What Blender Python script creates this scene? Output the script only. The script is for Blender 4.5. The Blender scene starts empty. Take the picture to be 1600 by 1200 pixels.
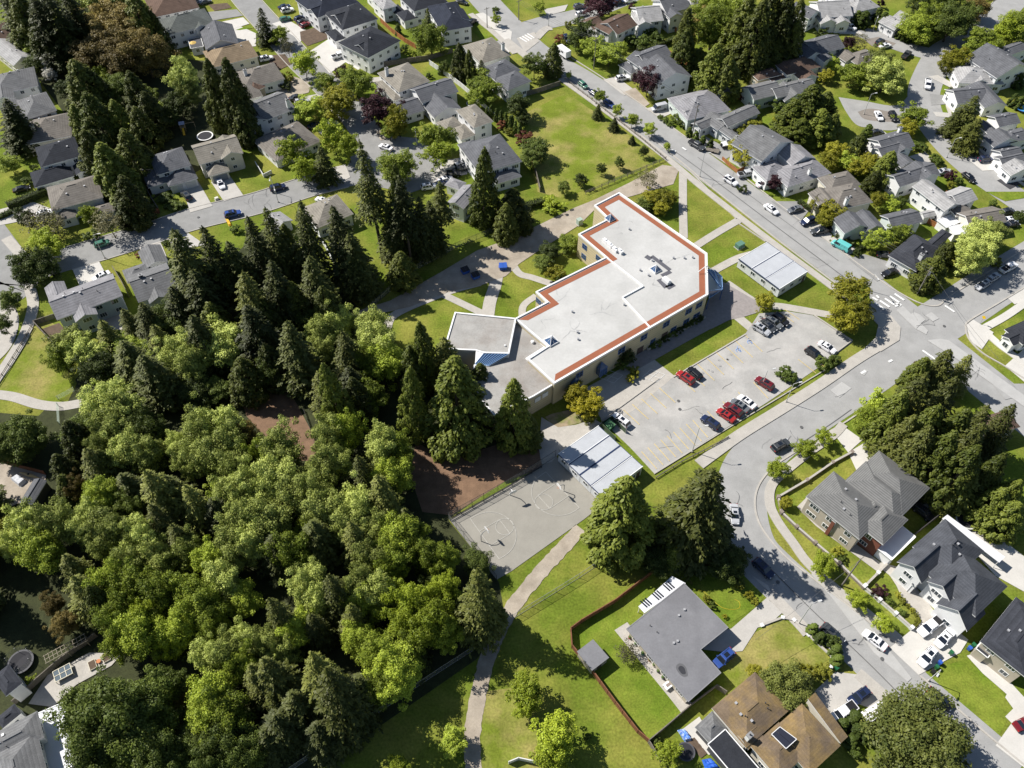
import bpy, math, random
import numpy as np
from mathutils import Vector, Matrix

# ------------------------------------------------------------------ camera, sky, sun
random.seed(7)
sc = bpy.context.scene
COL = sc.collection
H, F, PITCH, ROLL = 150.0, 1280.0, math.radians(51.15), math.radians(0.2)
_f = np.array([0, math.cos(PITCH), -math.sin(PITCH)]); _x = np.array([1.0, 0, 0]); _u = np.cross(_x, _f)
_r = math.cos(ROLL) * _x + math.sin(ROLL) * _u
_u = -math.sin(ROLL) * _x + math.cos(ROLL) * _u
CM = np.array([_r, _u, _f])
cam = bpy.data.objects.new('camera', bpy.data.cameras.new('camera'))
COL.objects.link(cam); sc.camera = cam
cam.data.sensor_width = 36.0; cam.data.lens = F / 1600 * 36
cam.data.clip_start = 1.0; cam.data.clip_end = 3000
cam.matrix_world = Matrix(((_r[0], _u[0], -_f[0], 0), (_r[1], _u[1], -_f[1], 0), (_r[2], _u[2], -_f[2], H), (0, 0, 0, 1)))
SUN_EL = math.radians(46); SUN_AZ = math.radians(157)        # direction towards the sun, counter-clockwise from +x
w = bpy.data.worlds.new('World'); sc.world = w; w.use_nodes = True
nt = w.node_tree
sky = nt.nodes.new('ShaderNodeTexSky'); sky.sky_type = 'NISHITA'; sky.sun_disc = False
sky.sun_elevation = SUN_EL; sky.sun_rotation = math.pi / 2 - SUN_AZ; sky.air_density = 1.0; sky.dust_density = 0.4
bg = nt.nodes['Background']; bg.inputs['Strength'].default_value = 0.066
nt.links.new(sky.outputs[0], bg.inputs[0])
sd = bpy.data.lights.new('sun', 'SUN'); sd.energy = 5.0; sd.angle = math.radians(0.5); sd.color = (1, 0.955, 0.89)
sun = bpy.data.objects.new('sun', sd); COL.objects.link(sun)
sdir = Vector((math.cos(SUN_EL) * math.cos(SUN_AZ), math.cos(SUN_EL) * math.sin(SUN_AZ), math.sin(SUN_EL)))
sun.rotation_euler = sdir.to_track_quat('Z', 'Y').to_euler(); sun.location = sdir * 200
sc.view_settings.view_transform = 'Standard'; sc.view_settings.look = 'None'
sc.view_settings.exposure = 0.47; sc.view_settings.gamma = 1
sc.render.engine = 'CYCLES'
sc.cycles.max_bounces = 5; sc.cycles.diffuse_bounces = 2; sc.cycles.transparent_max_bounces = 8

# ------------------------------------------------------------------ photo pixel -> point in the place
def at(x, y, z=0.0):
    d = CM.T @ np.array([(x - 800) / F, (600 - y) / F, 1.0])
    t = (H - z) / -d[2]
    return Vector((d[0] * t, d[1] * t, z))
def mpp(x, y, z=0.0):                                        # metres that one photo pixel spans sideways there
    return (at(x + 1, y, z) - at(x, y, z)).length
class Tile:                                                  # coordinates read off an enlarged quarter of the photo
    def __init__(s, c, r): s.x, s.y = 400 * c, 300 * r
    def __call__(s, x, y): return (s.x + x / 4, s.y + y / 4)

# ------------------------------------------------------------------ materials
MATS = {}
def mat(name, color, rough=0.8, noise=0.0, nscale=2.0, rows=0.0, rowf=3.0, metal=0.0, spec=0.3, noise2=0.0, n2scale=14.0, coord='Object', tint=None, bump=0.0, island=0.0):
    if name in MATS: return MATS[name]
    m = bpy.data.materials.new(name); m.use_nodes = True; MATS[name] = m
    n = m.node_tree.nodes; l = m.node_tree.links; b = n['Principled BSDF']
    b.inputs['Roughness'].default_value = rough; b.inputs['Metallic'].default_value = metal
    b.inputs['Specular IOR Level'].default_value = spec
    m.diffuse_color = (*color, 1)
    tc = n.new('ShaderNodeTexCoord')
    col = None
    rgb = n.new('ShaderNodeRGB'); rgb.outputs[0].default_value = (*color, 1); cur = rgb.outputs[0]
    def mul(cur, fac_out, lo, hi):
        mr = n.new('ShaderNodeMapRange'); mr.inputs['To Min'].default_value = lo; mr.inputs['To Max'].default_value = hi
        l.new(fac_out, mr.inputs['Value'])
        mx = n.new('ShaderNodeVectorMath'); mx.operation = 'MULTIPLY'
        l.new(cur, mx.inputs[0]); l.new(mr.outputs[0], mx.inputs[1]); return mx.outputs[0]
    last = None
    if tint:
        nz = n.new('ShaderNodeTexNoise'); nz.inputs['Scale'].default_value = nscale * .37; nz.inputs['Detail'].default_value = 4; nz.inputs['Roughness'].default_value = .65
        l.new(tc.outputs[coord], nz.inputs['Vector'])
        mr = n.new('ShaderNodeMapRange'); mr.inputs['From Min'].default_value = .42; mr.inputs['From Max'].default_value = .62
        l.new(nz.outputs['Fac'], mr.inputs['Value'])
        mx = n.new('ShaderNodeMix'); mx.data_type = 'RGBA'; mx.inputs['B'].default_value = (*tint, 1)
        l.new(mr.outputs[0], mx.inputs['Factor']); l.new(cur, mx.inputs['A']); cur = mx.outputs['Result']
    for amt, s in ((noise, nscale), (noise2, n2scale)):
        if amt:
            nz = n.new('ShaderNodeTexNoise'); nz.inputs['Scale'].default_value = s; nz.inputs['Detail'].default_value = 5; nz.inputs['Roughness'].default_value = .6
            l.new(tc.outputs[coord], nz.inputs['Vector']); last = nz.outputs['Fac']
            mr0 = n.new('ShaderNodeMapRange'); mr0.inputs['From Min'].default_value = .3; mr0.inputs['From Max'].default_value = .7
            l.new(nz.outputs['Fac'], mr0.inputs['Value'])
            cur = mul(cur, mr0.outputs[0], 1 - amt, 1 + amt)
    if rows:
        sep = n.new('ShaderNodeSeparateXYZ'); l.new(tc.outputs['Object'], sep.inputs[0])
        mt = n.new('ShaderNodeMath'); mt.operation = 'MULTIPLY'; mt.inputs[1].default_value = rowf; l.new(sep.outputs['Z'], mt.inputs[0])
        fr = n.new('ShaderNodeMath'); fr.operation = 'FRACT'; l.new(mt.outputs[0], fr.inputs[0])
        cur = mul(cur, fr.outputs[0], 1 - rows, 1 + rows * .4)
    if island:
        g = n.new('ShaderNodeNewGeometry'); cur = mul(cur, g.outputs['Random Per Island'], 1 - island, 1 + island)
    l.new(cur, b.inputs['Base Color'])
    if bump and last is not None:
        bp = n.new('ShaderNodeBump'); bp.inputs['Strength'].default_value = bump; bp.inputs['Distance'].default_value = .1
        l.new(last, bp.inputs['Height']); l.new(bp.outputs[0], b.inputs['Normal'])
    return m

def leafmat(name, c1, c2, trans=0.25, var=0.35):
    if name in MATS: return MATS[name]
    m = bpy.data.materials.new(name); m.use_nodes = True; MATS[name] = m
    n = m.node_tree.nodes; l = m.node_tree.links; b = n['Principled BSDF']; out = n['Material Output']
    m.diffuse_color = (*c1, 1)
    b.inputs['Roughness'].default_value = .55; b.inputs['Specular IOR Level'].default_value = .25
    g = n.new('ShaderNodeNewGeometry'); oi = n.new('ShaderNodeObjectInfo')
    tc = n.new('ShaderNodeTexCoord'); nz = n.new('ShaderNodeTexNoise'); nz.inputs['Scale'].default_value = .45; nz.inputs['Detail'].default_value = 2
    l.new(tc.outputs['Object'], nz.inputs['Vector'])
    ad = n.new('ShaderNodeMath'); ad.operation = 'MULTIPLY_ADD'; ad.inputs[1].default_value = .5; l.new(g.outputs['Random Per Island'], ad.inputs[0]); 
    ml = n.new('ShaderNodeMath'); ml.operation = 'MULTIPLY_ADD'; ml.inputs[1].default_value = 1.6; ml.inputs[2].default_value = -.55; l.new(nz.outputs['Fac'], ml.inputs[0]); l.new(ml.outputs[0], ad.inputs[2])
    mx = n.new('ShaderNodeMix'); mx.data_type = 'RGBA'; mx.inputs['A'].default_value = (*c1, 1); mx.inputs['B'].default_value = (*c2, 1); mx.clamp_factor = True
    ob = n.new('ShaderNodeMath'); ob.operation = 'MULTIPLY_ADD'; ob.inputs[1].default_value = .5; ob.inputs[2].default_value = -.25; l.new(oi.outputs['Random'], ob.inputs[0]); as_ = n.new('ShaderNodeMath'); as_.operation = 'ADD'; l.new(ad.outputs[0], as_.inputs[0]); l.new(ob.outputs[0], as_.inputs[1]); l.new(as_.outputs[0], mx.inputs['Factor'])
    mr = n.new('ShaderNodeMapRange'); mr.inputs['To Min'].default_value = 1 - var; mr.inputs['To Max'].default_value = 1 + var; l.new(oi.outputs['Random'], mr.inputs['Value'])
    vm = n.new('ShaderNodeVectorMath'); vm.operation = 'MULTIPLY'; l.new(mx.outputs['Result'], vm.inputs[0]); l.new(mr.outputs[0], vm.inputs[1])
    l.new(vm.outputs[0], b.inputs['Base Color'])
    if trans:
        t = n.new('ShaderNodeBsdfTranslucent'); l.new(vm.outputs[0], t.inputs['Color'])
        ms = n.new('ShaderNodeMixShader'); ms.inputs[0].default_value = trans
        l.new(b.outputs[0], ms.inputs[1]); l.new(t.outputs[0], ms.inputs[2]); l.new(ms.outputs[0], out.inputs['Surface'])
    return m

WHITE = mat('white_paint', (.78, .78, .77), .5)
GLASS = mat('window_glass', (.035, .05, .065), .08, spec=.8)
DARKGLASS = mat('car_glass', (.012, .016, .024), .06, spec=.8)
TYRE = mat('tyre_rubber', (.012, .012, .013), .85)
RIM = mat('wheel_metal', (.35, .36, .38), .35, metal=.6)
BARK = mat('bark', (.075, .06, .048), .9, noise=.3, nscale=3)
WOOD = mat('brown_fence_wood', (.20, .085, .045), .85, noise=.25, nscale=1.2, noise2=.2, n2scale=9)
GREYWOOD = mat('weathered_wood', (.17, .15, .125), .9, noise=.25, nscale=1.5)
METAL = mat('galvanised_metal', (.33, .34, .35), .45, metal=.5)
CONC = mat('concrete', (.41, .385, .345), .9, noise=.09, nscale=.5, noise2=.08, n2scale=4)
BLUEPLASTIC = mat('blue_plastic', (.03, .10, .42), .5)
GREENPLASTIC = mat('green_plastic', (.02, .12, .05), .5)
BLACKPLASTIC = mat('black_plastic', (.02, .02, .022), .5)
ROOFS = {k: mat('roof_' + k, c, .92, noise=.20, nscale=.55, noise2=.20, n2scale=6, rows=.22, rowf=3.6, spec=.15) for k, c in {
    'grey': (.165, .166, .168), 'slate': (.125, .128, .138), 'charcoal': (.036, .039, .047), 'dark': (.045, .048, .058), 'navy': (.03, .035, .05),
    'lightgrey': (.34, .335, .33), 'taupe': (.185, .168, .148), 'tan': (.25, .19, .125), 'brown': (.13, .088, .068), 'lavender': (.25, .245, .255),
    'slatedark': (.075, .08, .092), 'greenish': (.115, .125, .118), 'white': (.60, .60, .61), 'sand': (.245, .225, .19), 'flat': (.17, .17, .18)}.items()}
ROOFS['tile'] = mat('roof_tile', (.17, .17, .165), .75, noise=.12, nscale=.8, rows=.5, rowf=5.0)
ROOFS['ribbed'] = mat('ribbed_white_metal', (.66, .67, .70), .5, noise=.05, nscale=.5)
ROOFS['moss'] = mat('roof_brown_moss', (.155, .115, .078), .95, noise=.2, nscale=.5, noise2=.2, n2scale=6, rows=.12, rowf=5.5, tint=(.24, .165, .07))
WALLS = {k: mat('wall_' + k, c, .75, noise=.05, nscale=.6, rows=.08, rowf=4.0) for k, c in {
    'white': (.80, .80, .79), 'cream': (.68, .64, .54), 'pale': (.64, .66, .67), 'grey': (.33, .34, .35), 'tan': (.40, .34, .27),
    'blue': (.50, .56, .62), 'mint': (.58, .64, .60), 'brick': (.20, .075, .05), 'beige': (.46, .41, .33), 'dark': (.08, .08, .085), 'school': (.60, .53, .36)}.items()}

# ------------------------------------------------------------------ objects
def tag(o, label=None, cat=None, group=None, kind=None):
    if label: o['label'] = label
    if cat: o['category'] = cat
    if group: o['group'] = group
    if kind: o['kind'] = kind
    return o
def empty(name, loc, rz=0.0, label=None, cat=None, group=None):
    o = bpy.data.objects.new(name, None); COL.objects.link(o)
    o.location = loc; o.rotation_euler = (0, 0, rz); o.empty_display_size = .5
    return tag(o, label, cat, group)
def link(name, me, parent=None, loc=None, rz=0.0, scale=None):
    o = bpy.data.objects.new(name, me); COL.objects.link(o)
    if parent is not None: o.parent = parent
    if loc is not None: o.location = loc
    if rz: o.rotation_euler = (0, 0, rz)
    if scale is not None: o.scale = scale
    return o
def copy_tree(o, parent=None):
    c = o.copy(); COL.objects.link(c)
    if parent is not None: c.parent = parent
    for ch in list(o.children): copy_tree(ch, c)
    return c

class MB:
    """collects shapes for one mesh"""
    def __init__(s): s.v = []; s.f = []; s.m = []
    def add(s, vs, fs, mi=0):
        k = len(s.v); s.v += [tuple(p) for p in vs]
        for f in fs: s.f.append([i + k for i in f]); s.m.append(mi)
    def quad(s, a, b, c, d, mi=0): s.add((a, b, c, d), ((0, 1, 2, 3),), mi)
    def hexa(s, b, t, mi=0, top=None):
        s.add(list(b) + list(t), ((3, 2, 1, 0), (0, 1, 5, 4), (1, 2, 6, 5), (2, 3, 7, 6), (3, 0, 4, 7)), mi)
        s.add(list(t), ((0, 1, 2, 3),), mi if top is None else top)
    def box(s, cx, cy, cz, sx, sy, sz, rz=0.0, mi=0, top=None):
        c, n = math.cos(rz), math.sin(rz); P = []
        for z in (cz - sz / 2, cz + sz / 2):
            for x, y in ((-1, -1), (1, -1), (1, 1), (-1, 1)):
                x *= sx / 2; y *= sy / 2
                P.append((cx + x * c - y * n, cy + x * n + y * c, z))
        s.hexa(P[:4], P[4:], mi, top)
    def beam(s, p, q, wdt, hgt, mi=0):                       # straight bar between two points, upright section
        p = Vector(p); q = Vector(q); d = (q - p).normalized()
        sd = Vector((-d.y, d.x, 0)); sd = sd.normalized() if sd.length > 1e-4 else Vector((1, 0, 0))
        up = d.cross(sd) * -1 if abs(d.z) > .99 else sd.cross(d) * -1
        if abs(d.z) < .99: up = Vector((0, 0, 1)) if abs(d.z) < .3 else d.cross(sd)
        a = sd * wdt / 2; b = up * hgt / 2
        s.hexa([p - a - b, q - a - b, q + a - b, p + a - b], [p - a + b, q - a + b, q + a + b, p + a + b], mi)
    def tube(s, p, q, r0, r1=None, n=8, mi=0, cap=True):
        r1 = r0 if r1 is None else r1
        p = Vector(p); q = Vector(q); d = (q - p).normalized()
        a = d.orthogonal().normalized(); b = d.cross(a); V = []
        for c, r in ((p, r0), (q, r1)):
            for i in range(n):
                t = 2 * math.pi * i / n; V.append(c + (a * math.cos(t) + b * math.sin(t)) * r)
        F_ = [(i, (i + 1) % n, n + (i + 1) % n, n + i) for i in range(n)]
        if cap: F_ += [tuple(range(n - 1, -1, -1)), tuple(range(n, 2 * n))]
        s.add(V, F_, mi)
    def prism(s, pts, z0, z1, mi=0, top=None, bottom=False):
        ar = sum(pts[i][0] * pts[(i + 1) % len(pts)][1] - pts[(i + 1) % len(pts)][0] * pts[i][1] for i in range(len(pts)))
        if ar < 0: pts = list(reversed(pts))
        n = len(pts)
        s.add([(p[0], p[1], z0) for p in pts] + [(p[0], p[1], z1) for p in pts], [(i, (i + 1) % n, n + (i + 1) % n, n + i) for i in range(n)], mi)
        s.add([(p[0], p[1], z1) for p in pts], [tuple(range(n))], mi if top is None else top)
        if bottom: s.add([(p[0], p[1], z0) for p in pts], [tuple(range(n - 1, -1, -1))], mi)
    def dome(s, cx, cy, cz, rx, ry, rz, n=10, k=4, mi=0):
        V = []; F_ = []
        for j in range(k + 1):
            e = math.pi / 2 * j / k
            for i in range(n):
                t = 2 * math.pi * i / n; V.append((cx + rx * math.cos(e) * math.cos(t), cy + ry * math.cos(e) * math.sin(t), cz + rz * math.sin(e)))
        for j in range(k):
            for i in range(n): F_.append((j * n + i, j * n + (i + 1) % n, (j + 1) * n + (i + 1) % n, (j + 1) * n + i))
        s.add(V, F_, mi)
    def mesh(s, name, mats, smooth=False):
        me = bpy.data.meshes.new(name); me.from_pydata(s.v, [], s.f)
        for m in (mats if isinstance(mats, (list, tuple)) else [mats]): me.materials.append(m)
        me.polygons.foreach_set('material_index', s.m)
        if smooth: me.polygons.foreach_set('use_smooth', [True] * len(s.f))
        me.update(); return me
    def build(s, name, mats, parent=None, smooth=False, **k):
        return link(name, s.mesh(name, mats, smooth), parent, **k)
# ------------------------------------------------------------------ ground pieces
_zc = [0.004, 99, 0]
KW = 1.154                                                   # the widths below were measured at 130 m flying height
def zone(base, mod=99): _zc[:] = [base, mod, 0]              # start a stack of ground sheets 4 mm apart
def nextz():
    z = _zc[0] + .0041 * (_zc[2] % _zc[1]); _zc[2] += 1; return z
def smooth_line(P, k=6):
    P = [Vector(p) for p in P]; out = []
    for i in range(len(P) - 1):
        a = P[i - 1] if i else P[i] * 2 - P[i + 1]; b, c = P[i], P[i + 1]; d = P[i + 2] if i + 2 < len(P) else P[i + 1] * 2 - P[i]
        for j in range(k):
            t = j / k
            out.append(.5 * ((2 * b) + (c - a) * t + (2 * a - 5 * b + 4 * c - d) * t * t + (3 * b - a - 3 * c + d) * t ** 3))
    out.append(P[-1]); return out
def sheet(name, px, m, z=None, curve=False, h=0.0):
    """a flat piece of ground from photo pixels; h lifts it as a slab with kerb sides"""
    P = [at(*p) for p in px]
    if curve: P = smooth_line(P + [P[0]], 5)[:-1]
    z = nextz() if z is None else z
    b = MB()
    if h: b.prism([(p.x, p.y) for p in P], -.05, z + h)
    else:
        ar = sum(P[i].x * P[(i + 1) % len(P)].y - P[(i + 1) % len(P)].x * P[i].y for i in range(len(P)))
        if ar < 0: P.reverse()
        b.add([(p.x, p.y, z) for p in P], [tuple(range(len(P)))])
    return tag(b.build(name, m), kind='structure')
def ribbon(name, px, wid, m, h=0.0, off=0.0, curve=True, z=None, rag=0.0):
    """road, path or kerb along a line of photo pixels, wid metres wide, shifted off metres to its left"""
    P = [at(*p) for p in px]; wid *= KW; off *= KW
    if curve and len(P) > 2: P = smooth_line(P, 8 if not rag else 14)
    z = nextz() if z is None else z
    L = []; R_ = []
    for i, p in enumerate(P):
        d = (P[min(i + 1, len(P) - 1)] - P[max(i - 1, 0)]); d.z = 0; d.normalize(); n = Vector((-d.y, d.x, 0))
        L.append(p + n * (off + wid / 2 + random.uniform(-rag, rag))); R_.append(p + n * (off - wid / 2 + random.uniform(-rag, rag)))
    b = MB(); n = len(P); zt = z + h
    V = [(p.x, p.y, zt) for p in L] + [(p.x, p.y, zt) for p in R_]
    b.add(V, [(i, n + i, n + i + 1, i + 1) for i in range(n - 1)])
    if h:
        for S in (L, R_):
            b.add([(p.x, p.y, zt) for p in S] + [(p.x, p.y, -.05) for p in S], [(i, i + 1, n + i + 1, n + i) for i in range(n - 1)])
        for i in (0, n - 1):
            b.quad((L[i].x, L[i].y, zt), (R_[i].x, R_[i].y, zt), (R_[i].x, R_[i].y, -.05), (L[i].x, L[i].y, -.05))
    return tag(b.build(name, m), kind='structure')

# ------------------------------------------------------------------ windows and doors shared by the buildings
def _window_mesh(cols, rows=1):
    f = MB(); t = .07
    f.box(0, 0, t / 2, 1.0, .1, t); f.box(0, 0, 1 - t / 2, 1.0, .1, t)
    for i in range(cols + 1):
        x = -.5 + t / 2 + (1 - t) * i / cols
        f.box(x, 0, .5, t * (1 if i in (0, cols) else .6), .096, 1 - 2 * t)
    p = MB(); p.box(0, 0, .5, 1 - t, .05, 1 - t)
    return f.mesh('window', WHITE), p.mesh('pane', GLASS), None
WIN2 = _window_mesh(2); WIN3 = _window_mesh(3)
_w = MB(); _w.v = []; 
def _single(cols):
    f = MB(); t = .08
    f.box(0, 0, t / 2, 1.0, .1, t); f.box(0, 0, 1 - t / 2, 1.0, .1, t)
    for i in range(cols + 1):
        x = -.5 + t / 2 + (1 - t) * i / cols
        f.box(x, 0, .5, t * (1 if i in (0, cols) else .6), .096, 1 - 2 * t)
    f.box(0, 0, .5, 1 - t, .05, 1 - t, mi=1)
    return f.mesh('window', [WHITE, GLASS])
WINFAR = _single(2)
_g = MB()
for i in range(4): _g.box(0, 0, .125 + .25 * i, 1, .12, .235)
_g.box(0, -.01, .5, 1, .06, 1)
GARAGE = _g.mesh('garage_door', mat('garage_white', (.62, .62, .60), .6))
_g2 = MB()
for i in range(4): _g2.box(0, 0, .125 + .25 * i, 1, .12, .235)
_g2.box(0, -.01, .5, 1, .06, 1)
GARAGE_GREY = _g2.mesh('garage_door', mat('garage_grey', (.22, .24, .27), .6))
_d = MB(); _d.box(0, 0, .5, 1, .1, 1); _d.box(.38, -.07, .48, .06, .08, .06, mi=1)
DOOR = _d.mesh('door', [mat('door_paint', (.10, .07, .06), .6), METAL])
_v = MB(); _v.box(0, 0, .17, .34, .34, .34)
_v.box(0, 0, .37, .44, .44, .06)
VENT = _v.mesh('roof_vent', mat('vent_metal', (.42, .42, .43), .5, metal=.2))
_v = MB(); _v.tube((0, 0, -.2), (0, 0, .45), .07, n=8); _v.tube((0, 0, .45), (0, 0, .5), .12, n=8)
PIPE = _v.mesh('vent_pipe', mat('pipe_dark', (.06, .06, .065), .6))
def chimney_mesh(m):
    c = MB(); c.box(0, 0, .5, 1.0, .75, 1.0); c.box(0, 0, 1.02, 1.12, .87, .1, mi=1); c.tube((0, 0, 1.05), (0, 0, 1.25), .13, n=8, mi=2)
    return c.mesh('chimney', [m, mat('chimney_cap', (.25, .25, .25), .8), BLACKPLASTIC])

# ------------------------------------------------------------------ houses
LANDMARKS = []                                               # (phrase, photo x, photo y): used to say where trees and plants stand
def roof_shape(b, wl, x0, x1, y0, y1, e, kind, pitch, ov):
    """roof of one block: b collects roof (0) and fascia (1); wl collects wall (0)"""
    t = .2; L = x1 - x0; W = y1 - y0; zt = e + t
    C = [(x0, y0), (x1, y0), (x1, y1), (x0, y1)]
    wx0, wx1, wy0, wy1 = x0 + ov, x1 - ov, y0 + ov, y1 - ov
    WC = [(wx0, wy0), (wx1, wy0), (wx1, wy1), (wx0, wy1)]
    def fascia(cs):
        for i in range(len(cs)):
            p, q = cs[i], cs[(i + 1) % len(cs)]
            b.quad((*p, e), (*q, e), (*q, zt), (*p, zt), 1)
    if kind == 'F':
        fascia(C); b.add([(*c, zt) for c in C], [(0, 1, 2, 3)]); b.add([(*c, e) for c in C], [(3, 2, 1, 0)], 1)
        for (p, q) in ((0, 1), (1, 2), (2, 3), (3, 0)):
            b.beam((*C[p], zt + .05), (*C[q], zt + .05), .16, .1, 1)
        wl.prism(WC, 0, e, 0); return zt
    if kind in ('H', 'P'):
        if L >= W: hz = W / 2 * pitch; R0, R1 = (x0 + W / 2, (y0 + y1) / 2), (x1 - W / 2, (y0 + y1) / 2)
        else: hz = L / 2 * pitch; R0, R1 = ((x0 + x1) / 2, y0 + L / 2), ((x0 + x1) / 2, y1 - L / 2)
        z = zt + hz; c = [(*p, zt) for p in C]; r0, r1 = (*R0, z), (*R1, z)
        if L >= W: b.add(c + [r0, r1], [(0, 1, 5, 4), (1, 2, 5), (2, 3, 4, 5), (3, 0, 4)])
        else: b.add(c + [r0, r1], [(0, 1, 4), (1, 2, 5, 4), (2, 3, 5), (3, 0, 4, 5)])
        fascia(C); b.add([(*p, e) for p in C], [(3, 2, 1, 0)], 1)
        # ridge and hip caps
        for p, q in ((r0, r1),) if (Vector(r0) - Vector(r1)).length > .3 else (): b.beam(Vector(p) + Vector((0, 0, .02)), Vector(q) + Vector((0, 0, .02)), .3, .08, 0)
        wl.prism(WC, 0, e + .05, 0); return z
    if kind == 'S':                                          # lean-to, low along the first edge
        hz = W * pitch
        top = [(x0, y0, zt), (x1, y0, zt), (x1, y1, zt + hz), (x0, y1, zt + hz)]; bot = [(x0, y0, e), (x1, y0, e), (x1, y1, e + hz), (x0, y1, e + hz)]
        b.add(top, [(0, 1, 2, 3)]); b.add(bot, [(3, 2, 1, 0)], 1)
        for i in range(4): j = (i + 1) % 4; b.quad(bot[i], bot[j], top[j], top[i], 1)
        k = lambda y: e + (y - y0) * pitch - .02
        wl.add([(wx0, wy0, 0), (wx1, wy0, 0), (wx1, wy1, 0), (wx0, wy1, 0), (wx0, wy0, k(wy0)), (wx1, wy0, k(wy0)), (wx1, wy1, k(wy1)), (wx0, wy1, k(wy1))],
               [(0, 1, 5, 4), (1, 2, 6, 5), (2, 3, 7, 6), (3, 0, 4, 7)]); return zt + hz
    # gables: 'GU' ridge along the first edge, 'GV' ridge across it
    if kind == 'GU': T = lambda u, v, z: (x0 + u * L, y0 + v * W, z); span = W; run = L; o1 = ov / L; oc = ov / W
    else: T = lambda u, v, z: (x1 - v * L, y0 + u * W, z); span = L; run = W; o1 = ov / W; oc = ov / L
    hz = span / 2 * pitch; z = zt + hz
    for sgn in (0, 1):
        lo = [T(0, sgn, zt), T(1, sgn, zt)]; hi = [T(1, .5, z), T(0, .5, z)]
        lo2 = [T(0, sgn, e), T(1, sgn, e)]; hi2 = [T(1, .5, z - t), T(0, .5, z - t)]
        f = (0, 1, 2, 3) if sgn == 0 else (3, 2, 1, 0)
        b.add(lo + hi, [f], 0); b.add(lo2 + hi2, [tuple(reversed(f))], 1)
        b.quad(lo2[0], lo2[1], lo[1], lo[0], 1)
        b.quad(lo[0], lo2[0], hi2[1], hi[1], 1); b.quad(lo[1], lo2[1], hi2[0], hi[0], 1)
    b.beam(Vector(T(0.01, .5, z + .02)), Vector(T(.99, .5, z + .02)), .28, .08, 0)
    a0, a1 = T(o1, oc, 0), T(o1, 1 - oc, 0); b0, b1 = T(1 - o1, oc, 0), T(1 - o1, 1 - oc, 0)
    k = e + oc * span * pitch - .02 + .0
    pk = e + hz - .02
    up = lambda p, zz: (p[0], p[1], zz)
    m0 = T(o1, .5, pk); m1 = T(1 - o1, .5, pk)
    wl.add([a0, a1, up(a1, k), m0, up(a0, k)], [(0, 1, 2, 3, 4)]); wl.add([b0, b1, up(b1, k), m1, up(b0, k)], [(4, 3, 2, 1, 0)])
    wl.add([a0, b0, up(b0, k), up(a0, k)], [(0, 1, 2, 3)]); wl.add([a1, b1, up(b1, k), up(a1, k)], [(3, 2, 1, 0)])
    return z

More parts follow.
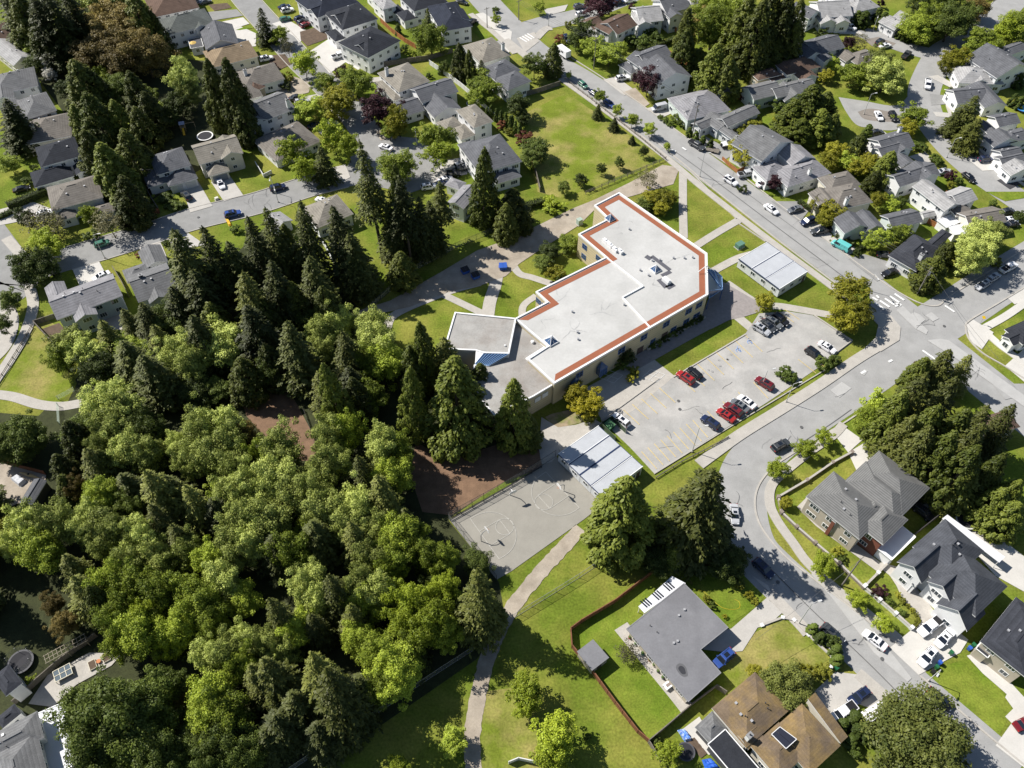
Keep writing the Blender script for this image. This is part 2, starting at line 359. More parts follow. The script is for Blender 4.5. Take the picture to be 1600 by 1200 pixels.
def house(label, roof, wall, blocks, cat='house', group='houses of the neighbourhood', name='house', near=False, garage=None, grey_garage=False, chim=None, vents=3, windows=True, trim=None, chimcol=None, lm=None, brick=()):
    """blocks: (kind, eave height, A, B, C[, pitch]); A-B-C are three roof corners in photo pixels, the roof edge A-B first"""
    B0 = blocks[0]; a, b_, c_ = (at(*p, B0[1]) for p in B0[2:5])
    u = (b_ - a); u.z = 0; ang = math.atan2(u.y, u.x)
    org = (a + c_) / 2; org.z = 0
    root = empty(name, org, ang, label, cat, group)
    ca, sa = math.cos(ang), math.sin(ang)
    loc = lambda p: ((p.x - org.x) * ca + (p.y - org.y) * sa, -(p.x - org.x) * sa + (p.y - org.y) * ca)
    rb = MB(); wl = MB(); rects = []
    for i, bk in enumerate(blocks):
        kind, e = bk[0], bk[1]; pitch = bk[5] if len(bk) > 5 else .45
        A, B, C = (loc(at(*p, e)) for p in bk[2:5])
        d = (B[0] - A[0], B[1] - A[1]); swap = abs(d[1]) > abs(d[0])          # which local axis the first edge follows
        x0, x1 = sorted((A[0], C[0])) if not swap else sorted((A[0], C[0])); y0, y1 = sorted((A[1], C[1]))
        if not swap:
            x0, x1 = sorted((A[0], B[0])); my = (A[1] + B[1]) / 2; y0, y1 = sorted((my, C[1]))
        else:
            y0, y1 = sorted((A[1], B[1])); mx_ = (A[0] + B[0]) / 2; x0, x1 = sorted((mx_, C[0]))
        gx, gy = (x1 - x0) * .022, (y1 - y0) * .022; x0 -= gx; x1 += gx; y0 -= gy; y1 += gy
        e += .011 * i; x0 -= .006 * i; y1 += .006 * i                          # keep flush pieces of different blocks apart
        kk = kind
        if swap and kind in ('GU', 'GV'): kk = 'GV' if kind == 'GU' else 'GU'
        ov = .45 if kind != 'F' else .25
        if min(x1 - x0, y1 - y0) < 3: ov = min(ov, .15)
        nf = len(wl.f); zt = roof_shape(rb, wl, x0, x1, y0, y1, e, kk, pitch, ov)
        if i in brick: wl.m[nf:] = [1] * (len(wl.f) - nf)
        rects.append((x0 + ov, x1 - ov, y0 + ov, y1 - ov, e, zt, x0, x1, y0, y1, kk, pitch))
    fas = trim or WHITE
    rf = rb.build('roof', [ROOFS[roof], fas], root)
    wl.build('wall', [WALLS[wall], WALLS['brick']] if brick else WALLS[wall], root)
    seed = random.Random(int(org.x * 13 + org.y * 7))
    # windows on walls that are not covered by another block
    nwin = 0
    for i, (x0, x1, y0, y1, e, zt, *_r2) in enumerate(rects):
        sides = (((x0, y0), (x1, y0), (0, -1), 0), ((x1, y0), (x1, y1), (1, 0), math.pi / 2), ((x1, y1), (x0, y1), (0, 1), math.pi), ((x0, y1), (x0, y0), (-1, 0), -math.pi / 2))
        for si, (p, q, nrm, rz) in enumerate(sides):
            wn = Vector((nrm[0] * ca - nrm[1] * sa, nrm[0] * sa + nrm[1] * ca))
            toc = Vector((-org.x, -org.y)).normalized()
            if wn.dot(toc) < -.35: continue
            ln = math.hypot(q[0] - p[0], q[1] - p[1])
            isg = garage and (i, si) == garage
            def free(x, y, z):
                for j, R in enumerate(rects):
                    if j != i and R[0] - .1 < x < R[1] + .1 and R[2] - .1 < y < R[3] + .1 and z < R[4] + .4: return False
                return True
            if isg:
                n = 2 if ln > 6.2 else 1; gw = min(4.9 if n == 1 else 2.9, ln * (.8 if n == 1 else .42))
                for k in range(n):
                    t = (k + .5) / n; x = p[0] + (q[0] - p[0]) * t; y = p[1] + (q[1] - p[1]) * t
                    link('garage_door', GARAGE_GREY if grey_garage else GARAGE, root, (x + nrm[0] * .03, y + nrm[1] * .03, .02), rz, (gw, 1, 2.2))
            if not windows or ln < 2.6: continue
            st = max(1, int(round(e / 2.75)))
            for s_ in range(st):
                if isg and s_ == 0: continue
                n = max(1, int(ln / 3.1)); zz = s_ * 2.7 + 1.0
                if zz + 1.25 > e + .05: continue
                for k in range(n):
                    t = (k + .5) / n; x = p[0] + (q[0] - p[0]) * t; y = p[1] + (q[1] - p[1]) * t
                    if not free(x + nrm[0] * .3, y + nrm[1] * .3, zz + .6): continue
                    ww = seed.choice((1.5, 1.8, 2.3) if near else (1.2, 1.5, 1.8)); hh = seed.choice((1.3, 1.45) if near else (1.1, 1.2))
                    if nwin > 40: continue
                    nwin += 1
                    L_ = (x + nrm[0] * .015, y + nrm[1] * .015, zz)
                    if near:
                        o = link('window', WIN2[0] if ww < 1.7 else WIN3[0], root, L_, rz, (ww, 1, hh)); link('pane', WIN2[1], o)
                    else: link('window', WINFAR, root, L_, rz, (ww, 1, hh))
    def rz_at(x, y):
        z = 0
        for R in rects:
            X0, X1, Y0, Y1, kk, pt = R[6:12]
            if X0 <= x <= X1 and Y0 <= y <= Y1:
                e = R[4] + .2; dx = min(x - X0, X1 - x); dy = min(y - Y0, Y1 - y)
                h = {'H': min(dx, dy), 'P': min(dx, dy), 'GU': dy, 'GV': dx, 'F': 0, 'S': y - Y0}[kk] * (pt if kk != 'F' else 0)
                z = max(z, e + h)
        return z
    R = rects[0]
    for k in range(vents):
        x = R[0] + (R[1] - R[0]) * seed.uniform(.2, .8); y = R[2] + (R[3] - R[2]) * seed.uniform(.2, .8)
        if k % 2: link('vent_pipe', PIPE, rf, (x, y, rz_at(x, y)))
        else: link('roof_vent', VENT, rf, (x, y, rz_at(x, y) - .1))
    if chim:
        for (bi, fu, fv) in chim:
            R = rects[bi]; x = R[6] + (R[7] - R[6]) * fu; y = R[8] + (R[9] - R[8]) * fv
            base = max(rz_at(x, y) - .3, .0); top = R[5] + .55
            link('chimney', chimney_mesh(WALLS[chimcol or wall]), rf, (x, y, base), 0, (1, 1, max(1.0, top - base)))
    ctr = (sum(p[0] for p in B0[2:5:2]) / 2, sum(p[1] for p in B0[2:5:2]) / 2)
    LANDMARKS.append((lm or label, *ctr))
    root['_px'] = ctr
    return root, rects, rz_at

# ------------------------------------------------------------------ cars
PAINT = {k: mat('car_' + k, c, .28, spec=.6) for k, c in {'white': (.80, .80, .81), 'black': (.014, .014, .016), 'red': (.33, .022, .022), 'maroon': (.15, .014, .02), 'blue': (.03, .07, .26),
         'navy': (.016, .026, .07), 'silver': (.45, .46, .48), 'grey': (.13, .14, .15), 'darkgrey': (.05, .055, .06), 'teal': (.12, .48, .46), 'green': (.05, .16, .11), 'lightblue': (.25, .36, .5)}.items()}
HLAMP = mat('headlamp', (.75, .77, .8), .15, spec=.8); TLAMP = mat('tail_lamp', (.35, .01, .01), .3)
CARDIM = {'sedan': (4.75, 1.84, 1.45), 'suv': (4.75, 1.92, 1.72), 'hatch': (4.2, 1.78, 1.5), 'pickup': (5.8, 1.98, 1.88), 'van': (5.3, 1.98, 2.05)}
_carproto = {}
def car_proto(kind, color):
    L, W, Ht = CARDIM[kind]; h = L / 2; hw = W / 2
    root = bpy.data.objects.new('parked_car', None); COL.objects.link(root)
    belt = {'sedan': .92, 'suv': 1.05, 'hatch': .95, 'pickup': 1.12, 'van': 1.12}[kind]
    # lower body: stations along the length (x, bottom, top, half width)
    if kind == 'sedan': S = [(-h, .42, .70, .78), (-h + .12, .28, .93, .92), (-h + .9, .2, .98, 1), (-.3, .18, belt, 1), (h - 1.35, .18, belt, 1), (h - .45, .2, .80, .96), (h - .08, .28, .66, .84), (h, .36, .55, .72)]
    elif kind == 'pickup': S = [(-h, .5, 1.02, .9), (-h + .1, .42, 1.12, .97), (-.2, .38, belt, 1), (h - 1.5, .36, belt + .02, 1), (h - .3, .38, 1.05, .96), (h - .05, .42, .95, .88), (h, .48, .75, .8)]
    elif kind == 'van': S = [(-h, .4, 1.05, .93), (-h + .1, .3, belt, .99), (0, .28, belt, 1), (h - 1.2, .28, belt, 1), (h - .35, .3, .98, .94), (h, .4, .72, .8)]
    else: S = [(-h, .45, .85, .84), (-h + .12, .3, belt, .94), (-.3, .24, belt, 1), (h - 1.3, .24, belt, 1), (h - .4, .26, .95, .95), (h - .06, .32, .80, .84), (h, .4, .62, .74)]
    b = MB(); V = []
    for x, z0, z1, k in S:
        w_ = hw * k; zm = (z0 + z1) / 2
        V += [(x, -w_ * .94, z0), (x, -w_, zm), (x, -w_ * .97, z1 - .06), (x, -w_ * .88, z1), (x, w_ * .88, z1), (x, w_ * .97, z1 - .06), (x, w_, zm), (x, w_ * .94, z0)]
    n = 8; Fc = []
    for i in range(len(S) - 1):
        for j in range(n): Fc.append((i * n + j, i * n + (j + 1) % n, (i + 1) * n + (j + 1) % n, (i + 1) * n + j))
    Fc = [tuple(reversed(f)) for f in Fc]
    Fc += [tuple(range(n)), tuple((len(S) - 1) * n + n - 1 - i for i in range(n))]
    b.add(V, Fc)
    if kind == 'pickup':                                      # the bed: raised rim and a dark floor
        for y in (-hw * .9, hw * .9): b.box(-h + 1.0, y, belt + .05, 1.75, .1, .16)
        b.box(-h + .14, 0, belt + .05, .1, hw * 1.7, .16)
    body = b.build('body', PAINT[color], root, smooth=False)
    if kind == 'pickup':
        k = MB(); k.box(-h + 1.0, 0, belt + .012, 1.65, hw * 1.66, .05); k.build('cargo_bed', BLACKPLASTIC, root)
    # cabin: (rear base, rear top, front top, front base)
    cb = {'sedan': (-h + .75, -h + 1.45, .45, 1.25), 'suv': (-h + .12, -h + .5, .45, 1.2), 'hatch': (-h + .15, -h + .6, .4, 1.15), 'pickup': (-h + 1.98, -h + 2.15, .95, 1.6), 'van': (-h + .08, -h + .22, h - 1.45, h - .75)}[kind]
    wb, wt = hw * .9, hw * .74 if kind != 'van' else hw * .84
    g = MB(); z0, z1 = belt - .03, Ht - .07
    g.hexa([(cb[0], -wb, z0), (cb[3], -wb, z0), (cb[3], wb, z0), (cb[0], wb, z0)], [(cb[1], -wt, z1), (cb[2], -wt, z1), (cb[2], wt, z1), (cb[1], wt, z1)])
    g.build('windows', DARKGLASS, root)
    r = MB(); r.hexa([(cb[1] - .05, -wt - .02, z1 - .01), (cb[2] + .05, -wt - .02, z1 - .01), (cb[2] + .05, wt + .02, z1 - .01), (cb[1] - .05, wt + .02, z1 - .01)],
                     [(cb[1] + .06, -wt + .08, Ht), (cb[2] - .1, -wt + .08, Ht), (cb[2] - .1, wt - .08, Ht), (cb[1] + .06, wt - .08, Ht)])
    # pillars between the side windows
    for y in (-1, 1):
        for t in (.04, .36, .68, .97) if kind != 'van' else (.03, .3, .5, .72):
            xb = cb[0] + (cb[3] - cb[0]) * t; xt = cb[1] + (cb[2] - cb[1]) * t
            r.beam((xb, y * wb * 1.005, z0), (xt, y * wt * 1.01, z1), .09, .09)
    if kind == 'van':
        for y in (-1, 1): r.hexa([(cb[0] + .1, y * wb * 1.0 - .02, z0), (cb[0] + 2.6, y * wb - .02, z0), (cb[0] + 2.6, y * wb + .02, z0), (cb[0] + .1, y * wb + .02, z0)],
                                  [(cb[1] + .1, y * wt - .02, z1), (cb[1] + 2.5, y * wt - .02, z1), (cb[1] + 2.5, y * wt + .02, z1), (cb[1] + .1, y * wt + .02, z1)])
    r.build('roof', PAINT[color], root)
    if kind in ('suv', 'sedan'):
        q = MB(); q.box((cb[1] + cb[2]) / 2 + .25, 0, Ht + .006, (cb[2] - cb[1]) * .42, wt * 1.15, .03); q.build('sunroof', DARKGLASS, root)
    if kind in ('suv',) :
        q = MB()
        for y in (-1, 1): q.beam((cb[1] + .2, y * wt * .85, Ht + .04), (cb[2] - .25, y * wt * .85, Ht + .04), .05, .05)
        q.build('roof_rail', BLACKPLASTIC, root)
    rad = .33 if kind in ('sedan', 'hatch') else .38
    for x in (-h * .58, h * .60):
        for y in (-1, 1):
            t = MB(); t.tube((0, -.11, 0), (0, .11, 0), rad, n=14)
            o = t.build('wheel', TYRE, root, loc=(x, y * (hw - .09), rad)); 
            m_ = MB(); m_.tube((0, y * .1, 0), (0, y * .125, 0), rad * .62, n=10); m_.build('rim', RIM, o)
    for y in (-1, 1):
        q = MB(); q.box(h - .1, y * hw * .6, S[-2][2] - .04, .16, .36, .14); q.build('headlight', HLAMP, root)
        q = MB(); q.box(-h + .05, y * hw * .7, S[1][2] - .16, .1, .34, .18); q.build('taillight', TLAMP, root)
        q = MB(); q.box(cb[3] - .35, y * (hw + .07), belt + .06, .18, .18, .14); q.build('side_mirror', PAINT[color], root)
    return root
CARN = [0]
def car(label, kind, color, rear, front, group='cars around the neighbourhood', cat=None, name=None):
    """rear and front: photo pixels of the tail and the nose at bonnet height"""
    key = (kind, color)
    a, b = at(*rear, .8), at(*front, .8); d = b - a; ang = math.atan2(d.y, d.x); c = (a + b) / 2
    if key not in _carproto: o = _carproto[key] = car_proto(kind, color)
    else: o = copy_tree(_carproto[key])
    o.location = (c.x, c.y, .16); o.rotation_euler = (0, 0, ang)
    nm = name or {'pickup': 'pickup_truck', 'van': 'van'}.get(kind, 'car'); o.name = nm
    tag(o, label, cat or {'pickup': 'pickup truck', 'van': 'van'}.get(kind, 'car'), group)
    return o

# ------------------------------------------------------------------ trees
def quads_mesh(name, C, N, S, asp, m, rng, T=None, normals=None):
    """many small leaf faces: centres C, normals N, half sizes S"""
    n = len(C); N = N / np.linalg.norm(N, axis=1, keepdims=True)
    if T is None: T = rng.normal(size=(n, 3))
    T = T - (T * N).sum(1, keepdims=True) * N; T /= np.linalg.norm(T, axis=1, keepdims=True) + 1e-9
    Bt = np.cross(N, T); s = S[:, None]
    V = np.stack([C - T * s, C - Bt * s * asp + N * s * .18, C + T * s, C + Bt * s * asp + N * s * .18], 1).reshape(-1, 3)
    me = bpy.data.meshes.new(name)
    me.vertices.add(4 * n); me.vertices.foreach_set('co', V.ravel())
    me.loops.add(4 * n); me.loops.foreach_set('vertex_index', np.arange(4 * n, dtype=np.int32))
    me.polygons.add(n); me.polygons.foreach_set('loop_start', np.arange(0, 4 * n, 4, dtype=np.int32))
    me.materials.append(m); me.update(calc_edges=True)
    return me
def trunk_mesh(Ht, r, limbs, rng, crown0=.3, spread=.3, m=None, bend=.0):
    b = MB(); n = 6; pts = []
    for i in range(n + 1):
        t = i / n; pts.append(Vector((bend * math.sin(t * 3) * Ht * .03, bend * math.cos(t * 2.1) * Ht * .03, t * Ht * .95 - .2)))
    for i in range(n):
        t0, t1 = i / n, (i + 1) / n
        b.tube(pts[i], pts[i + 1], r * (1 - .85 * t0) * (1.25 if i == 0 else 1), r * (1 - .85 * t1), 7, cap=False)
    for k in range(limbs):
        t = crown0 + (.92 - crown0) * (k + .5) / limbs; a = 2.4 * k + rng.uniform(0, 1)
        p = Vector((0, 0, t * Ht * .95)); l = spread * Ht * (1.1 - t) * rng.uniform(.7, 1.1)
        q = p + Vector((math.cos(a) * l, math.sin(a) * l, l * rng.uniform(.3, .8)))
        b.tube(p, q, r * (1 - .85 * t) * .55, r * .08, 5, cap=False)
    return b.mesh('trunk', m or BARK, True)

def broadleaf(seed, D, Ht, c0, clumps, leaves, ls, m, flat=1.0, ragged=.25, up=.55, fill=.35):
    """round crown of many clumps: diameter D, total height Ht, crown from c0*Ht up"""
    rng = np.random.default_rng(seed); R = D / 2; z0 = c0 * Ht; hz = (Ht - z0) / 2; cz = z0 + hz
    C, N = [], []; sizes = []
    k = np.arange(clumps) + .5; ph = np.arccos(1 - 2 * k / clumps * .93); th = math.pi * (1 + 5 ** .5) * k
    f1, f2, f3 = rng.uniform(0, 6.28, 3)
    for i in range(clumps):
        d = np.array([math.cos(th[i]) * math.sin(ph[i]), math.sin(th[i]) * math.sin(ph[i]), math.cos(ph[i])])
        d += rng.normal(size=3) * .16; az = math.atan2(d[1], d[0])
        lobe = 1 + ragged * (.42 * math.sin(2 * az + f1) + .40 * math.sin(3 * az + f2 + 2 * d[2]) + .3 * math.sin(5 * az + f3 - 3 * d[2]))
        rad = rng.uniform(1 - ragged * 1.1, 1.06) * (1 if i % 5 else rng.uniform(.4, .75)) * lobe
        cr = R * rng.uniform(.15, .29) * (1 if i % 5 else 1.3)
        ctr = d * np.array([R - cr * .6, R - cr * .6, (hz - cr * .6) * flat]) * rad + np.array([0, 0, cz])
        nl = int(leaves * (cr / (R * .25)) ** 2)
        v = rng.normal(size=(nl, 3)); v /= np.linalg.norm(v, axis=1, keepdims=True)
        v[:, 2] = np.abs(v[:, 2]) * np.where(rng.random(nl) < .82, 1, -.6)
        rr = cr * (1 - fill * rng.random(nl) ** 1.6)[:, None] * (1 + .16 * rng.normal(size=(nl, 1)))
        P = ctr + v * rr * np.array([1, 1, .78])
        C.append(P); N.append(v * .9 + rng.normal(size=(nl, 3)) * .55 + np.array([0, 0, up]))
        sizes.append(ls * rng.uniform(.6, 1.25, nl))
    return quads_mesh('crown', np.concatenate(C), np.concatenate(N), np.concatenate(sizes), .62, m, rng)
def conifer(seed, D, Ht, c0, layers, nb, m, ls=.42, power=.8, droop=.28, dens=1.0):
    """whorls of drooping branches, each a fan of needle sprays"""
    rng = np.random.default_rng(seed); R = D / 2; C, N, S, T = [], [], [], []
    for i in range(layers):
        t = (i + rng.uniform(0, .8)) / layers; z = Ht * (c0 + (.985 - c0) * t)
        r = R * ((1 - t) ** power) * (1 if t > .12 else .7 + 2.5 * t) + .25
        k = max(4, int(nb * (1 - .45 * t)))
        a0 = rng.uniform(0, 6.28)
        for j in range(k):
            a = a0 + 6.283 * j / k + rng.normal() * .22; rl = r * rng.uniform(.68, 1.16)
            n = max(5, int((4 + rl * 8.5) * dens)); s = rng.random(n) ** .7
            fan = .30 * rl * (1.05 - s) + .14
            lat = rng.normal(size=n) * fan * .75
            ca, sa = math.cos(a), math.sin(a)
            x = rl * s; dz = rl * (.12 * s - droop * 1.9 * s ** 1.8) - np.abs(lat) * .35 + rng.normal(size=n) * .10
            C.append(np.stack([x * ca - lat * sa, x * sa + lat * ca, z + dz], 1))
            nn = rng.normal(size=(n, 3)) * .34 + np.array([ca * .42, sa * .42, 1.0]); N.append(nn)
            ta = a + np.sign(lat) * .55 + rng.normal(size=n) * .25
            T.append(np.stack([np.cos(ta), np.sin(ta), np.full(n, -.45)], 1)); S.append(ls * rng.uniform(.6, 1.2, n) * (.75 + .25 * (1 - t)))
    n = 26; z = Ht * (1 - np.linspace(0, .06, n)); a = rng.uniform(0, 6.28, n); rr = np.linspace(.02, .45, n)
    C.append(np.stack([rr * np.cos(a), rr * np.sin(a), z], 1)); N.append(np.stack([np.cos(a), np.sin(a), np.full(n, .6)], 1)); T.append(np.stack([np.cos(a) * .5, np.sin(a) * .5, np.full(n, 1.)], 1)); S.append(np.full(n, ls * .7))
    return quads_mesh('crown', np.concatenate(C), np.concatenate(N), np.concatenate(S), .42, m, rng, np.concatenate(T))
def cedar(seed, D, Ht, c0, clumps, leaves, ls, m, power=.62, bulge=.2):
    """dense cone of hanging sprays in overlapping tufts"""
    rng = np.random.default_rng(seed); R = D / 2; C, N, S, T = [], [], [], []
    for i in range(clumps):
        t = ((i + rng.random()) / clumps) ** 1.25; z = Ht * (c0 + (.96 - c0) * t); a = 2.39996 * i + rng.normal() * .3
        prof = min((1 - t) ** power, 1) * (1 if t > bulge else .72 + .28 * t / bulge)
        r = R * prof; cr = max(.32, R * rng.uniform(.13, .27) * (.45 + .55 * prof)); rad = max(r - cr * .6, 0) * rng.uniform(.60, 1.14)
        ctr = np.array([rad * math.cos(a), rad * math.sin(a), z])
        nl = int(leaves * max(.25, (cr / (R * .2)) ** 2))
        v = rng.normal(size=(nl, 3)); v /= np.linalg.norm(v, axis=1, keepdims=True); v += np.array([math.cos(a), math.sin(a), .35]) * .55
        P = ctr + v * cr * np.array([.85, .85, 1.1]) * (1 - .4 * rng.random((nl, 1)) ** 2); P[:, 2] -= .25 * (v[:, 0] ** 2 + v[:, 1] ** 2) * cr
        C.append(P); N.append(v * .8 + rng.normal(size=(nl, 3)) * .45 + np.array([0, 0, .45])); S.append(ls * rng.uniform(.6, 1.2, nl))
        T.append(np.stack([np.cos(a + rng.normal(size=nl) * .5), np.sin(a + rng.normal(size=nl) * .5), np.full(nl, -1.1)], 1))
    return quads_mesh('crown', np.concatenate(C), np.concatenate(N), np.concatenate(S), .5, m, rng, np.concatenate(T))

LEAF = {'maple': leafmat('leaf_maple', (.145, .200, .018), (.355, .420, .048), .16), 'alder': leafmat('leaf_alder', (.195, .240, .042), (.455, .505, .130), .16),
        'bright': leafmat('leaf_bright', (.175, .235, .016), (.345, .405, .034), .2), 'dark': leafmat('leaf_dark', (.056, .084, .016), (.135, .170, .030)),
        'fir': leafmat('leaf_fir', (.038, .050, .011), (.110, .122, .028), .15), 'firolive': leafmat('leaf_fir_olive', (.070, .086, .017), (.180, .190, .040), .15),
        'cedar': leafmat('leaf_cedar', (.040, .054, .009), (.115, .130, .021), .18), 'cedarlit': leafmat('leaf_cedar_light', (.062, .088, .013), (.165, .190, .028), .18),
        'bronze': leafmat('leaf_bronze', (.15, .115, .034), (.29, .225, .065)), 'plum': leafmat('leaf_plum', (.030, .011, .014), (.075, .025, .032), .2, .2),
        'yellow': leafmat('leaf_yellow', (.27, .25, .014), (.43, .37, .024)), 'golden': leafmat('leaf_golden', (.17, .18, .014), (.29, .27, .024)),
        'hedge': leafmat('leaf_hedge', (.060, .092, .014), (.125, .165, .026), .15), 'hedgeyellow': leafmat('leaf_hedge_yellow', (.17, .19, .018), (.28, .27, .03), .15),
        'olive': leafmat('leaf_olive', (.062, .082, .018), (.155, .170, .036), .15),
        'blossom': leafmat('leaf_blossom', (.62, .60, .52), (.75, .73, .66), .3, .1), 'sparse': leafmat('leaf_sparse', (.12, .115, .055), (.19, .175, .085)),
        'rust': leafmat('leaf_rust', (.16, .05, .03), (.22, .09, .04), .2)}
PROTO = {}
def proto(kind):
    """crowns and trunks of one kind, built at real size: list of (crown mesh, trunk mesh, diameter, height)"""
    if kind in PROTO: return PROTO[kind]
    rng = random.Random(hash(kind) % 1000 if 0 else sum(map(ord, kind))); P = []
    def bl(n, D, Ht, c0, clumps, leaves, ls, mt, r, limbs=8, **k):
        for s in range(n): P.append((broadleaf(sum(map(ord, kind)) * 7 + s, D, Ht, c0, clumps, leaves, ls, LEAF[mt], **k), trunk_mesh(Ht * .8, r, limbs, rng, .3, .28), D, Ht))
    if kind in ('maple', 'alder', 'bronze', 'bright', 'dark'):
        bl(3 if kind in ('maple', 'alder') else 2, 12, 14, .10, 120, 190, .24, kind, .32, 12, ragged=.42)
    elif kind in ('willow',): bl(1, 12, 14, .05, 70, 240, .30, 'alder', .35, 12, up=.1)
    elif kind == 'bigdark': bl(2, 12, 12, .1, 130, 190, .25, 'dark', .35, 12, ragged=.14)
    elif kind == 'bush_round': bl(1, 12, 9, .04, 150, 190, .22, 'olive', .3, 12, ragged=.10)
    elif kind in ('street', 'streetbright', 'plum', 'golden', 'streetdark', 'yellow', 'sparse', 'blossom', 'rust'):
        mt = {'street': 'maple', 'streetbright': 'bright', 'streetdark': 'dark'}.get(kind, kind)
        bl(2, 6, 7.5, .18, 60, 105 if kind != 'sparse' else 26, .18, mt, .13, 10)
    elif kind in ('shrub', 'shrubdark', 'shrubyellow', 'shrubplum', 'shrubrust', 'shrubbright', 'shrubgolden'):
        mt = {'shrub': 'hedge', 'shrubdark': 'dark', 'shrubyellow': 'hedgeyellow', 'shrubplum': 'plum', 'shrubrust': 'rust', 'shrubbright': 'bright', 'shrubgolden': 'golden'}[kind]
        bl(2, 3, 2.4, .02, 20, 95, .14, mt, .06, 5, ragged=.15)
    elif kind == 'fir':
        for s in range(3): P.append((conifer(100 + s, 9.5, 25, .10, 34, 10, LEAF['fir'], power=.66), trunk_mesh(25, .42, 0, rng), 9.5, 25))
    elif kind == 'firolive':
        for s in range(3): P.append((conifer(140 + s, 9.5, 20, .08, 28, 10, LEAF['firolive'], ls=.40, power=.62, droop=.34), trunk_mesh(20, .40, 0, rng), 9.5, 20))
    elif kind == 'firhigh':
        for s in range(2): P.append((conifer(160 + s, 8.5, 30, .42, 24, 9, LEAF['fir']), trunk_mesh(30, .45, 0, rng), 8.5, 30))
    elif kind == 'spruce':
        for s in range(2): P.append((conifer(180 + s, 6, 13, .06, 24, 9, LEAF['fir'], ls=.33), trunk_mesh(13, .22, 0, rng), 6, 13))
    elif kind in ('cedar', 'cedarlit'):
        for s in range(3): P.append((cedar((200 if kind == 'cedar' else 230) + s, 9, 20, .03, 190, 95, .31, LEAF[kind]), trunk_mesh(20, .4, 0, rng), 9, 20))
    elif kind == 'cypress':
        for s in range(2): P.append((cedar(260 + s, 2.2, 6, .02, 44, 60, .16, LEAF['hedge'], power=.45), trunk_mesh(6, .1, 0, rng), 2.2, 6))
    PROTO[kind] = P; return P
TREES = []
def tree(kind, x, y, dpx, h, desc=None, cat=None, top=False, group=None, d=None, name=None, lean=None):
    """x, y: photo pixel of the crown's middle (or of its tip with top=True); dpx: crown width in pixels; h: height in metres"""
    P = proto(kind); v = TREES.__len__() % len(P); cm, tm, D0, H0 = P[v]
    zc = h if top else h * .55
    p = at(x, y, zc); dd = (d or dpx * mpp(x, y, zc)) * {'fir': 1.28, 'firolive': 1.22, 'firhigh': 1.2, 'alder': 1.06, 'maple': 1.06, 'cedar': 1.1, 'cedarlit': 1.08}.get(kind, 1.06); p.z = 0
    conif = kind in ('fir', 'firolive', 'firhigh', 'spruce', 'cedar', 'cedarlit', 'cypress'); shrub = kind.startswith('shrub')
    nm = name or ('conifer_tree' if conif and kind != 'cypress' else 'cypress_shrub' if kind == 'cypress' else 'shrub' if shrub else 'broadleaf_tree')
    o = empty(nm, p, random.uniform(0, 6.28)); o.rotation_euler = (random.uniform(-.05, .05), random.uniform(-.05, .05), o.rotation_euler[2])
    s = (dd / D0, dd / D0, h / H0)
    link('crown', cm, o, scale=s); link('stem' if shrub else 'trunk', tm, o, scale=(min(s[0], s[2]), min(s[0], s[2]), s[2]))
    DES = {'maple': 'mid green leafy tree', 'alder': 'pale grey green leafy tree', 'bronze': 'bronze brown leafy tree', 'bright': 'bright yellow green leafy tree', 'dark': 'deep green leafy tree', 'willow': 'drooping soft green tree',
           'bigdark': 'broad dense dark green tree', 'bush_round': 'broad rounded dense evergreen tree', 'street': 'small green tree', 'streetbright': 'small lime green tree', 'plum': 'dark purple leaved tree', 'golden': 'small golden green tree', 'streetdark': 'small dark green tree',
           'yellow': 'bright yellow tree', 'sparse': 'thin half bare tree', 'blossom': 'white blossoming tree', 'rust': 'rusty red tree', 'shrub': 'green shrub', 'shrubdark': 'dark green shrub', 'shrubyellow': 'yellow green shrub', 'shrubplum': 'purple shrub', 'shrubrust': 'reddish shrub', 'shrubbright': 'lime green shrub', 'shrubgolden': 'golden shrub',
           'fir': 'dark tall conifer', 'firolive': 'olive brown conifer', 'firhigh': 'tall conifer with a bare lower trunk', 'spruce': 'small pointed dark conifer', 'cedar': 'dense dark cedar', 'cedarlit': 'dense light green cedar', 'cypress': 'narrow clipped evergreen'}
    TREES.append((o, desc or DES[kind], x, y, dd, h, cat or ('shrub' if shrub or kind == 'cypress' else 'tree'), group or ('shrubs and hedging' if shrub or kind == 'cypress' else 'conifers' if conif else 'leafy trees'), desc is not None and desc.startswith('!')))
    return o
# ------------------------------------------------------------------ ground materials
GRASS = mat('grass', (.122, .165, .019), .95, noise=.22, nscale=.16, noise2=.30, n2scale=2.2, tint=(.215, .215, .042), spec=.1, bump=.3)
LAWN = mat('lawn_grass', (.118, .175, .017), .95, noise=.20, nscale=.30, noise2=.28, n2scale=3.0, tint=(.180, .215, .030), spec=.1, bump=.3)
DRYGRASS = mat('dry_grass', (.150, .188, .022), .95, noise=.18, nscale=.20, noise2=.26, n2scale=2.5, tint=(.28, .245, .08), spec=.1, bump=.3)
ASPH = mat('asphalt', (.315, .312, .302), .92, noise=.11, nscale=.25, noise2=.08, n2scale=5, spec=.2)
ASPHDARK = mat('asphalt_dark', (.26, .258, .25), .92, noise=.12, nscale=.3, noise2=.08, n2scale=5, spec=.2)
ASPHPATCH = mat('asphalt_patch', (.40, .395, .38), .92, noise=.07, nscale=.4, noise2=.06, n2scale=5)
LOT = mat('car_park_asphalt', (.345, .338, .32), .92, noise=.14, nscale=.22, noise2=.08, n2scale=4, tint=(.41, .395, .37))
COURT = mat('court_asphalt', (.285, .27, .235), .92, noise=.07, nscale=.3, noise2=.06, n2scale=5)
DRIVE = mat('driveway_concrete', (.44, .42, .385), .9, noise=.08, nscale=.4, noise2=.06, n2scale=4)
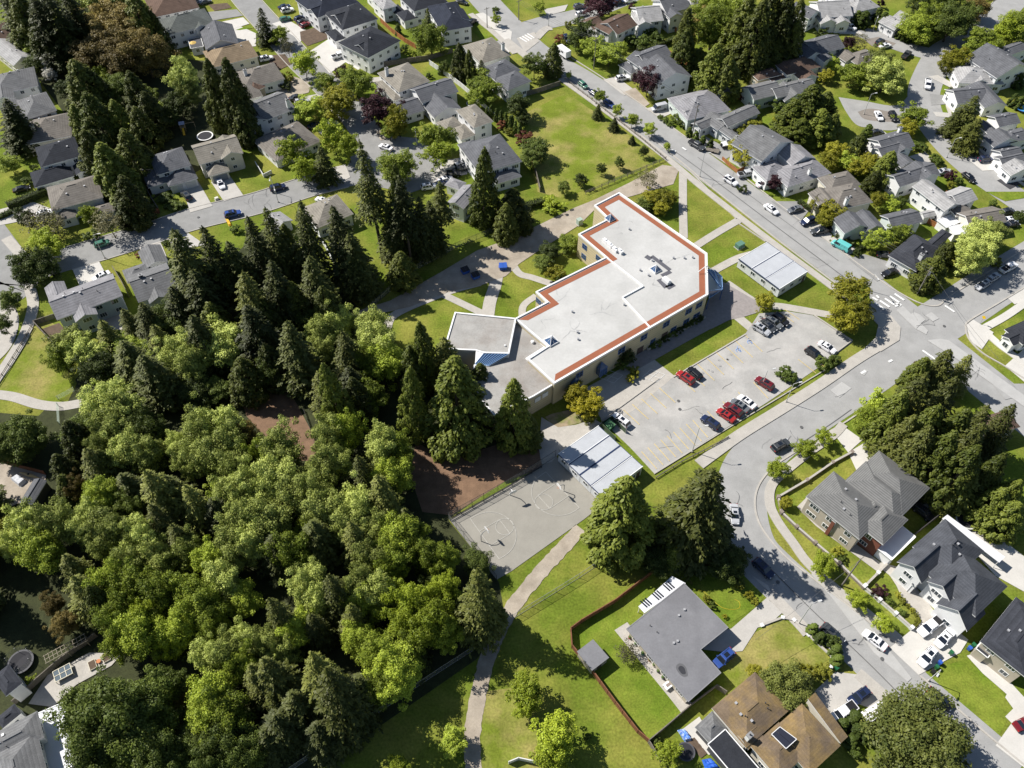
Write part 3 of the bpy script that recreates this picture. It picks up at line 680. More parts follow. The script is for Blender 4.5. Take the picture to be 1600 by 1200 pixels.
NEWCONC = mat('new_concrete', (.53, .51, .47), .9, noise=.06, nscale=.4, noise2=.05, n2scale=4)
GRAVEL = mat('gravel', (.385, .335, .27), .95, noise=.14, nscale=.35, noise2=.12, n2scale=5, tint=(.30, .255, .20))
DIRT = mat('dirt', (.185, .115, .072), .95, noise=.22, nscale=.5, noise2=.2, n2scale=5)
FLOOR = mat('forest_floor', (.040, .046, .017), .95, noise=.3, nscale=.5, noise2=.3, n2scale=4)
SOIL = mat('garden_soil', (.11, .078, .055), .95, noise=.25, nscale=.8, noise2=.2, n2scale=6)
PAINTW = mat('road_paint_white', (.70, .70, .68), .8, noise=.12, nscale=2.0)
PAINTY = mat('road_paint_yellow', (.56, .43, .17), .8, noise=.15, nscale=2.0)
PAINTB = mat('road_paint_blue', (.22, .34, .60), .8, noise=.12, nscale=2.0)
TAR = mat('tar_seam', (.12, .12, .12), .9)
b = MB(); b.add([(-1500, -1200, 0), (1500, -1200, 0), (1500, 2600, 0), (-1500, 2600, 0)], [(0, 1, 2, 3)])
tag(b.build('ground', GRASS), kind='structure')

# forest floor and lawns
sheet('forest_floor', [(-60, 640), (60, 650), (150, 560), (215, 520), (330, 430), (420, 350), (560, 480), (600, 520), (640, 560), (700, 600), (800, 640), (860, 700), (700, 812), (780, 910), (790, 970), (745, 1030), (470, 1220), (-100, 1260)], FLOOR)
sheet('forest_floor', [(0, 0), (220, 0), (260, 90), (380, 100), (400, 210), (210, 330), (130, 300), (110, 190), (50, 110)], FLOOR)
sheet('dirt_trail', [(360, 570), (400, 600), (455, 615), (490, 680), (500, 720), (470, 720), (420, 690), (385, 650)], DIRT)
sheet('dirt_trail', [(650, 690), (700, 720), (790, 690), (860, 700), (850, 730), (790, 752), (705, 805), (660, 800), (640, 740)], DIRT)
sheet('lawn', [(885, 145), (1040, 250), (985, 268), (880, 310), (840, 300), (815, 180)], DRYGRASS)
sheet('lawn', [(893, 986), (1030, 887), (1060, 905), (1100, 1090), (1012, 1158), (897, 1014)], LAWN)
sheet('lawn', [(1110, 1040), (1150, 1005), (1222, 965), (1295, 1030), (1250, 1060), (1170, 1070), (1120, 1120)], DRYGRASS)
sheet('lawn', [(1436, 1056), (1460, 1045), (1515, 1028), (1545, 1050), (1582, 1108), (1556, 1162)], LAWN)
sheet('lawn', [(0, 600), (30, 530), (60, 490), (90, 510), (120, 600), (100, 640), (0, 615)], DRYGRASS)
sheet('lawn', [(760, 1080), (800, 1075), (830, 1110), (900, 1200), (750, 1210), (748, 1150)], DRYGRASS)
sheet('lawn', [(1095, 880), (1160, 890), (1200, 925), (1180, 950), (1130, 980), (1095, 930)], LAWN)
# roads
zone(.034, 14)
ribbon('road', [(735, -25), (775, 20), (835, 80), (905, 122), (990, 178), (1090, 252), (1200, 334), (1340, 437), (1410, 492), (1478, 548), (1552, 608), (1680, 710)], 9.6, ASPH)
ribbon('road', [(770, 62), (850, 36), (905, 24), (960, 4), (1000, -14)], 8, ASPH)
ribbon('road', [(1435, 522), (1490, 488), (1560, 442), (1680, 368)], 11, ASPH)
ribbon('road', [(1440, 520), (1385, 567), (1320, 612), (1255, 655), (1200, 697), (1166, 738), (1158, 790), (1172, 850), (1208, 893), (1262, 940), (1345, 1005), (1420, 1080), (1500, 1150), (1580, 1220)], 9.2, ASPH)
ribbon('road', [(-60, 460), (40, 425), (120, 400), (220, 370), (300, 343), (400, 318), (480, 292), (560, 272), (620, 262)], 8.4, ASPHDARK)
ribbon('road', [(-40, 340), (0, 395), (30, 440), (-20, 480), (-60, 560)], 9, ASPHDARK)
ribbon('road', [(355, -40), (385, 0), (425, 45), (470, 95), (512, 135), (548, 175), (580, 215), (620, 250)], 8.2, ASPHDARK)
sheet('road', [(540, 268), (550, 240), (580, 215), (610, 212), (650, 216), (685, 236), (700, 262), (680, 288), (640, 302), (590, 292)], ASPHDARK)
ribbon('road', [(1600, -20), (1556, 28), (1515, 58), (1474, 82), (1452, 118), (1443, 152), (1455, 190), (1487, 232), (1532, 272), (1600, 318), (1690, 380)], 8.8, ASPH)
ribbon('road', [(1340, 48), (1375, 60), (1420, 76), (1468, 88)], 7.0, ASPH)
sheet('road', [(1310, 152), (1350, 158), (1400, 165), (1425, 145), (1450, 142), (1445, 180), (1400, 203), (1360, 200), (1338, 195), (1322, 175)], ASPH, curve=True)
sheet('road_island', [(1340, 175), (1358, 170), (1385, 174), (1408, 182), (1405, 190), (1375, 190), (1350, 186)], curve=True, m=mat('island_gravel', (.22, .195, .17), .9, noise=.1, nscale=.5))
sheet('road_island', [(1350, 62), (1372, 58), (1400, 68), (1390, 76), (1362, 72)], mat('island_gravel', (.3, .28, .25)))
# car park, court, plazas
zone(.082, 8)
sheet('worn_ground', [(852, 652), (866, 646), (900, 640), (925, 646), (932, 656), (905, 661), (880, 668), (866, 667)], mat('worn_earth', (.30, .235, .155), .95, noise=.2, nscale=.8, tint=(.17, .19, .05)), curve=True)
sheet('car_park', [(938, 655), (1028, 590), (1056, 586), (1165, 521), (1186, 490), (1232, 487), (1270, 493), (1332, 535), (1275, 577), (1200, 628), (1130, 672), (1022, 740), (985, 700)], LOT)
sheet('play_court', [(702, 812), (800, 757), (868, 713), (950, 782), (912, 812), (800, 892), (776, 906)], COURT)
sheet('plaza', [(846, 652), (872, 668), (900, 664), (928, 655), (940, 662), (876, 706), (862, 722), (846, 726), (842, 700)], CONC)
sheet('plaza', [(916, 606), (1000, 560), (1022, 562), (1054, 588), (992, 640), (948, 668), (930, 640)], CONC)
sheet('plaza', [(1094, 498), (1112, 455), (1128, 440), (1160, 458), (1188, 474), (1186, 488), (1160, 496), (1140, 500), (1110, 515)], mat('brick_paving', (.27, .245, .235), .9, noise=.12, nscale=1.2, noise2=.1, n2scale=8))
ribbon('path', [(985, 572), (1060, 530), (1140, 487)], 3.2, mat('brick_paving', (.27, .245, .235)))
sheet('gravel_lane', [(1062, 262), (1035, 258), (985, 285), (930, 312), (895, 326), (800, 372), (745, 392), (690, 425), (610, 470), (560, 486), (560, 498), (640, 480), (700, 457), (752, 446), (790, 432), (812, 412), (842, 392), (905, 352), (935, 322), (1000, 303), (1052, 288)], GRAVEL)
ribbon('path', [(604, 514), (612, 496), (640, 480), (700, 456), (750, 442)], 2.0, CONC)
ribbon('path', [(694, 461), (725, 476), (758, 492)], 1.8, CONC)
ribbon('path', [(778, 418), (774, 445), (766, 470), (762, 494)], 2.8, CONC)
ribbon('path', [(800, 412), (812, 428), (832, 434), (862, 444)], 1.8, CONC)
ribbon('path', [(838, 462), (818, 478), (816, 500)], 1.6, CONC)
ribbon('path', [(1067, 268), (1067, 320), (1068, 372)], 2.0, CONC)
ribbon('path', [(1158, 342), (1120, 364), (1082, 388)], 2.0, CONC)
ribbon('path', [(1112, 425), (1150, 405), (1175, 397)], 2.0, CONC)
ribbon('path', [(1146, 490), (1170, 510), (1200, 536)], 2.2, CONC)
ribbon('path', [(1135, 442), (1185, 474), (1228, 480), (1306, 494)], 2.0, CONC)
ribbon('gravel_path', [(742, 1225), (738, 1150), (750, 1075), (767, 1015), (800, 950), (850, 888), (908, 826)], 2.5, GRAVEL, rag=.14)
ribbon('path', [(-20, 615), (20, 620), (60, 632), (95, 635), (128, 630)], 2.2, CONC)
# pavements, raised 0.1 m with kerb faces
ribbon('pavement', [(876, 123), (952, 178), (1040, 246), (1100, 296), (1200, 374), (1302, 450), (1350, 484)], 1.8, CONC, h=.10)
ribbon('kerb', [(884, 119), (975, 183), (1055, 246), (1110, 292), (1203, 366), (1305, 443), (1358, 482)], .35, CONC, h=.13)
sheet('pavement', [(1345, 480), (1366, 486), (1392, 494), (1407, 512), (1405, 532), (1376, 550), (1350, 545), (1368, 528), (1372, 508)], CONC, h=.10)
ribbon('pavement', [(1392, 530), (1340, 561), (1283, 600), (1228, 635), (1160, 677), (1122, 704), (1092, 726)], 2.3, CONC, h=.10)
ribbon('kerb', [(892, 90), (945, 124), (1005, 166), (1075, 217), (1135, 256), (1210, 314), (1297, 380), (1375, 438), (1402, 456), (1437, 474), (1465, 478), (1482, 464), (1520, 440), (1640, 364)], .3, CONC, h=.12)
sheet('pavement', [(1510, 508), (1520, 500), (1552, 520), (1534, 546), (1516, 534)], NEWCONC, h=.10)
ribbon('pavement', [(1532, 516), (1570, 495), (1610, 468), (1660, 438)], 1.7, NEWCONC, h=.10)
ribbon('pavement', [(1540, 520), (1565, 542), (1590, 560), (1640, 600)], 1.7, NEWCONC, h=.10)
ribbon('kerb', [(1640, 426), (1560, 474), (1515, 501), (1509, 512), (1514, 530), (1535, 552), (1572, 574), (1640, 618)], .3, CONC, h=.12)
sheet('driveway', [(1570, 572), (1600, 545), (1660, 590), (1630, 622)], NEWCONC)
sheet('driveway', [(1573, 465), (1588, 456), (1640, 430), (1650, 440), (1600, 470), (1585, 476)], NEWCONC)
ribbon('pavement', [(1318, 663), (1300, 682), (1265, 706), (1225, 738), (1205, 760), (1203, 788), (1215, 815), (1240, 850), (1262, 880), (1305, 920), (1358, 962), (1405, 1000)], 1.7, CONC, h=.10)
ribbon('kerb', [(1350, 640), (1317, 662), (1240, 708), (1205, 733), (1184, 762), (1180, 795), (1192, 828), (1225, 868), (1275, 908), (1345, 962), (1402, 1006)], .3, CONC, h=.12)
ribbon('kerb', [(1437, 1056), (1480, 1094), (1540, 1146), (1620, 1212)], .3, CONC, h=.12)
ribbon('pavement', [(1206, 930), (1248, 974), (1262, 990)], 2.0, CONC, h=.08)
ribbon('pavement', [(1340, 1052), (1372, 1080), (1404, 1108)], 2.0, CONC, h=.08)
ribbon('pavement', [(10, 372), (24, 388), (36, 402)], 2.4, CONC, h=.10)
ribbon('pavement', [(46, 446), (52, 478), (40, 520), (20, 556), (-10, 600)], 2.4, CONC, h=.10)
ribbon('road', [(-10, 465), (10, 500), (0, 540), (-30, 570)], 5, CONC)
ribbon('pavement', [(735, 22), (772, 52), (805, 84)], 1.8, CONC, h=.10)
ribbon('pavement', [(838, 60), (852, 46), (862, 44)], 2.6, CONC, h=.10)
ribbon('pavement', [(790, 62), (822, 88), (830, 94)], 2.4, CONC, h=.10)
ribbon('pavement', [(1462, 140), (1460, 165), (1478, 200), (1520, 250), (1600, 306), (1660, 345)], 1.0, CONC, h=.10, off=3.6)
for o_ in (4.32, -4.32):
    ribbon('kerb', [(108, 404), (220, 370), (300, 343), (400, 318), (480, 292), (538, 277)], .22, CONC, h=.09, off=o_, z=.1)
    ribbon('kerb', [(355, -40), (385, 0), (425, 45), (470, 95), (512, 135), (550, 177)], .22, CONC, h=.09, off=o_, z=.1)
ribbon('kerb', [(1600, -20), (1556, 28), (1515, 58), (1478, 80)], .22, CONC, h=.09, off=-4.5, z=.1)
# driveways and yards
zone(.117, 8)
T = Tile(1, 0)
for P, m in [(((340, 320), (470, 235), (560, 285), (680, 400), (640, 440), (560, 390), (460, 460)), NEWCONC), (((100, 150), (190, 120), (330, 200), (270, 270), (240, 230)), NEWCONC), (((275, 200), (400, 165), (470, 200), (460, 240), (320, 290), (280, 250)), SOIL),
             (((60, 350), (180, 340), (230, 400), (120, 450)), SOIL), (((120, 570), (240, 480), (350, 520), (330, 580), (180, 620)), GRAVEL), (((230, 620), (380, 590), (470, 630), (440, 680), (260, 680)), DRIVE),
             (((340, 790), (470, 740), (560, 820), (420, 850)), DRIVE), (((430, 1060), (560, 1030), (590, 1110), (510, 1150)), DRIVE), (((1200, 1000), (1330, 980), (1320, 1090), (1110, 1140), (1090, 1100)), DRIVE),
             (((690, 490), (800, 480), (820, 500), (710, 520)), CONC), (((1370, 90), (1420, 80), (1600, 200), (1590, 290)), NEWCONC), (((1360, 200), (1470, 170), (1540, 240), (1440, 290)), LAWN), (((1500, 300), (1560, 280), (1600, 310), (1560, 350)), NEWCONC),
             (((750, 830), (800, 800), (850, 860), (780, 880)), GRAVEL)]:
    sheet('driveway' if m in (NEWCONC, DRIVE, GRAVEL, CONC) else 'garden_bed' if m is SOIL else 'lawn', [T(*p) for p in P], m)
T = Tile(0, 0)
for P, m in [(((1270, 80), (1480, 60), (1520, 100), (1330, 130)), ASPHDARK), (((1330, 150), (1520, 110), (1560, 150), (1400, 200)), NEWCONC), (((1380, 170), (1470, 150), (1600, 210), (1600, 290), (1500, 300)), NEWCONC), (((1470, 190), (1570, 155), (1590, 175), (1500, 190)), LAWN),
             (((1300, 30), (1420, 20), (1450, 50), (1340, 70)), SOIL), (((1140, 1180), (1230, 1120), (1330, 1290), (1190, 1330)), DRIVE), (((1320, 1140), (1430, 1090), (1520, 1220), (1400, 1260)), DRIVE)]:
    sheet('driveway' if m in (NEWCONC, DRIVE, ASPHDARK) else 'garden_bed' if m is SOIL else 'lawn', [T(*p) for p in P], m)
T = Tile(0, 1)
for P, m in [(((455, 487), (620, 435), (670, 530), (500, 590)), NEWCONC), (((870, 350), (1000, 310), (1020, 350), (1060, 450), (940, 450)), DRIVE), (((1050, 290), (1180, 260), (1280, 330), (1100, 380)), DRIVE), (((0, 110), (200, 60), (330, 110), (100, 190), (0, 210)), DRIVE),
             (((640, 800), (760, 760), (780, 860), (680, 870)), CONC), (((260, 860), (370, 820), (420, 880), (330, 940)), SOIL)]:
    sheet('driveway' if m is not SOIL else 'garden_bed', [T(*p) for p in P], m)
T = Tile(2, 0)
for P, m in [(((200, 60), (350, 30), (330, 70), (220, 100)), DRIVE), (((570, 500), (650, 480), (760, 560), (700, 600)), DRIVE), (((690, 580), (770, 550), (860, 650), (830, 670)), GRAVEL), (((830, 680), (990, 650), (1020, 700), (930, 740)), DRIVE),
             (((1100, 870), (1200, 850), (1400, 960), (1310, 1010)), ASPHDARK), (((1480, 1080), (1600, 1060), (1600, 1190)), DRIVE), (((30, 240), (140, 200), (170, 260), (80, 330)), CONC)]:
    sheet('driveway', [T(*p) for p in P], m)
T = Tile(3, 0)
for P, m in [(((380, 170), (560, 190), (600, 215), (450, 215)), DRIVE), (((1000, 480), (1060, 470), (1190, 540), (1160, 560)), DRIVE), (((1010, 590), (1140, 600), (1150, 650), (1020, 660)), ASPHDARK), (((1030, 700), (1160, 710), (1190, 740), (1050, 730)), DRIVE), (((1250, 1000), (1400, 970), (1480, 1060), (1340, 1070)), NEWCONC), (((1430, 1130), (1530, 1090), (1600, 1140), (1510, 1185)), mat('fresh_asphalt', (.05, .05, .055), .9)),
             (((880, 980), (980, 950), (1040, 1010), (960, 1020)), DRIVE), (((1400, 60), (1480, 40), (1540, 90), (1440, 190), (1390, 170)), ASPH), (((620, 800), (720, 820), (760, 850), (650, 870)), DRIVE)]:
    sheet('driveway', [T(*p) for p in P], m)
T = Tile(3, 1)
for P, m in [(((500, 420), (600, 390), (760, 440), (730, 540), (680, 560)), ASPHDARK), (((20, 60), (180, 60), (260, 110), (200, 190)), ASPHDARK), (((200, 180), (300, 180), (400, 270), (380, 310)), DRIVE), (((380, 290), (470, 270), (560, 370), (490, 400)), DRIVE), (((1360, 0), (1600, 0), (1600, 40), (1480, 60)), LAWN)]:
    sheet('driveway' if m is not LAWN else 'lawn', [T(*p) for p in P], m)
T = Tile(3, 2)
for P, m in [(((400, 300), (470, 265), (590, 350), (500, 430)), NEWCONC), (((500, 430), (600, 370), (640, 350), (1170, 740), (1110, 800), (960, 800), (560, 560)), NEWCONC), (((180, 770), (250, 700), (350, 880), (480, 950), (720, 1130), (690, 1180), (300, 890)), CONC),
             (((1090, 830), (1190, 780), (1330, 870), (1600, 1080), (1600, 1300), (1420, 1200)), NEWCONC), (((1400, 0), (1600, 0), (1600, 70), (1480, 100)), ASPH)]:
    sheet('driveway', [T(*p) for p in P], m)
T = Tile(3, 3)
for P, m in [(((760, 450), (880, 350), (960, 300), (1060, 240), (1250, 400), (1200, 480), (940, 620)), NEWCONC), (((640, -100), (760, 0), (800, 60), (840, 150), (960, 280), (930, 320), (1060, 250), (830, -50)), CONC), (((1240, 500), (1330, 470), (1600, 760), (1600, 1200), (1420, 1060), (1520, 920), (1480, 880), (1530, 830), (1480, 760), (1490, 740), (1340, 610)), NEWCONC),
             (((260, 750), (420, 600), (590, 620), (820, 840), (730, 860), (560, 800), (420, 900)), DRIVE), (((-100, 330), (0, 150), (100, 220), (0, 310)), DRIVE)]:
    sheet('driveway', [T(*p) for p in P], m)
T = Tile(2, 3)
for P, m in [(((1370, 330), (1600, 130), (1620, 190), (1440, 470), (1350, 480), (1190, 460), (1310, 340)), DRIVE), (((640, 340), (720, 290), (1060, 740), (1130, 800), (1060, 860), (990, 770)), CONC), (((1050, 970), (1170, 880), (1290, 1080), (1230, 1120)), NEWCONC), (((1500, 0), (1600, 60), (1620, 110), (1560, 60)), DRIVE)]:
    sheet('driveway', [T(*p) for p in P], m)
T = Tile(0, 2)
sheet('yard_paving', [T(-40, 480), T(60, 500), T(290, 570), T(280, 640), T(130, 740), T(-40, 820)], GRAVEL)
T = Tile(0, 3)
sheet('yard_paving', [T(180, 800), T(300, 620), T(560, 480), T(760, 490), T(700, 560), T(480, 680), T(330, 820)], CONC)
# paint on the roads
zone(.118, 8)
def dash(p, q, wd, m=PAINTW, name='road_marking'): ribbon(name, [p, q], wd, m, curve=False, z=.11)
def stripes(name, P, wd, m): 
    b = MB()
    for p, q in P:
        A, B = at(*p), at(*q); d = (B - A).normalized(); n = Vector((-d.y, d.x, 0)) * wd / 2
        b.add([tuple(v + Vector((0, 0, .0))) for v in (A - n + Vector((0, 0, .25 * 0 + ZP)), B - n + Vector((0, 0, ZP)), B + n + Vector((0, 0, ZP)), A + n + Vector((0, 0, ZP)))], [(0, 1, 2, 3)])
    return tag(b.build(name, m), kind='structure')
ZP = .162
stripes('crosswalk', [((1367 + 7.6 * i, 474 - 3.6 * i + .0 * i), (1382 + 7.6 * i, 484 - 3.6 * i)) for i in range(5)], .62, PAINTW)
stripes('crosswalk', [((812 + 4 * i, 59 - 2 * i), (823 + 4 * i, 66 - 2 * i)) for i in range(4)], .55, PAINTW)
stripes('road_marking', [((1363, 465), (1371, 470)), ((1369, 462), (1373, 466)), ((1400, 474), (1407, 479)), ((1398, 479), (1408, 476)), ((1441, 548), (1464, 564)), ((1476, 478), (1491, 488)), ((1046, 233), (1056, 237)), ((1066, 231), (1072, 235)), ((1388, 566), (1394, 563)), ((1345, 584), (1352, 580))], .55, PAINTW)
sheet('road_patch', [(1344, 584), (1350, 577), (1356, 580), (1350, 587)], ASPHPATCH)
sheet('road_patch', [(1297, 610), (1315, 597), (1330, 607), (1311, 622)], ASPHPATCH)
sheet('road_patch', [(1400, 485), (1410, 478), (1450, 517), (1447, 523), (1430, 514)], ASPHPATCH)
sheet('road_patch', [(1417, 495), (1428, 488), (1437, 492), (1446, 500), (1438, 506)], ASPHPATCH)
sheet('road_patch', [(1445, 494), (1455, 488), (1467, 498), (1457, 503)], ASPHPATCH)
sheet('road_patch', [(1448, 532), (1470, 530), (1482, 532), (1600, 618), (1600, 636), (1500, 565)], ASPHPATCH)
sheet('road_patch', [(1267, 897), (1277, 893), (1312, 920), (1424, 1060), (1418, 1066), (1365, 1020), (1300, 935)], ASPHPATCH)
ribbon('road_seam', [(1010, 205), (1100, 270), (1220, 360), (1330, 442)], .18, TAR)
ribbon('road_seam', [(1090, 246), (1180, 312), (1310, 408)], .12, TAR)
ribbon('road_seam', [(1330, 640), (1290, 668), (1230, 706)], .14, TAR)
ribbon('road_seam', [(1195, 880), (1270, 955), (1350, 1030), (1410, 1090)], .16, TAR)
# parking bays
b = []
for i in range(9):                                            # lower row along the verge
    t = i / 8; b.append(((1002 + 80 * t, 706 - 49 * t), (1026 + 80 * t, 733 - 49 * t)))
for i in range(4): b.append(((1105 + 24 * i, 643 - 15 * i), (1128 + 24 * i, 668 - 15 * i)))
for i in range(8): b.append(((1150 + 12.0 * i, 520 - 7.4 * i) if 0 else (1059 + 15 * i, 587 - 9 * i), (1086 + 15 * i, 613 - 9 * i)))
for i in range(7): b.append(((974 + 14 * i, 641 - 8.6 * i), (999 + 14 * i, 664 - 8.6 * i)) if i < 5 else ((1247 + 14 * (i - 5), 562 - 9 * (i - 5)), (1275 + 14 * (i - 5), 584 - 9 * (i - 5))))
for i in range(5): b.append(((1190 + 9 * i, 500 - 4 * i), (1213 + 9 * i, 516 - 4 * i)))
ZP += .004
stripes('bay_lines', b, .16, PAINTY)
for (x, y) in ((1153, 548), (1171, 535)):
    s = MB(); p = at(x, y)
    for k in range(10):
        a0, a1 = 2 * math.pi * k / 12 - 1, 2 * math.pi * (k + 1) / 12 - 1
        s.add([(p.x + r * math.cos(a), p.y + r * math.sin(a), ZP) for r, a in ((.45, a0), (.62, a0), (.62, a1), (.45, a1))], [(0, 1, 2, 3)])
    for A, B in (((0, .0), (.0, 1.0)), ((0, .5), (.5, .5)), ((0, .05), (.55, .0)), ((.5, .05), (.75, -.45))):
        a, c = Vector((p.x + A[0], p.y + A[1], ZP)), Vector((p.x + B[0], p.y + B[1], ZP)); d = (c - a).normalized(); n = Vector((-d.y, d.x, 0)) * .08
        s.quad(a - n, c - n, c + n, a + n)
    s.add([(p.x + .14 * math.cos(i * .8), p.y + 1.15 + .14 * math.sin(i * .8), ZP) for i in range(8)], [tuple(range(8))])
    tag(s.build('wheelchair_symbol', PAINTB), kind='structure')
# court lines
def court(mid, bp, inward):
    o = at(*mid); e = (at(*bp) - o); R = e.length; e.normalize(); n = at(*inward) - o; n -= e * n.dot(e); n.normalize()
    s = MB(); Wd = .034
    P = lambda u, v: (o.x + e.x * u + n.x * v, o.y + e.y * u + n.y * v, ZP)
    def ln(u0, v0, u1, v1):
        a, c = Vector((u0, v0)), Vector((u1, v1)); d = (c - a).normalized(); k = Vector((-d.y, d.x)) * Wd
        s.add([P(*(a - k)), P(*(c - k)), P(*(c + k)), P(*(a + k))], [(0, 1, 2, 3)])
    def arc(cu, cv, r, t0, t1, k=28):
        for i in range(k):
            a, c = t0 + (t1 - t0) * i / k, t0 + (t1 - t0) * (i + 1) / k
            s.add([P(cu + q * math.cos(t), cv + q * math.sin(t)) for q, t in ((r - Wd, a), (r + Wd, a), (r + Wd, c), (r - Wd, c))], [(0, 1, 2, 3)])
    ln(-R, 0, R, 0); ln(-R, 0, -R, 1.2); ln(R, 0, R, 1.2); arc(0, 1.2, R, 0, math.pi)
    k = R * .36; ln(-k, 0, -k, R * .9); ln(k, 0, k, R * .9); ln(-k, R * .9, k, R * .9); arc(0, R * .9, k * .95, 0, 2 * math.pi)
    tag(s.build('court_lines', mat('faded_paint', (.52, .51, .47), .85, noise=.15, nscale=2)), kind='structure')
    return o, e, n
COURT1 = court((878.5, 765.5), (905, 794), (800, 815)); COURT2 = court((757, 842), (780, 874), (820, 802))
s = []
for (cx_, cy_) in ((955, 589), (1021, 588)):                  # four-square games
    a = (11, 4); c = (-7, 6)
    for t in (-1, 0, 1):
        s.append(((cx_ - a[0] + c[0] * t, cy_ - a[1] + c[1] * t), (cx_ + a[0] + c[0] * t, cy_ + a[1] + c[1] * t)))
        s.append(((cx_ - c[0] + a[0] * t, cy_ - c[1] + a[1] * t), (cx_ + c[0] + a[0] * t, cy_ + c[1] + a[1] * t)))
stripes('game_lines', s, .09, PAINTW)
# timber kerbs round the car park and lawns
ribbon('kerb', [(1052, 590), (1165, 523)], .25, CONC, h=.14, curve=False)
ribbon('kerb', [(1272, 494), (1331, 533), (1300, 556)], .3, CONC, h=.25, curve=False)
ribbon('kerb', [(1022, 741), (1130, 674), (1290, 578)], .2, CONC, h=.12, curve=False)
ribbon('kerb', [(940, 658), (1030, 592)], .2, CONC, h=.15, curve=False)
ribbon('kerb', [(1078, 268), (1150, 342)], .25, CONC, h=.15, curve=False)
ribbon('kerb', [(1153, 349), (1196, 378)], .25, CONC, h=.15, curve=False)

# cracks, patches and covers in the paving
zone(.168, 1); _rc = random.Random(4)
for k in range(54):
    x, y, sx = _rc.choice(((1040, 222, 1), (1130, 285, 1), (1215, 345, 1), (1300, 405, 1), (1370, 455, 1), (1440, 510, 1), (1530, 585, 1), (1330, 610, -1), (1230, 690, -1), (1170, 800, 0), (1250, 930, 1), (1340, 1010, 1), (1430, 1090, 1), (1080, 640, 0), (1150, 590, 0), (1220, 540, 0), (1030, 690, 0), (1280, 540, 0), (600, 250, 0), (250, 362, -1), (400, 310, -1), (1470, 215, 1), (850, 95, 1), (930, 150, 1)))
    x += _rc.uniform(-26, 26); y += _rc.uniform(-12, 12) + (.75 * (x - x) if 0 else 0); a = _rc.uniform(0, 6.28); P = [(x, y)]
    for j in range(_rc.randint(3, 6)): a += _rc.uniform(-.45, .45); P.append((P[-1][0] + math.cos(a) * 6, P[-1][1] + math.sin(a) * 4))
    ribbon('road_crack', P, _rc.uniform(.03, .065), TAR)
MH = mat('manhole_iron', (.10, .10, .10), .7); STN = mat('oil_stain', (.30, .295, .285), .8, noise=.2, nscale=2)
for k, (x, y) in enumerate(((1305, 560), (1475, 510), (1062, 640), (890 + 170, 627), (1370, 478 + 52), (1148, 262), (1252, 668), (1215, 910), (1378, 1030), (640, 268), (310, 340), (1480, 232))):
    p = at(x, y); b = MB(); b.add([(p.x + .38 * math.cos(i * .524), p.y + .38 * math.sin(i * .524), .172) for i in range(12)], [tuple(range(12))]); tag(b.build('manhole_cover', MH), kind='structure')
for k in range(14, 26):
    t = k / 25; x, y = (1014 + 92 * t, 719 - 56 * t) if k < 14 else (1072 + 90 * (t - .5) * 1.6, 600 - 54 * (t - .5) * 1.6); p = at(x + _rc.uniform(-4, 4), y + _rc.uniform(-4, 4)); r_ = _rc.uniform(.2, .42); b = MB()
    b.add([(p.x + r_ * _rc.uniform(.6, 1.1) * math.cos(i * .63), p.y + r_ * _rc.uniform(.6, 1.1) * math.sin(i * .63), .159) for i in range(10)], [tuple(range(10))]); tag(b.build('oil_stain', STN), kind='structure')
# ------------------------------------------------------------------ school
ZR = 7.7
sc_px = [(866, 599), (1106, 460), (1104.5, 396), (967.5, 301), (929, 321), (951, 342), (904, 366), (947, 402), (837.5, 456), (855, 472), (805, 498), (856, 541), (825, 561)]
SP = [at(*p, ZR) for p in sc_px]
org = sum(SP, Vector()) / len(SP); org.z = 0
school = empty('school_building', org, 0, 'two storey cream school with a flat white roof edged by rust red strips', 'school')
LANDMARKS.append(('the cream school', 985, 430))
L2 = [(p.x - org.x, p.y - org.y) for p in SP]
def ccw(P):
    a = sum(P[i][0] * P[(i + 1) % len(P)][1] - P[(i + 1) % len(P)][0] * P[i][1] for i in range(len(P)))
    return P if a > 0 else P[::-1]
b = MB(); b.prism(L2, 0, ZR - .3, 0)
wallm = mat('school_siding', (.58, .50, .33), .8, noise=.06, nscale=.5, rows=.22, rowf=1.25)
b.build('wall', wallm, school)
ROOFW = mat('white_membrane', (.495, .49, .47), .85, noise=.07, nscale=.15, noise2=.05, n2scale=2.2, tint=(.43, .425, .405))
b = MB(); b.add([(x, y, ZR - .18) for x, y in ccw(L2)], [tuple(range(len(L2)))]); roof = b.build('roof', ROOFW, school)
def inset(P, i, d, closed=True):
    """corner i of outline P (counter-clockwise) pushed in by d"""
    n = len(P); a, p, c = Vector(P[i - 1]), Vector(P[i]), Vector(P[(i + 1) % n])
    d0 = (p - a).normalized(); d1 = (c - p).normalized(); n0 = Vector((-d0.y, d0.x)); n1 = Vector((-d1.y, d1.x))
    k = n0 + n1; k = k / max(k.length_squared, .2) * 2
    return p + k * d
def ring(Mb, P, d0, d1, z0, z1, skip=(), mi=0):
    n = len(P)
    for i in range(n):
        if i in skip: continue
        j = (i + 1) % n
        o0, o1, i0, i1 = inset(P, i, d0), inset(P, j, d0), inset(P, i, d1), inset(P, j, d1)
        Mb.hexa([(*o0, z0), (*o1, z0), (*i1, z0), (*i0, z0)], [(*o0, z1), (*o1, z1), (*i1, z1), (*i0, z1)], mi)
CP = ccw(L2); rev = CP is not L2
b = MB(); ring(b, CP, -.1, .28, ZR - .45, ZR + .12); b.build('parapet', WHITE, roof)
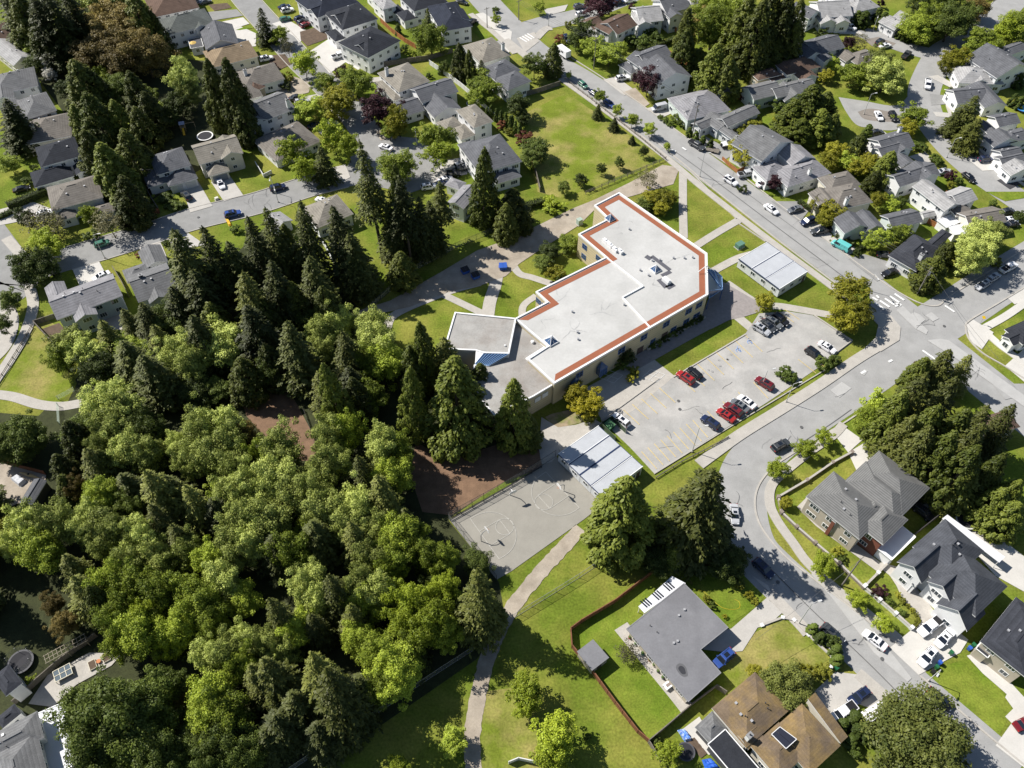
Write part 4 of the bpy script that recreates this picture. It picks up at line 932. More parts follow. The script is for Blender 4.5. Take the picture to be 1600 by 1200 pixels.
# rust-coloured strips along the outer edges only
k_of = {tuple(p): i for i, p in enumerate(L2)}
skip = []
for i in range(len(CP)):
    a, c = k_of[tuple(CP[i])], k_of[tuple(CP[(i + 1) % len(CP)])]
    if {a, c} in ({10, 11}, {11, 12}, {12, 0}, {4, 5}) and not {a, c} == {4, 5}: skip.append(i)
b = MB(); ring(b, CP, .6, 2.05, ZR - .17, ZR - .15, skip); b.build('roof_strip', mat('rust_membrane', (.285, .10, .052), .85, noise=.07, nscale=.4, noise2=.06, n2scale=4), roof)
# inner fire wall between the two roof decks
def on(px, z): p = at(*px, z); return Vector((p.x - org.x, p.y - org.y, z))
b = MB()
for p, q in (((948, 403), (1005, 447.5)), ((1005, 447.5), (972.5, 465)), ((972.5, 465), (1015, 511))): b.beam(on(p, ZR - .02), on(q, ZR - .02), .32, .4)
b.build('fire_wall', WHITE, roof)
DK = mat('roof_dark_patch', (.10, .10, .115), .8); b = MB()
for p, q, wd in (((1009, 400), (1017, 405), 1.3), ((1018, 400), (1047, 422), 1.1), ((1048, 424), (1034, 431), 1.1), ((1030, 436), (1042, 449), 1.6), ((1042, 450), (1053, 444), 1.4)): b.beam(on(p, ZR - .15), on(q, ZR - .15), wd, .03)
b.build('walkway_mat', DK, roof)
STAIN = mat('roof_stain', (.37, .37, .36), .9, noise=.3, nscale=1.2); rr = random.Random(5)
for cx, cy, n, l in ((945, 485, 3, 26), (941, 488, 3, 22), (897, 515, 3, 24), (891, 517, 2, 26), (966, 356, 2, 14), (972, 364, 2, 8), (880, 465, 3, 26), (868, 452, 2, 20), (1019, 445, 3, 16), (845, 500, 2, 22), (1060, 403, 2, 24), (983, 345, 2, 8)):
    b = MB()
    for k in range(n):
        a = rr.uniform(0, 6.28); pts = [(cx, cy)]
        for j in range(4): a += rr.uniform(-.5, .5); pts.append((pts[-1][0] + math.cos(a) * l / 4, pts[-1][1] + math.sin(a) * l / 6))
        for j in range(4):
            A, B = on(pts[j], ZR - .165 + k * .0011), on(pts[j + 1], ZR - .165 + k * .0011); d = (B - A).normalized(); nn = Vector((-d.y, d.x, 0))
            w0, w1 = .12 * (1 - j / 4), .12 * (1 - (j + 1) / 4) + .02; b.add([A - nn * w0, B - nn * w1, B + nn * w1, A + nn * w0], [(0, 1, 2, 3)])
    b.build('stain', STAIN, roof)
# roof plant
BG = mat('skylight_glass', (.05, .10, .20), .1, spec=.8)
ang = math.atan2(SP[1].y - SP[0].y, SP[1].x - SP[0].x)
def skylight(px, s, h, z):
    p = on(px, z); f = MB(); f.box(p.x, p.y, z + .2, s + .2, s + .2, .45, ang)
    o = f.build('skylight', WHITE, roof); g = MB(); c, n = math.cos(ang), math.sin(ang)
    K = [(p.x + (x * c - y * n) * s / 2, p.y + (x * n + y * c) * s / 2, z + .43) for x, y in ((-1, -1), (1, -1), (1, 1), (-1, 1))]; top = (p.x, p.y, z + .43 + h)
    g.add(K + [top], [(0, 1, 4), (1, 2, 4), (2, 3, 4), (3, 0, 4)]); g.build('pane', BG, o)
    m_ = MB()
    for k in K: m_.tube(k, top, .07, n=5)
    for i in range(4):
        mid = (Vector(K[i]) + Vector(K[(i + 1) % 4])) / 2; m_.tube(mid, top, .04, n=4)
    m_.build('glazing_bar', WHITE, o)
skylight((1024, 422), 2.0, 1.3, ZR - .2); skylight((861, 534), 2.4, 1.3, ZR - .2); skylight((953, 343), 2.0, 1.5, ZR - .3)
for x, y in ((946, 378), (953, 384), (961, 391), (969, 394)):
    p = on((x, y), ZR); f = MB(); f.box(p.x, p.y, ZR + .25, 1.7, .9, .9, ang - math.pi / 2, 0); f.tube((p.x, p.y, ZR + .5), (p.x, p.y, ZR + .95), .3, n=10); f.build('roof_fan', WHITE, roof)
p = on((1041, 440), ZR); f = MB(); f.box(p.x, p.y, ZR + .35, 2.2, 1.2, 1.0, ang - math.pi / 2)
for k in (-.6, 0, .6): q = Vector((p.x + k * math.cos(ang - math.pi / 2), p.y + k * math.sin(ang - math.pi / 2), 0)); f.tube((q.x, q.y, ZR + .8), (q.x, q.y, ZR + 1.05), .35, n=10)
f.build('air_handler', WHITE, roof)
for x, y in ((1031, 406), (1000, 422), (1052, 403), (1013, 430), (902, 519), (903, 530), (975, 490 - 14), (1069, 403), (1082, 402), (1019, 407), (894, 357 + 130), (983, 358)):
    p = on((x, y), ZR); f = MB(); f.tube((p.x, p.y, ZR - .2), (p.x, p.y, ZR + .3), .22, .2, 8); f.tube((p.x, p.y, ZR + .3), (p.x, p.y, ZR + .4), .32, .25, 8); f.build('roof_vent', [mat('vent_metal', (.42, .42, .43))], roof)
# windows on the long south wall: (photo x, height, width, tall)
A, B = Vector(L2[0]), Vector(L2[1]); d = (B - A).normalized(); nrm = Vector((d.y, -d.x)); rz = math.atan2(d.y, d.x)
WB = _single(2)
FRB = MB(); t = .09
for x in (-.5 + t / 2, 0, .5 - t / 2): FRB.box(x, 0, .5, t, .12, 1)
for z in (t / 2, .5, 1 - t / 2): FRB.box(0, 0, z, 1, .11, t)
FRM = FRB.mesh('window', mat('blue_frame', (.06, .12, .30), .4)); PNB = MB(); PNB.box(0, 0, .5, .96, .05, .96); PNM = PNB.mesh('pane', GLASS)
def wall_t(px, z):                                            # where the sight line at photo x meets the wall
    best = min((abs(on_px(A + d * s, z) - px), s) for s in [i * .1 for i in range(int((B - A).length * 10))]); return best[1]
def on_px(v, z):
    q = CM @ np.array([v.x + org.x, v.y + org.y, z - H]); return 800 + F * q[0] / q[2]
for px, z, ww, hh in ((971, 4.5, 2.1, 1.9), (1006, 4.5, 2.1, 1.9), (1041, 4.5, 2.1, 1.9), (1076, 4.5, 2.1, 1.9), (1092, 4.5, 2.1, 1.9), (1072, .9, 1.9, 1.7), (1088, .9, 2.2, 1.7), (1052, .9, 1.9, 1.6), (1020, .9, 1.6, 1.6), (905, 4.5, 2.1, 1.9), (895, .9, 1.9, 1.6)):
    s = wall_t(px, z + .8); q = A + d * s + nrm * .03
    o = link('window', FRM, school, (q.x, q.y, z), rz, (ww, 1, hh)); link('pane', PNM, o)
for px in (1000, 1038): 
    s = wall_t(px, 1.2); q = A + d * s + nrm * .04; link('door', DOOR, school, (q.x, q.y, 0), rz, (1.9, 1, 2.3))
for s in np.arange(1.5, (B - A).length - 1, 2.2):             # small round vents in groups below the eaves
    pass
b = MB(); b.box(0, 0, 0, .24, .08, .24); VM = b.mesh('wall_vent', mat('vent_grey', (.25, .22, .2), .8))
for s0 in np.arange(3, (B - A).length - 2, 5.2):
    for k in range(4):
        q = A + d * (s0 + k * .62) + nrm * .02; link('wall_vent', VM, school, (q.x, q.y, 6.5), rz)
# blue glazed bay with a pointed roof
for px in (937, 897):
    s = wall_t(px, 3.5); q = A + d * s + nrm * .6; b = MB(); w_, dp = 2.2, 1.3; c, n = math.cos(rz), math.sin(rz)
    Q = lambda x, y, z: (q.x + x * c - y * n, q.y + x * n + y * c, z)
    b.hexa([Q(-1.1, -.7, 2.2), Q(1.1, -.7, 2.2), Q(1.1, .58, 2.2), Q(-1.1, .58, 2.2)], [Q(-1.1, -.7, 4.4), Q(1.1, -.7, 4.4), Q(1.1, .58, 4.4), Q(-1.1, .58, 4.4)])
    b.add([Q(-1.15, -.75, 4.42), Q(1.15, -.75, 4.42), Q(1.15, .58, 4.42), Q(-1.15, .58, 4.42), Q(0, .2, 6.0)], [(0, 1, 4), (1, 2, 4), (2, 3, 4), (3, 0, 4)])
    o = b.build('bay_window', BG, school); m_ = MB()
    for x in (-1.12, -.37, .37, 1.12): m_.tube(Q(x, -.74, 2.2), Q(x, -.74, 4.45), .06, n=5)
    for x, y in ((-1.15, -.75), (1.15, -.75)): m_.tube(Q(x, y, 4.45), Q(0, .2, 6.02), .06, n=5)
    for z in (2.2, 3.3, 4.42): m_.tube(Q(-1.15, -.76, z), Q(1.15, -.76, z), .06, n=5)
    m_.build('glazing_bar', mat('blue_frame', (.06, .12, .30)), o)
# west and north-west walls: windows
for i, j, zs in ((6, 7, (1.1, 4.5)), (8, 9, (4.5,)), (4, 5, ()), (10, 9, (4.5,)), (1, 2, (4.5,))):
    P, Q_ = Vector(L2[i]), Vector(L2[j]); dd = (Q_ - P).normalized(); m1 = (P + Q_) / 2; nn = Vector((dd.y, -dd.x)); cc = Vector((0, 0))
    nn = nn if inset(CP, 0, 0) is not None and True else nn
    for z in zs:
        for t_ in (.25, .75):
            for sg in (1,):
                q = P + (Q_ - P) * t_
                # outward normal: away from the outline's inside, tested by a crossing count
                def inside(pt):
                    r = False
                    for k in range(len(CP)):
                        a, c = CP[k], CP[(k + 1) % len(CP)]
                        if (a[1] > pt.y) != (c[1] > pt.y) and pt.x < (c[0] - a[0]) * (pt.y - a[1]) / (c[1] - a[1]) + a[0]: r = not r
                    return r
                n2 = nn if not inside(q + nn * .3) else -nn
                q = q + n2 * .03; o = link('window', FRM, school, (q.x, q.y, z), math.atan2(n2.x, -n2.y), (1.8, 1, 1.6)); link('pane', PNM, o)
# entrance canopy of blue glass on the east corner
b = MB(); e0, e1 = on((1104.5, 425), 5.8), on((1106, 459), 5.8)
c0, c1 = on((1117, 422), 5.7), on((1128, 432), 3.9); c2, c3 = on((1129, 452), 3.7), on((1108, 466), 3.9)
b.add([e0 + Vector((0, 0, .9)), c0, c1, c2, c3, e1 + Vector((0, 0, .9))], [(0, 5, 4, 3), (0, 3, 2, 1)])
dn = Vector((0, 0, .12)); b.add([v - dn for v in (e0 + Vector((0, 0, .9)), c0, c1, c2, c3, e1 + Vector((0, 0, .9)))], [(3, 4, 5, 0), (1, 2, 3, 0)])
o = b.build('entrance_canopy', BG, school); m_ = MB()
for p, q in ((e0 + Vector((0, 0, .92)), c0), (c0, c1), (c1, c2), (c2, c3), (e1 + Vector((0, 0, .92)), c3), (e0 + Vector((0, 0, .92)), c1), (e0 + Vector((0, 0, .92)), c2), (e1 + Vector((0, 0, .92)), c2)): m_.tube(p + Vector((0, 0, .04)), q + Vector((0, 0, .04)), .07, n=5)
m_.build('glazing_bar', mat('blue_trim', (.25, .42, .70), .4), o)
for p in (c1, c2, c3): m_ = MB(); m_.tube((p.x, p.y, 0), (p.x, p.y, p.z), .12, n=8); m_.build('column', mat('blue_frame', (.06, .12, .30)), o)
m_ = MB()
for x, y in ((1093, 424), (1106, 430)): pass
g0, g1, g2 = on((1104, 415), 9.5), on((1091, 425), 8.1), on((1104, 434), 8.1)
for p, q in ((on((1104.5, 423), ZR), g0), (g0, g1), (g0, on((1117, 424), ZR))): m_.tube(p, q, .09, n=6)
m_.build('roof_frame', WHITE, roof)
# planting bed wall along the south front
b = MB(); P = [on(p, 0) for p in ((1012, 548), (1102, 497))]; b.beam(P[0] + Vector((0, 0, .3)), P[1] + Vector((0, 0, .3)), .3, .7); b.beam(P[0] + Vector((0, 0, .3)), on((1008, 540), .3), .3, .7)
o = b.build('planter_wall', CONC); o.location = org; tag(o, 'low concrete planter wall along the front of the cream school', 'planter')

# lower grey-roofed wing and hall
wing = empty('school_hall', at(790, 560), 0, 'grey flat roofed school hall wing beside the white roofed school', 'school hall')
LANDMARKS.append(('the grey roofed school hall', 770, 545))
wo = at(790, 560)
def wp(px, z): p = at(*px, z); return (p.x - wo.x, p.y - wo.y)
GR = mat('grey_membrane', (.34, .33, .31), .9, noise=.12, nscale=.25, noise2=.10, n2scale=3, tint=(.27, .245, .22))
low = ccw([wp(p, 6.6) for p in ((806, 500), (853, 541), (823, 560), (864, 600.5), (833, 619), (772, 648), (735, 605), (741, 570), (764, 571), (794, 554))])
b = MB(); b.prism(low, 0, 6.35); b.build('wall', wallm, wing)
b = MB(); b.add([(x, y, 6.42) for x, y in low], [tuple(range(len(low)))]); lr = b.build('roof', GR, wing)
b = MB(); ring(b, low, -.1, .22, 6.15, 6.62); b.build('parapet', WHITE, lr)
hall = ccw([wp(p, 8.1) for p in ((711, 488), (806, 497.5), (795, 552), (756, 551), (743, 547), (694, 545))])
b = MB(); b.prism(hall, 0, 7.8); b.build('hall_wall', WALLS['pale'], wing)
b = MB(); b.add([(x, y, 7.88) for x, y in hall], [tuple(range(len(hall)))]); hr = b.build('hall_roof', GR, wing)
b = MB(); ring(b, hall, -.12, .25, 7.6, 8.15); b.build('parapet', WHITE, hr)
b = MB(); r0, r1 = (*wp((756, 552), 8.0), 8.0), (*wp((794.5, 553), 8.0), 8.0); l0, l1 = (*wp((742, 569), 6.6), 6.6), (*wp((764, 571), 6.7), 6.7); lw = (*wp((743.5, 548), 8.0), 8.0)
b.add([r0, r1, l1, l0], [(3, 2, 1, 0)], 0); b.add([lw, r0, l0], [(2, 1, 0)], 1); b.add([lw, r0, r1], [(0, 1, 2)], 1)
o = b.build('sloped_glazing', [BG, WHITE], wing); m_ = MB()
for k in range(9):
    t = k / 8; m_.tube(Vector(r0).lerp(Vector(r1), t) + Vector((0, 0, .05)), Vector(l0).lerp(Vector(l1), t) + Vector((0, 0, .05)), .06, n=5)
m_.tube(Vector(l0), Vector(l1), .1, n=5); m_.build('glazing_bar', mat('blue_trim', (.25, .42, .70)), o)
a_, b_ = Vector(wp((833, 619), 6.6)), Vector(wp((864, 600.5), 6.6)); dd = (b_ - a_).normalized(); n2 = Vector((dd.y, -dd.x))
for t_ in (.22, .60):
    q = a_ + (b_ - a_) * t_ + n2 * .14; link('window', WIN2[0], wing, (q.x, q.y, 3.9), math.atan2(dd.y, dd.x), (1.6, 1, 1.4))
    pb = MB(); pb.box(0, 0, .5, .9, .05, .9); pb.build('blind', WHITE, wing, loc=(q.x, q.y, 3.9), rz=math.atan2(dd.y, dd.x), scale=(1.6, 1, 1.4))
b = MB()
for p_, q_ in (((812, 503), (818, 504)), ((818, 504), (840, 527)), ((840, 527), (838, 530)), ((838, 530), (852, 543))): b.beam((*wp(p_, 6.5), 6.5), (*wp(q_, 6.5), 6.5), .22, .3)
b.build('inner_kerb', WHITE, lr)
p = wp((832, 535), 6.6); f = MB(); f.tube((*p, 6.35), (*p, 6.95), .35, .3, 10); f.tube((*p, 6.95), (*p, 7.1), .45, .3, 10); f.build('roof_vent', WHITE, lr)
p = wp((789, 540), 8.0); f = MB(); f.tube((*p, 7.8), (*p, 8.2), .2, .2, 8); f.build('roof_vent', WHITE, hr)

# portable classrooms
def portable(label, A, B, C, z, mods, gaps):
    a, b_, c = at(*A, z), at(*B, z), at(*C, z); u = (b_ - a).normalized(); v = Vector((-u.y, u.x, 0)); L = (b_ - a).length; W = (c - b_).dot(v)
    root = empty('portable_classroom', a - Vector((0, 0, z)), math.atan2(u.y, u.x), label, 'classroom', 'portable classrooms'); sg = 1 if W > 0 else -1; W = abs(W)
    NB = mat('navy_trim', (.03, .05, .12), .5); y = 0
    for i in range(mods):
        w_ = W / mods; y0, y1 = sg * (i * w_ + .04), sg * ((i + 1) * w_ - .04); y0, y1 = min(y0, y1), max(y0, y1); b = MB()
        b.box(L / 2, (y0 + y1) / 2, (z - .2) / 2 + .15, L - .5, y1 - y0 - .02, z - .5); b.build('wall', WALLS['pale'], root)
        b = MB(); b.box(L / 2, (y0 + y1) / 2, z - .06, L, y1 - y0, .16); ro = b.build('roof', mat('portable_roof', (.43, .445, .465), .7, noise=.06, nscale=.5, noise2=.05, n2scale=4), root)
        b = MB()
        for yy in (y0 + .06, y1 - .06): b.box(L / 2, yy, z + .04, L, .14, .1)
        b.build('seam_trim', NB if i in gaps else WHITE, ro)
    b = MB()
    for s_ in (.05, L - .05): b.box(s_, sg * W / 2, z - .1, .1, W, .3)
    b.build('fascia', NB, root)
    n = max(2, int(W / 3.4))
    for i in range(n):
        for x_, r_ in ((L - .24, math.pi / 2), (.24, -math.pi / 2)):
            o = link('window', WIN2[0], root, (x_, sg * W * (i + .5) / n, 1.3), r_, (1.5, 1, 1.1)); link('pane', WIN2[1], o)
    for i in range(3):
        o = link('window', WIN2[0], root, (L * (i + .6) / 3.4, 0 + sg * .03, 1.3), 0, (1.4, 1, 1.1)); link('pane', WIN2[1], o)
    link('door', DOOR, root, (L * .9, sg * .03, .2), 0, (1, 1, 2.1))
    LANDMARKS.append((label, (A[0] + C[0]) / 2, (A[1] + C[1]) / 2)); return root
portable('long white portable classroom standing beside the main street pavement', (1218, 452), (1263, 424), (1200, 377), 3.3, 3, (1,))
portable('grey white portable classroom between the play court and the car park', (941, 777), (1005, 729), (936, 664), 3.3, 4, (1, 2))
LANDMARKS[-2] = ('the portable by the street', 1208, 415); LANDMARKS[-1] = ('the portable by the court', 940, 718)
# ------------------------------------------------------------------ houses, read tile by tile off the photo
def hs(T, label, roof, wall, *blocks, **k):
    bl = []
    for q in blocks:
        e = (q[0], q[1], T(q[2], q[3]), T(q[4], q[5]), T(q[6], q[7]))
        bl.append(e + ((q[8],) if len(q) > 8 else ()))
    return house(label, roof, wall, bl, **k)
T = Tile(0, 0)
hs(T, 'wide brown hip roofed house at the top left beyond the bronze tree', 'brown', 'white', ('H', 5, 960, 110, 1240, 50, 1180, -70), lm='the wide brown roof at the top')
hs(T, 'white two storey house with grey green hip roof beyond the bronze tree', 'greenish', 'white', ('H', 5.4, 1048, 222, 1335, 150, 1265, 60), ('GV', 5.2, 1220, 190, 1300, 165, 1260, 100), lm='the grey green roofed white house')
hs(T, 'house with blue grey gable roof and a back deck with yellow parasol', 'slate', 'pale', ('GV', 4.5, 1290, 312, 1490, 275, 1400, 165), ('F', 2.6, 1195, 310, 1270, 290, 1240, 240), lm='the blue grey gabled house with the deck')
hs(T, 'low tan roofed bungalow behind the tall twin conifers', 'tan', 'cream', ('H', 3.2, 1330, 425, 1610, 355, 1500, 270), lm='the tan bungalow')
hs(T, 'brown grey hip roofed house right of the twin conifers', 'taupe', 'white', ('H', 3.4, 1530, 560, 1775, 495, 1690, 400), ('H', 3, 1500, 640, 1640, 600, 1560, 520), chim=[(0, .2, .5)], lm='the brown grey house beside the twin conifers')
hs(T, 'dark brown roof cut by the left edge of the photo, topmost there', 'brown', 'tan', ('H', 3.2, -120, 300, 165, 205, 100, 120), lm='the brown roof at the top left edge')
hs(T, 'pale gabled house with a half white roof near the left edge', 'lightgrey', 'cream', ('GV', 3.8, 85, 412, 215, 360, 110, 235), lm='the pale gabled house at the left edge')
hs(T, 'grey hip house at the left edge with pale roof strips', 'grey', 'white', ('H', 5.2, -40, 600, 235, 538, 175, 430), ('GV', 5.2, -30, 650, 90, 610, 60, 520), lm='the grey hip house by the blossom tree')
hs(T, 'grey hip house with bold white gutters in the left column of houses', 'grey', 'white', ('H', 5.2, 160, 750, 352, 690, 285, 580), ('GV', 5.0, 60, 745, 165, 720, 125, 620), ('H', 2.8, 150, 820, 330, 775, 280, 720), lm='the white guttered grey house')
hs(T, 'brown hip roofed house between two darker houses on the left', 'taupe', 'cream', ('H', 4.2, 165, 905, 445, 850, 400, 715), ('GV', 4.0, 60, 880, 240, 840, 200, 770), chim=[(0, .25, .3)], lm='the brown roof in the left column')
hs(T, 'dark slate hip house with white upper wall and a low garage wing', 'charcoal', 'white', ('H', 5.4, 265, 1045, 508, 975, 445, 865), ('H', 2.8, 222, 1172, 460, 1105, 410, 1020), ('GV', 2.8, 480, 1100, 550, 1075, 500, 1010), ('H', 2.8, 205, 1000, 300, 1070, 330, 1020), garage=(1, 0), lm='the dark slate house in the left column')
hs(T, 'grey brown hip roofed corner house above the clipped hedge', 'taupe', 'pale', ('H', 4.6, 330, 1318, 640, 1235, 575, 1105), ('H', 2.8, 360, 1390, 480, 1350, 430, 1280), ('H', 2.8, 600, 1350, 720, 1320, 680, 1270), lm='the corner house above the hedge')
hs(T, 'dark roofed house with a double garage left of the trampoline', 'slate', 'white', ('H', 5, 985, 1095, 1190, 1035, 1130, 925), ('H', 2.8, 930, 1178, 1075, 1128, 1005, 1030), ('H', 2.8, 1060, 1172, 1232, 1112, 1185, 1030), garage=(2, 0), lm='the dark roofed house left of the trampoline')
hs(T, 'tan roofed house with a cream front gable below the trampoline', 'sand', 'cream', ('GU', 5, 1252, 1030, 1515, 958, 1440, 850), ('GV', 5.2, 1390, 1000, 1512, 957, 1450, 860), ('H', 2.8, 1310, 1108, 1432, 1066, 1390, 990), garage=(2, 0), grey_garage=True, lm='the tan gabled house below the trampoline')
hs(T, 'small cream garden shed among the trees behind the dark roofed house', 'lightgrey', 'cream', ('GV', 2.3, 930, 815, 990, 790, 960, 745), cat='shed', name='garden_shed', group='garden sheds', vents=0, windows=False)
hs(T, 'tiny white roofed garden shed in deep shade under the conifers', 'lightgrey', 'white', ('GU', 2.2, 795, 925, 835, 910, 820, 880), cat='shed', name='garden_shed', group='garden sheds', vents=0, windows=False)
T = Tile(1, 0)
hs(T, 'white house with a navy roof at the top edge beside parked cars', 'navy', 'white', ('H', 5.6, 395, 108, 640, 18, 520, -90), ('GV', 5.4, 300, 70, 400, 110, 420, 0), lm='the navy roofed house at the top')
hs(T, 'middle of the three charcoal roofed white houses behind the round garden bed', 'charcoal', 'white', ('H', 5.7, 543, 188, 757, 120, 655, 15), ('GV', 5.3, 462, 100, 545, 185, 600, 120), ('H', 2.8, 495, 262, 562, 242, 510, 180), chimcol='white', lm='the charcoal house by the round bed')
hs(T, 'charcoal roofed white house beside the white pickup driveway', 'charcoal', 'white', ('H', 5.9, 700, 362, 898, 256, 745, 155), ('GV', 5.4, 600, 285, 700, 362, 760, 290), lm='the charcoal house by the white pickup')
hs(T, 'dark roofed white house at the top with a small porch roof', 'charcoal', 'white', ('H', 5.6, 990, 72, 1195, 15, 1110, -75), ('H', 2.8, 868, 90, 932, 74, 890, 30), ('H', 3, 930, 140, 1010, 110, 960, 60), lm='the dark roofed house with the porch')
hs(T, 'white house with a near black roof beside the street pole at the top', 'navy', 'white', ('H', 5.6, 1160, 198, 1348, 165, 1240, 15), ('GV', 5.4, 1240, 150, 1340, 130, 1290, 60), lm='the near black roofed house')
hs(T, 'grey tan hip house with white chimney above the slate roofed house', 'sand', 'white', ('H', 5, 895, 578, 1082, 510, 950, 395), ('H', 2.8, 862, 632, 915, 610, 820, 495), chim=[(0, .12, .7)], chimcol='white', lm='the grey tan house with white chimney')
hs(T, 'slate roofed white house with three gabled wings near the cul de sac', 'slate', 'white', ('GU', 4.5, 1040, 645, 1260, 575, 1190, 490), ('GU', 2.9, 925, 735, 1050, 690, 980, 610), ('GV', 3.2, 1120, 742, 1280, 680, 1180, 590), lm='the slate house with three gables')
hs(T, 'tan grey hip house with low garage wings beside the bulb of the cul de sac', 'sand', 'white', ('H', 5.2, 1362, 802, 1480, 760, 1370, 655), ('H', 2.8, 1195, 840, 1290, 785, 1230, 735), ('H', 2.8, 1285, 878, 1368, 845, 1310, 775), lm='the tan grey house by the cul de sac')
hs(T, 'large grey hip roofed house with a shaded porch beside the grass field', 'slate', 'white', ('H', 5.6, 1400, 1085, 1655, 1010, 1570, 830), ('H', 5.2, 1320, 985, 1420, 960, 1390, 870), ('H', 3.0, 1500, 1150, 1660, 1110, 1630, 1040), near=True, lm='the large grey house by the field')
hs(T, 'pale tan house with white chimney by the street above the twin conifers', 'sand', 'white', ('H', 3.6, 1408, 400, 1590, 345, 1450, 245), chim=[(0, .85, .2)], chimcol='white', lm='the pale tan house by the top street')
hs(T, 'slate roofed white house with stepped roofs at the top of the field', 'slate', 'white', ('H', 5, 1495, 502, 1650, 440, 1590, 360), ('H', 4.8, 1570, 562, 1725, 515, 1650, 430), lm='the stepped slate house above the field')
hs(T, 'white walled grey gabled house left of the cul de sac street', 'grey', 'white', ('GU', 5.2, 50, 758, 242, 682, 170, 565), ('GV', 5.0, -40, 800, 80, 750, 20, 640), chim=[(0, .85, .1)], chimcol='white', lm='the grey gabled house left of the lane')
hs(T, 'long low brown grey bungalow roof with a white skylight strip', 'taupe', 'white', ('H', 2.9, 140, 1002, 402, 885, 290, 750), ('H', 2.7, -20, 900, 140, 1000, 250, 920), lm='the low brown grey bungalow')
hs(T, 'brown hip roofed bungalow at the top left street behind small trees', 'brown', 'tan', ('H', 3, -20, 580, 60, 545, 20, 470), lm='the little brown bungalow')
hs(T, 'white flat roofed deck house at the top edge by the lawns', 'lightgrey', 'white', ('H', 5, 795, 62, 880, 38, 840, -40), ('F', 2.8, 730, 10, 820, -10, 800, -60), lm='the white deck house at the top')
T = Tile(2, 0)
hs(T, 'brown roofed white gabled house beside the plum tree at the top', 'brown', 'white', ('GU', 5.4, 658, 218, 780, 158, 700, 75), ('GV', 5.2, 600, 215, 660, 195, 640, 110), ('GU', 3.2, 495, 182, 595, 165, 545, 85), lm='the brown roofed gabled house')
hs(T, 'pale grey gabled white house between the brown roof and tall cedars', 'lightgrey', 'white', ('GU', 5, 800, 145, 945, 130, 860, 40), ('GV', 4.8, 790, 165, 870, 150, 830, 80), lm='the pale grey gabled house')
hs(T, 'tall white house with slate gable at the top beside the cedar grove', 'slate', 'white', ('GU', 6, 965, 85, 1115, 50, 1040, -30), ('GV', 5.6, 990, 120, 1060, 95, 1030, 20), lm='the tall white house at the top')
hs(T, 'light grey roofed house at the top edge left of the cedar grove', 'lightgrey', 'white', ('H', 5, 1110, 72, 1215, 35, 1150, -40), lm='the light grey roof at the top')
hs(T, 'slate gabled house with low garage above the purple street tree', 'slate', 'white', ('GU', 5.4, 840, 412, 1000, 350, 925, 280), ('GV', 5.2, 820, 440, 920, 400, 870, 310), ('H', 2.8, 740, 460, 840, 430, 790, 360), lm='the slate gabled house above the purple tree')
hs(T, 'big white gable ended house right of the purple street tree', 'slate', 'white', ('GV', 5.8, 912, 530, 1118, 480, 1010, 365), lm='the big white gable ended house')
hs(T, 'lavender grey hip house behind the street pole and parked minivan', 'lavender', 'mint', ('H', 3.8, 1100, 752, 1360, 690, 1250, 555), ('GV', 3.6, 1020, 700, 1140, 740, 1190, 640), lm='the lavender grey hip house')
hs(T, 'small grey roofed white outbuilding behind the lavender grey house', 'lavender', 'white', ('GU', 2.8, 1278, 615, 1372, 582, 1310, 535), cat='outbuilding', name='outbuilding', windows=False, vents=0)
hs(T, 'grey house with several front gables beside the clipped hedge row', 'grey', 'pale', ('GU', 4.2, 1350, 795, 1545, 710, 1480, 655), ('GV', 3.2, 1270, 805, 1400, 785, 1330, 690), ('GV', 3.2, 1370, 870, 1420, 850, 1390, 760), ('GU', 3, 1175, 812, 1290, 775, 1240, 725), lm='the grey house by the clipped hedges')
hs(T, 'tall grey roofed house with white dormers behind the golden street tree', 'grey', 'white', ('GV', 5.8, 1560, 1010, 1750, 892, 1600, 770), ('GV', 5.4, 1500, 905, 1570, 880, 1550, 800), lm='the tall dormered grey house')
T = Tile(3, 0)
hs(T, 'pale roofed house in the top row right of the cedar grove', 'lightgrey', 'white', ('GU', 4.4, 330, 112, 525, 100, 430, 5), ('GV', 3.4, 335, 160, 430, 140, 370, 70), ('GV', 3.4, 430, 160, 510, 140, 470, 60), lm='the pale roofed house at the top')
hs(T, 'slim grey house wedged against the tall cedar grove at the top', 'slate', 'white', ('GV', 5, 255, 120, 330, 80, 290, -20), lm='the slim grey house by the cedars')
hs(T, 'light grey roofed house behind the rounded cypress shrubs at the top', 'lightgrey', 'white', ('H', 4.4, 545, 80, 695, 45, 620, -20), lm='the light grey house behind the cypresses')
hs(T, 'white roofed house cut by the top edge between two pale roofs', 'white', 'white', ('H', 4.6, 400, 40, 560, 15, 500, -60))
hs(T, 'little white gabled house under trees by the far street corner', 'lightgrey', 'white', ('GV', 3, 790, 190, 872, 155, 820, 85), ('GV', 3, 870, 150, 930, 120, 890, 60), lm='the little white gabled house')
hs(T, 'slate roofed white house with big gables beside the tall cedar grove', 'slate', 'white', ('GU', 5, 290, 350, 475, 298, 425, 205), ('GV', 4.8, 230, 375, 345, 345, 300, 240), ('GV', 4.8, 350, 390, 420, 370, 390, 290), lm='the slate house beside the cedar grove')
hs(T, 'taupe hip roofed house behind the willow in the loop street', 'taupe', 'white', ('H', 3.2, 560, 410, 695, 368, 645, 300), ('GV', 3, 485, 390, 570, 365, 530, 310), lm='the taupe house behind the willow')
hs(T, 'chestnut brown roofed house with a white patio below the cedar grove', 'brown', 'white', ('H', 4, 120, 470, 325, 420, 250, 340), ('GV', 3.6, 210, 510, 310, 480, 270, 380), ('F', 2.7, 20, 510, 140, 490, 120, 450), lm='the chestnut brown roofed house')
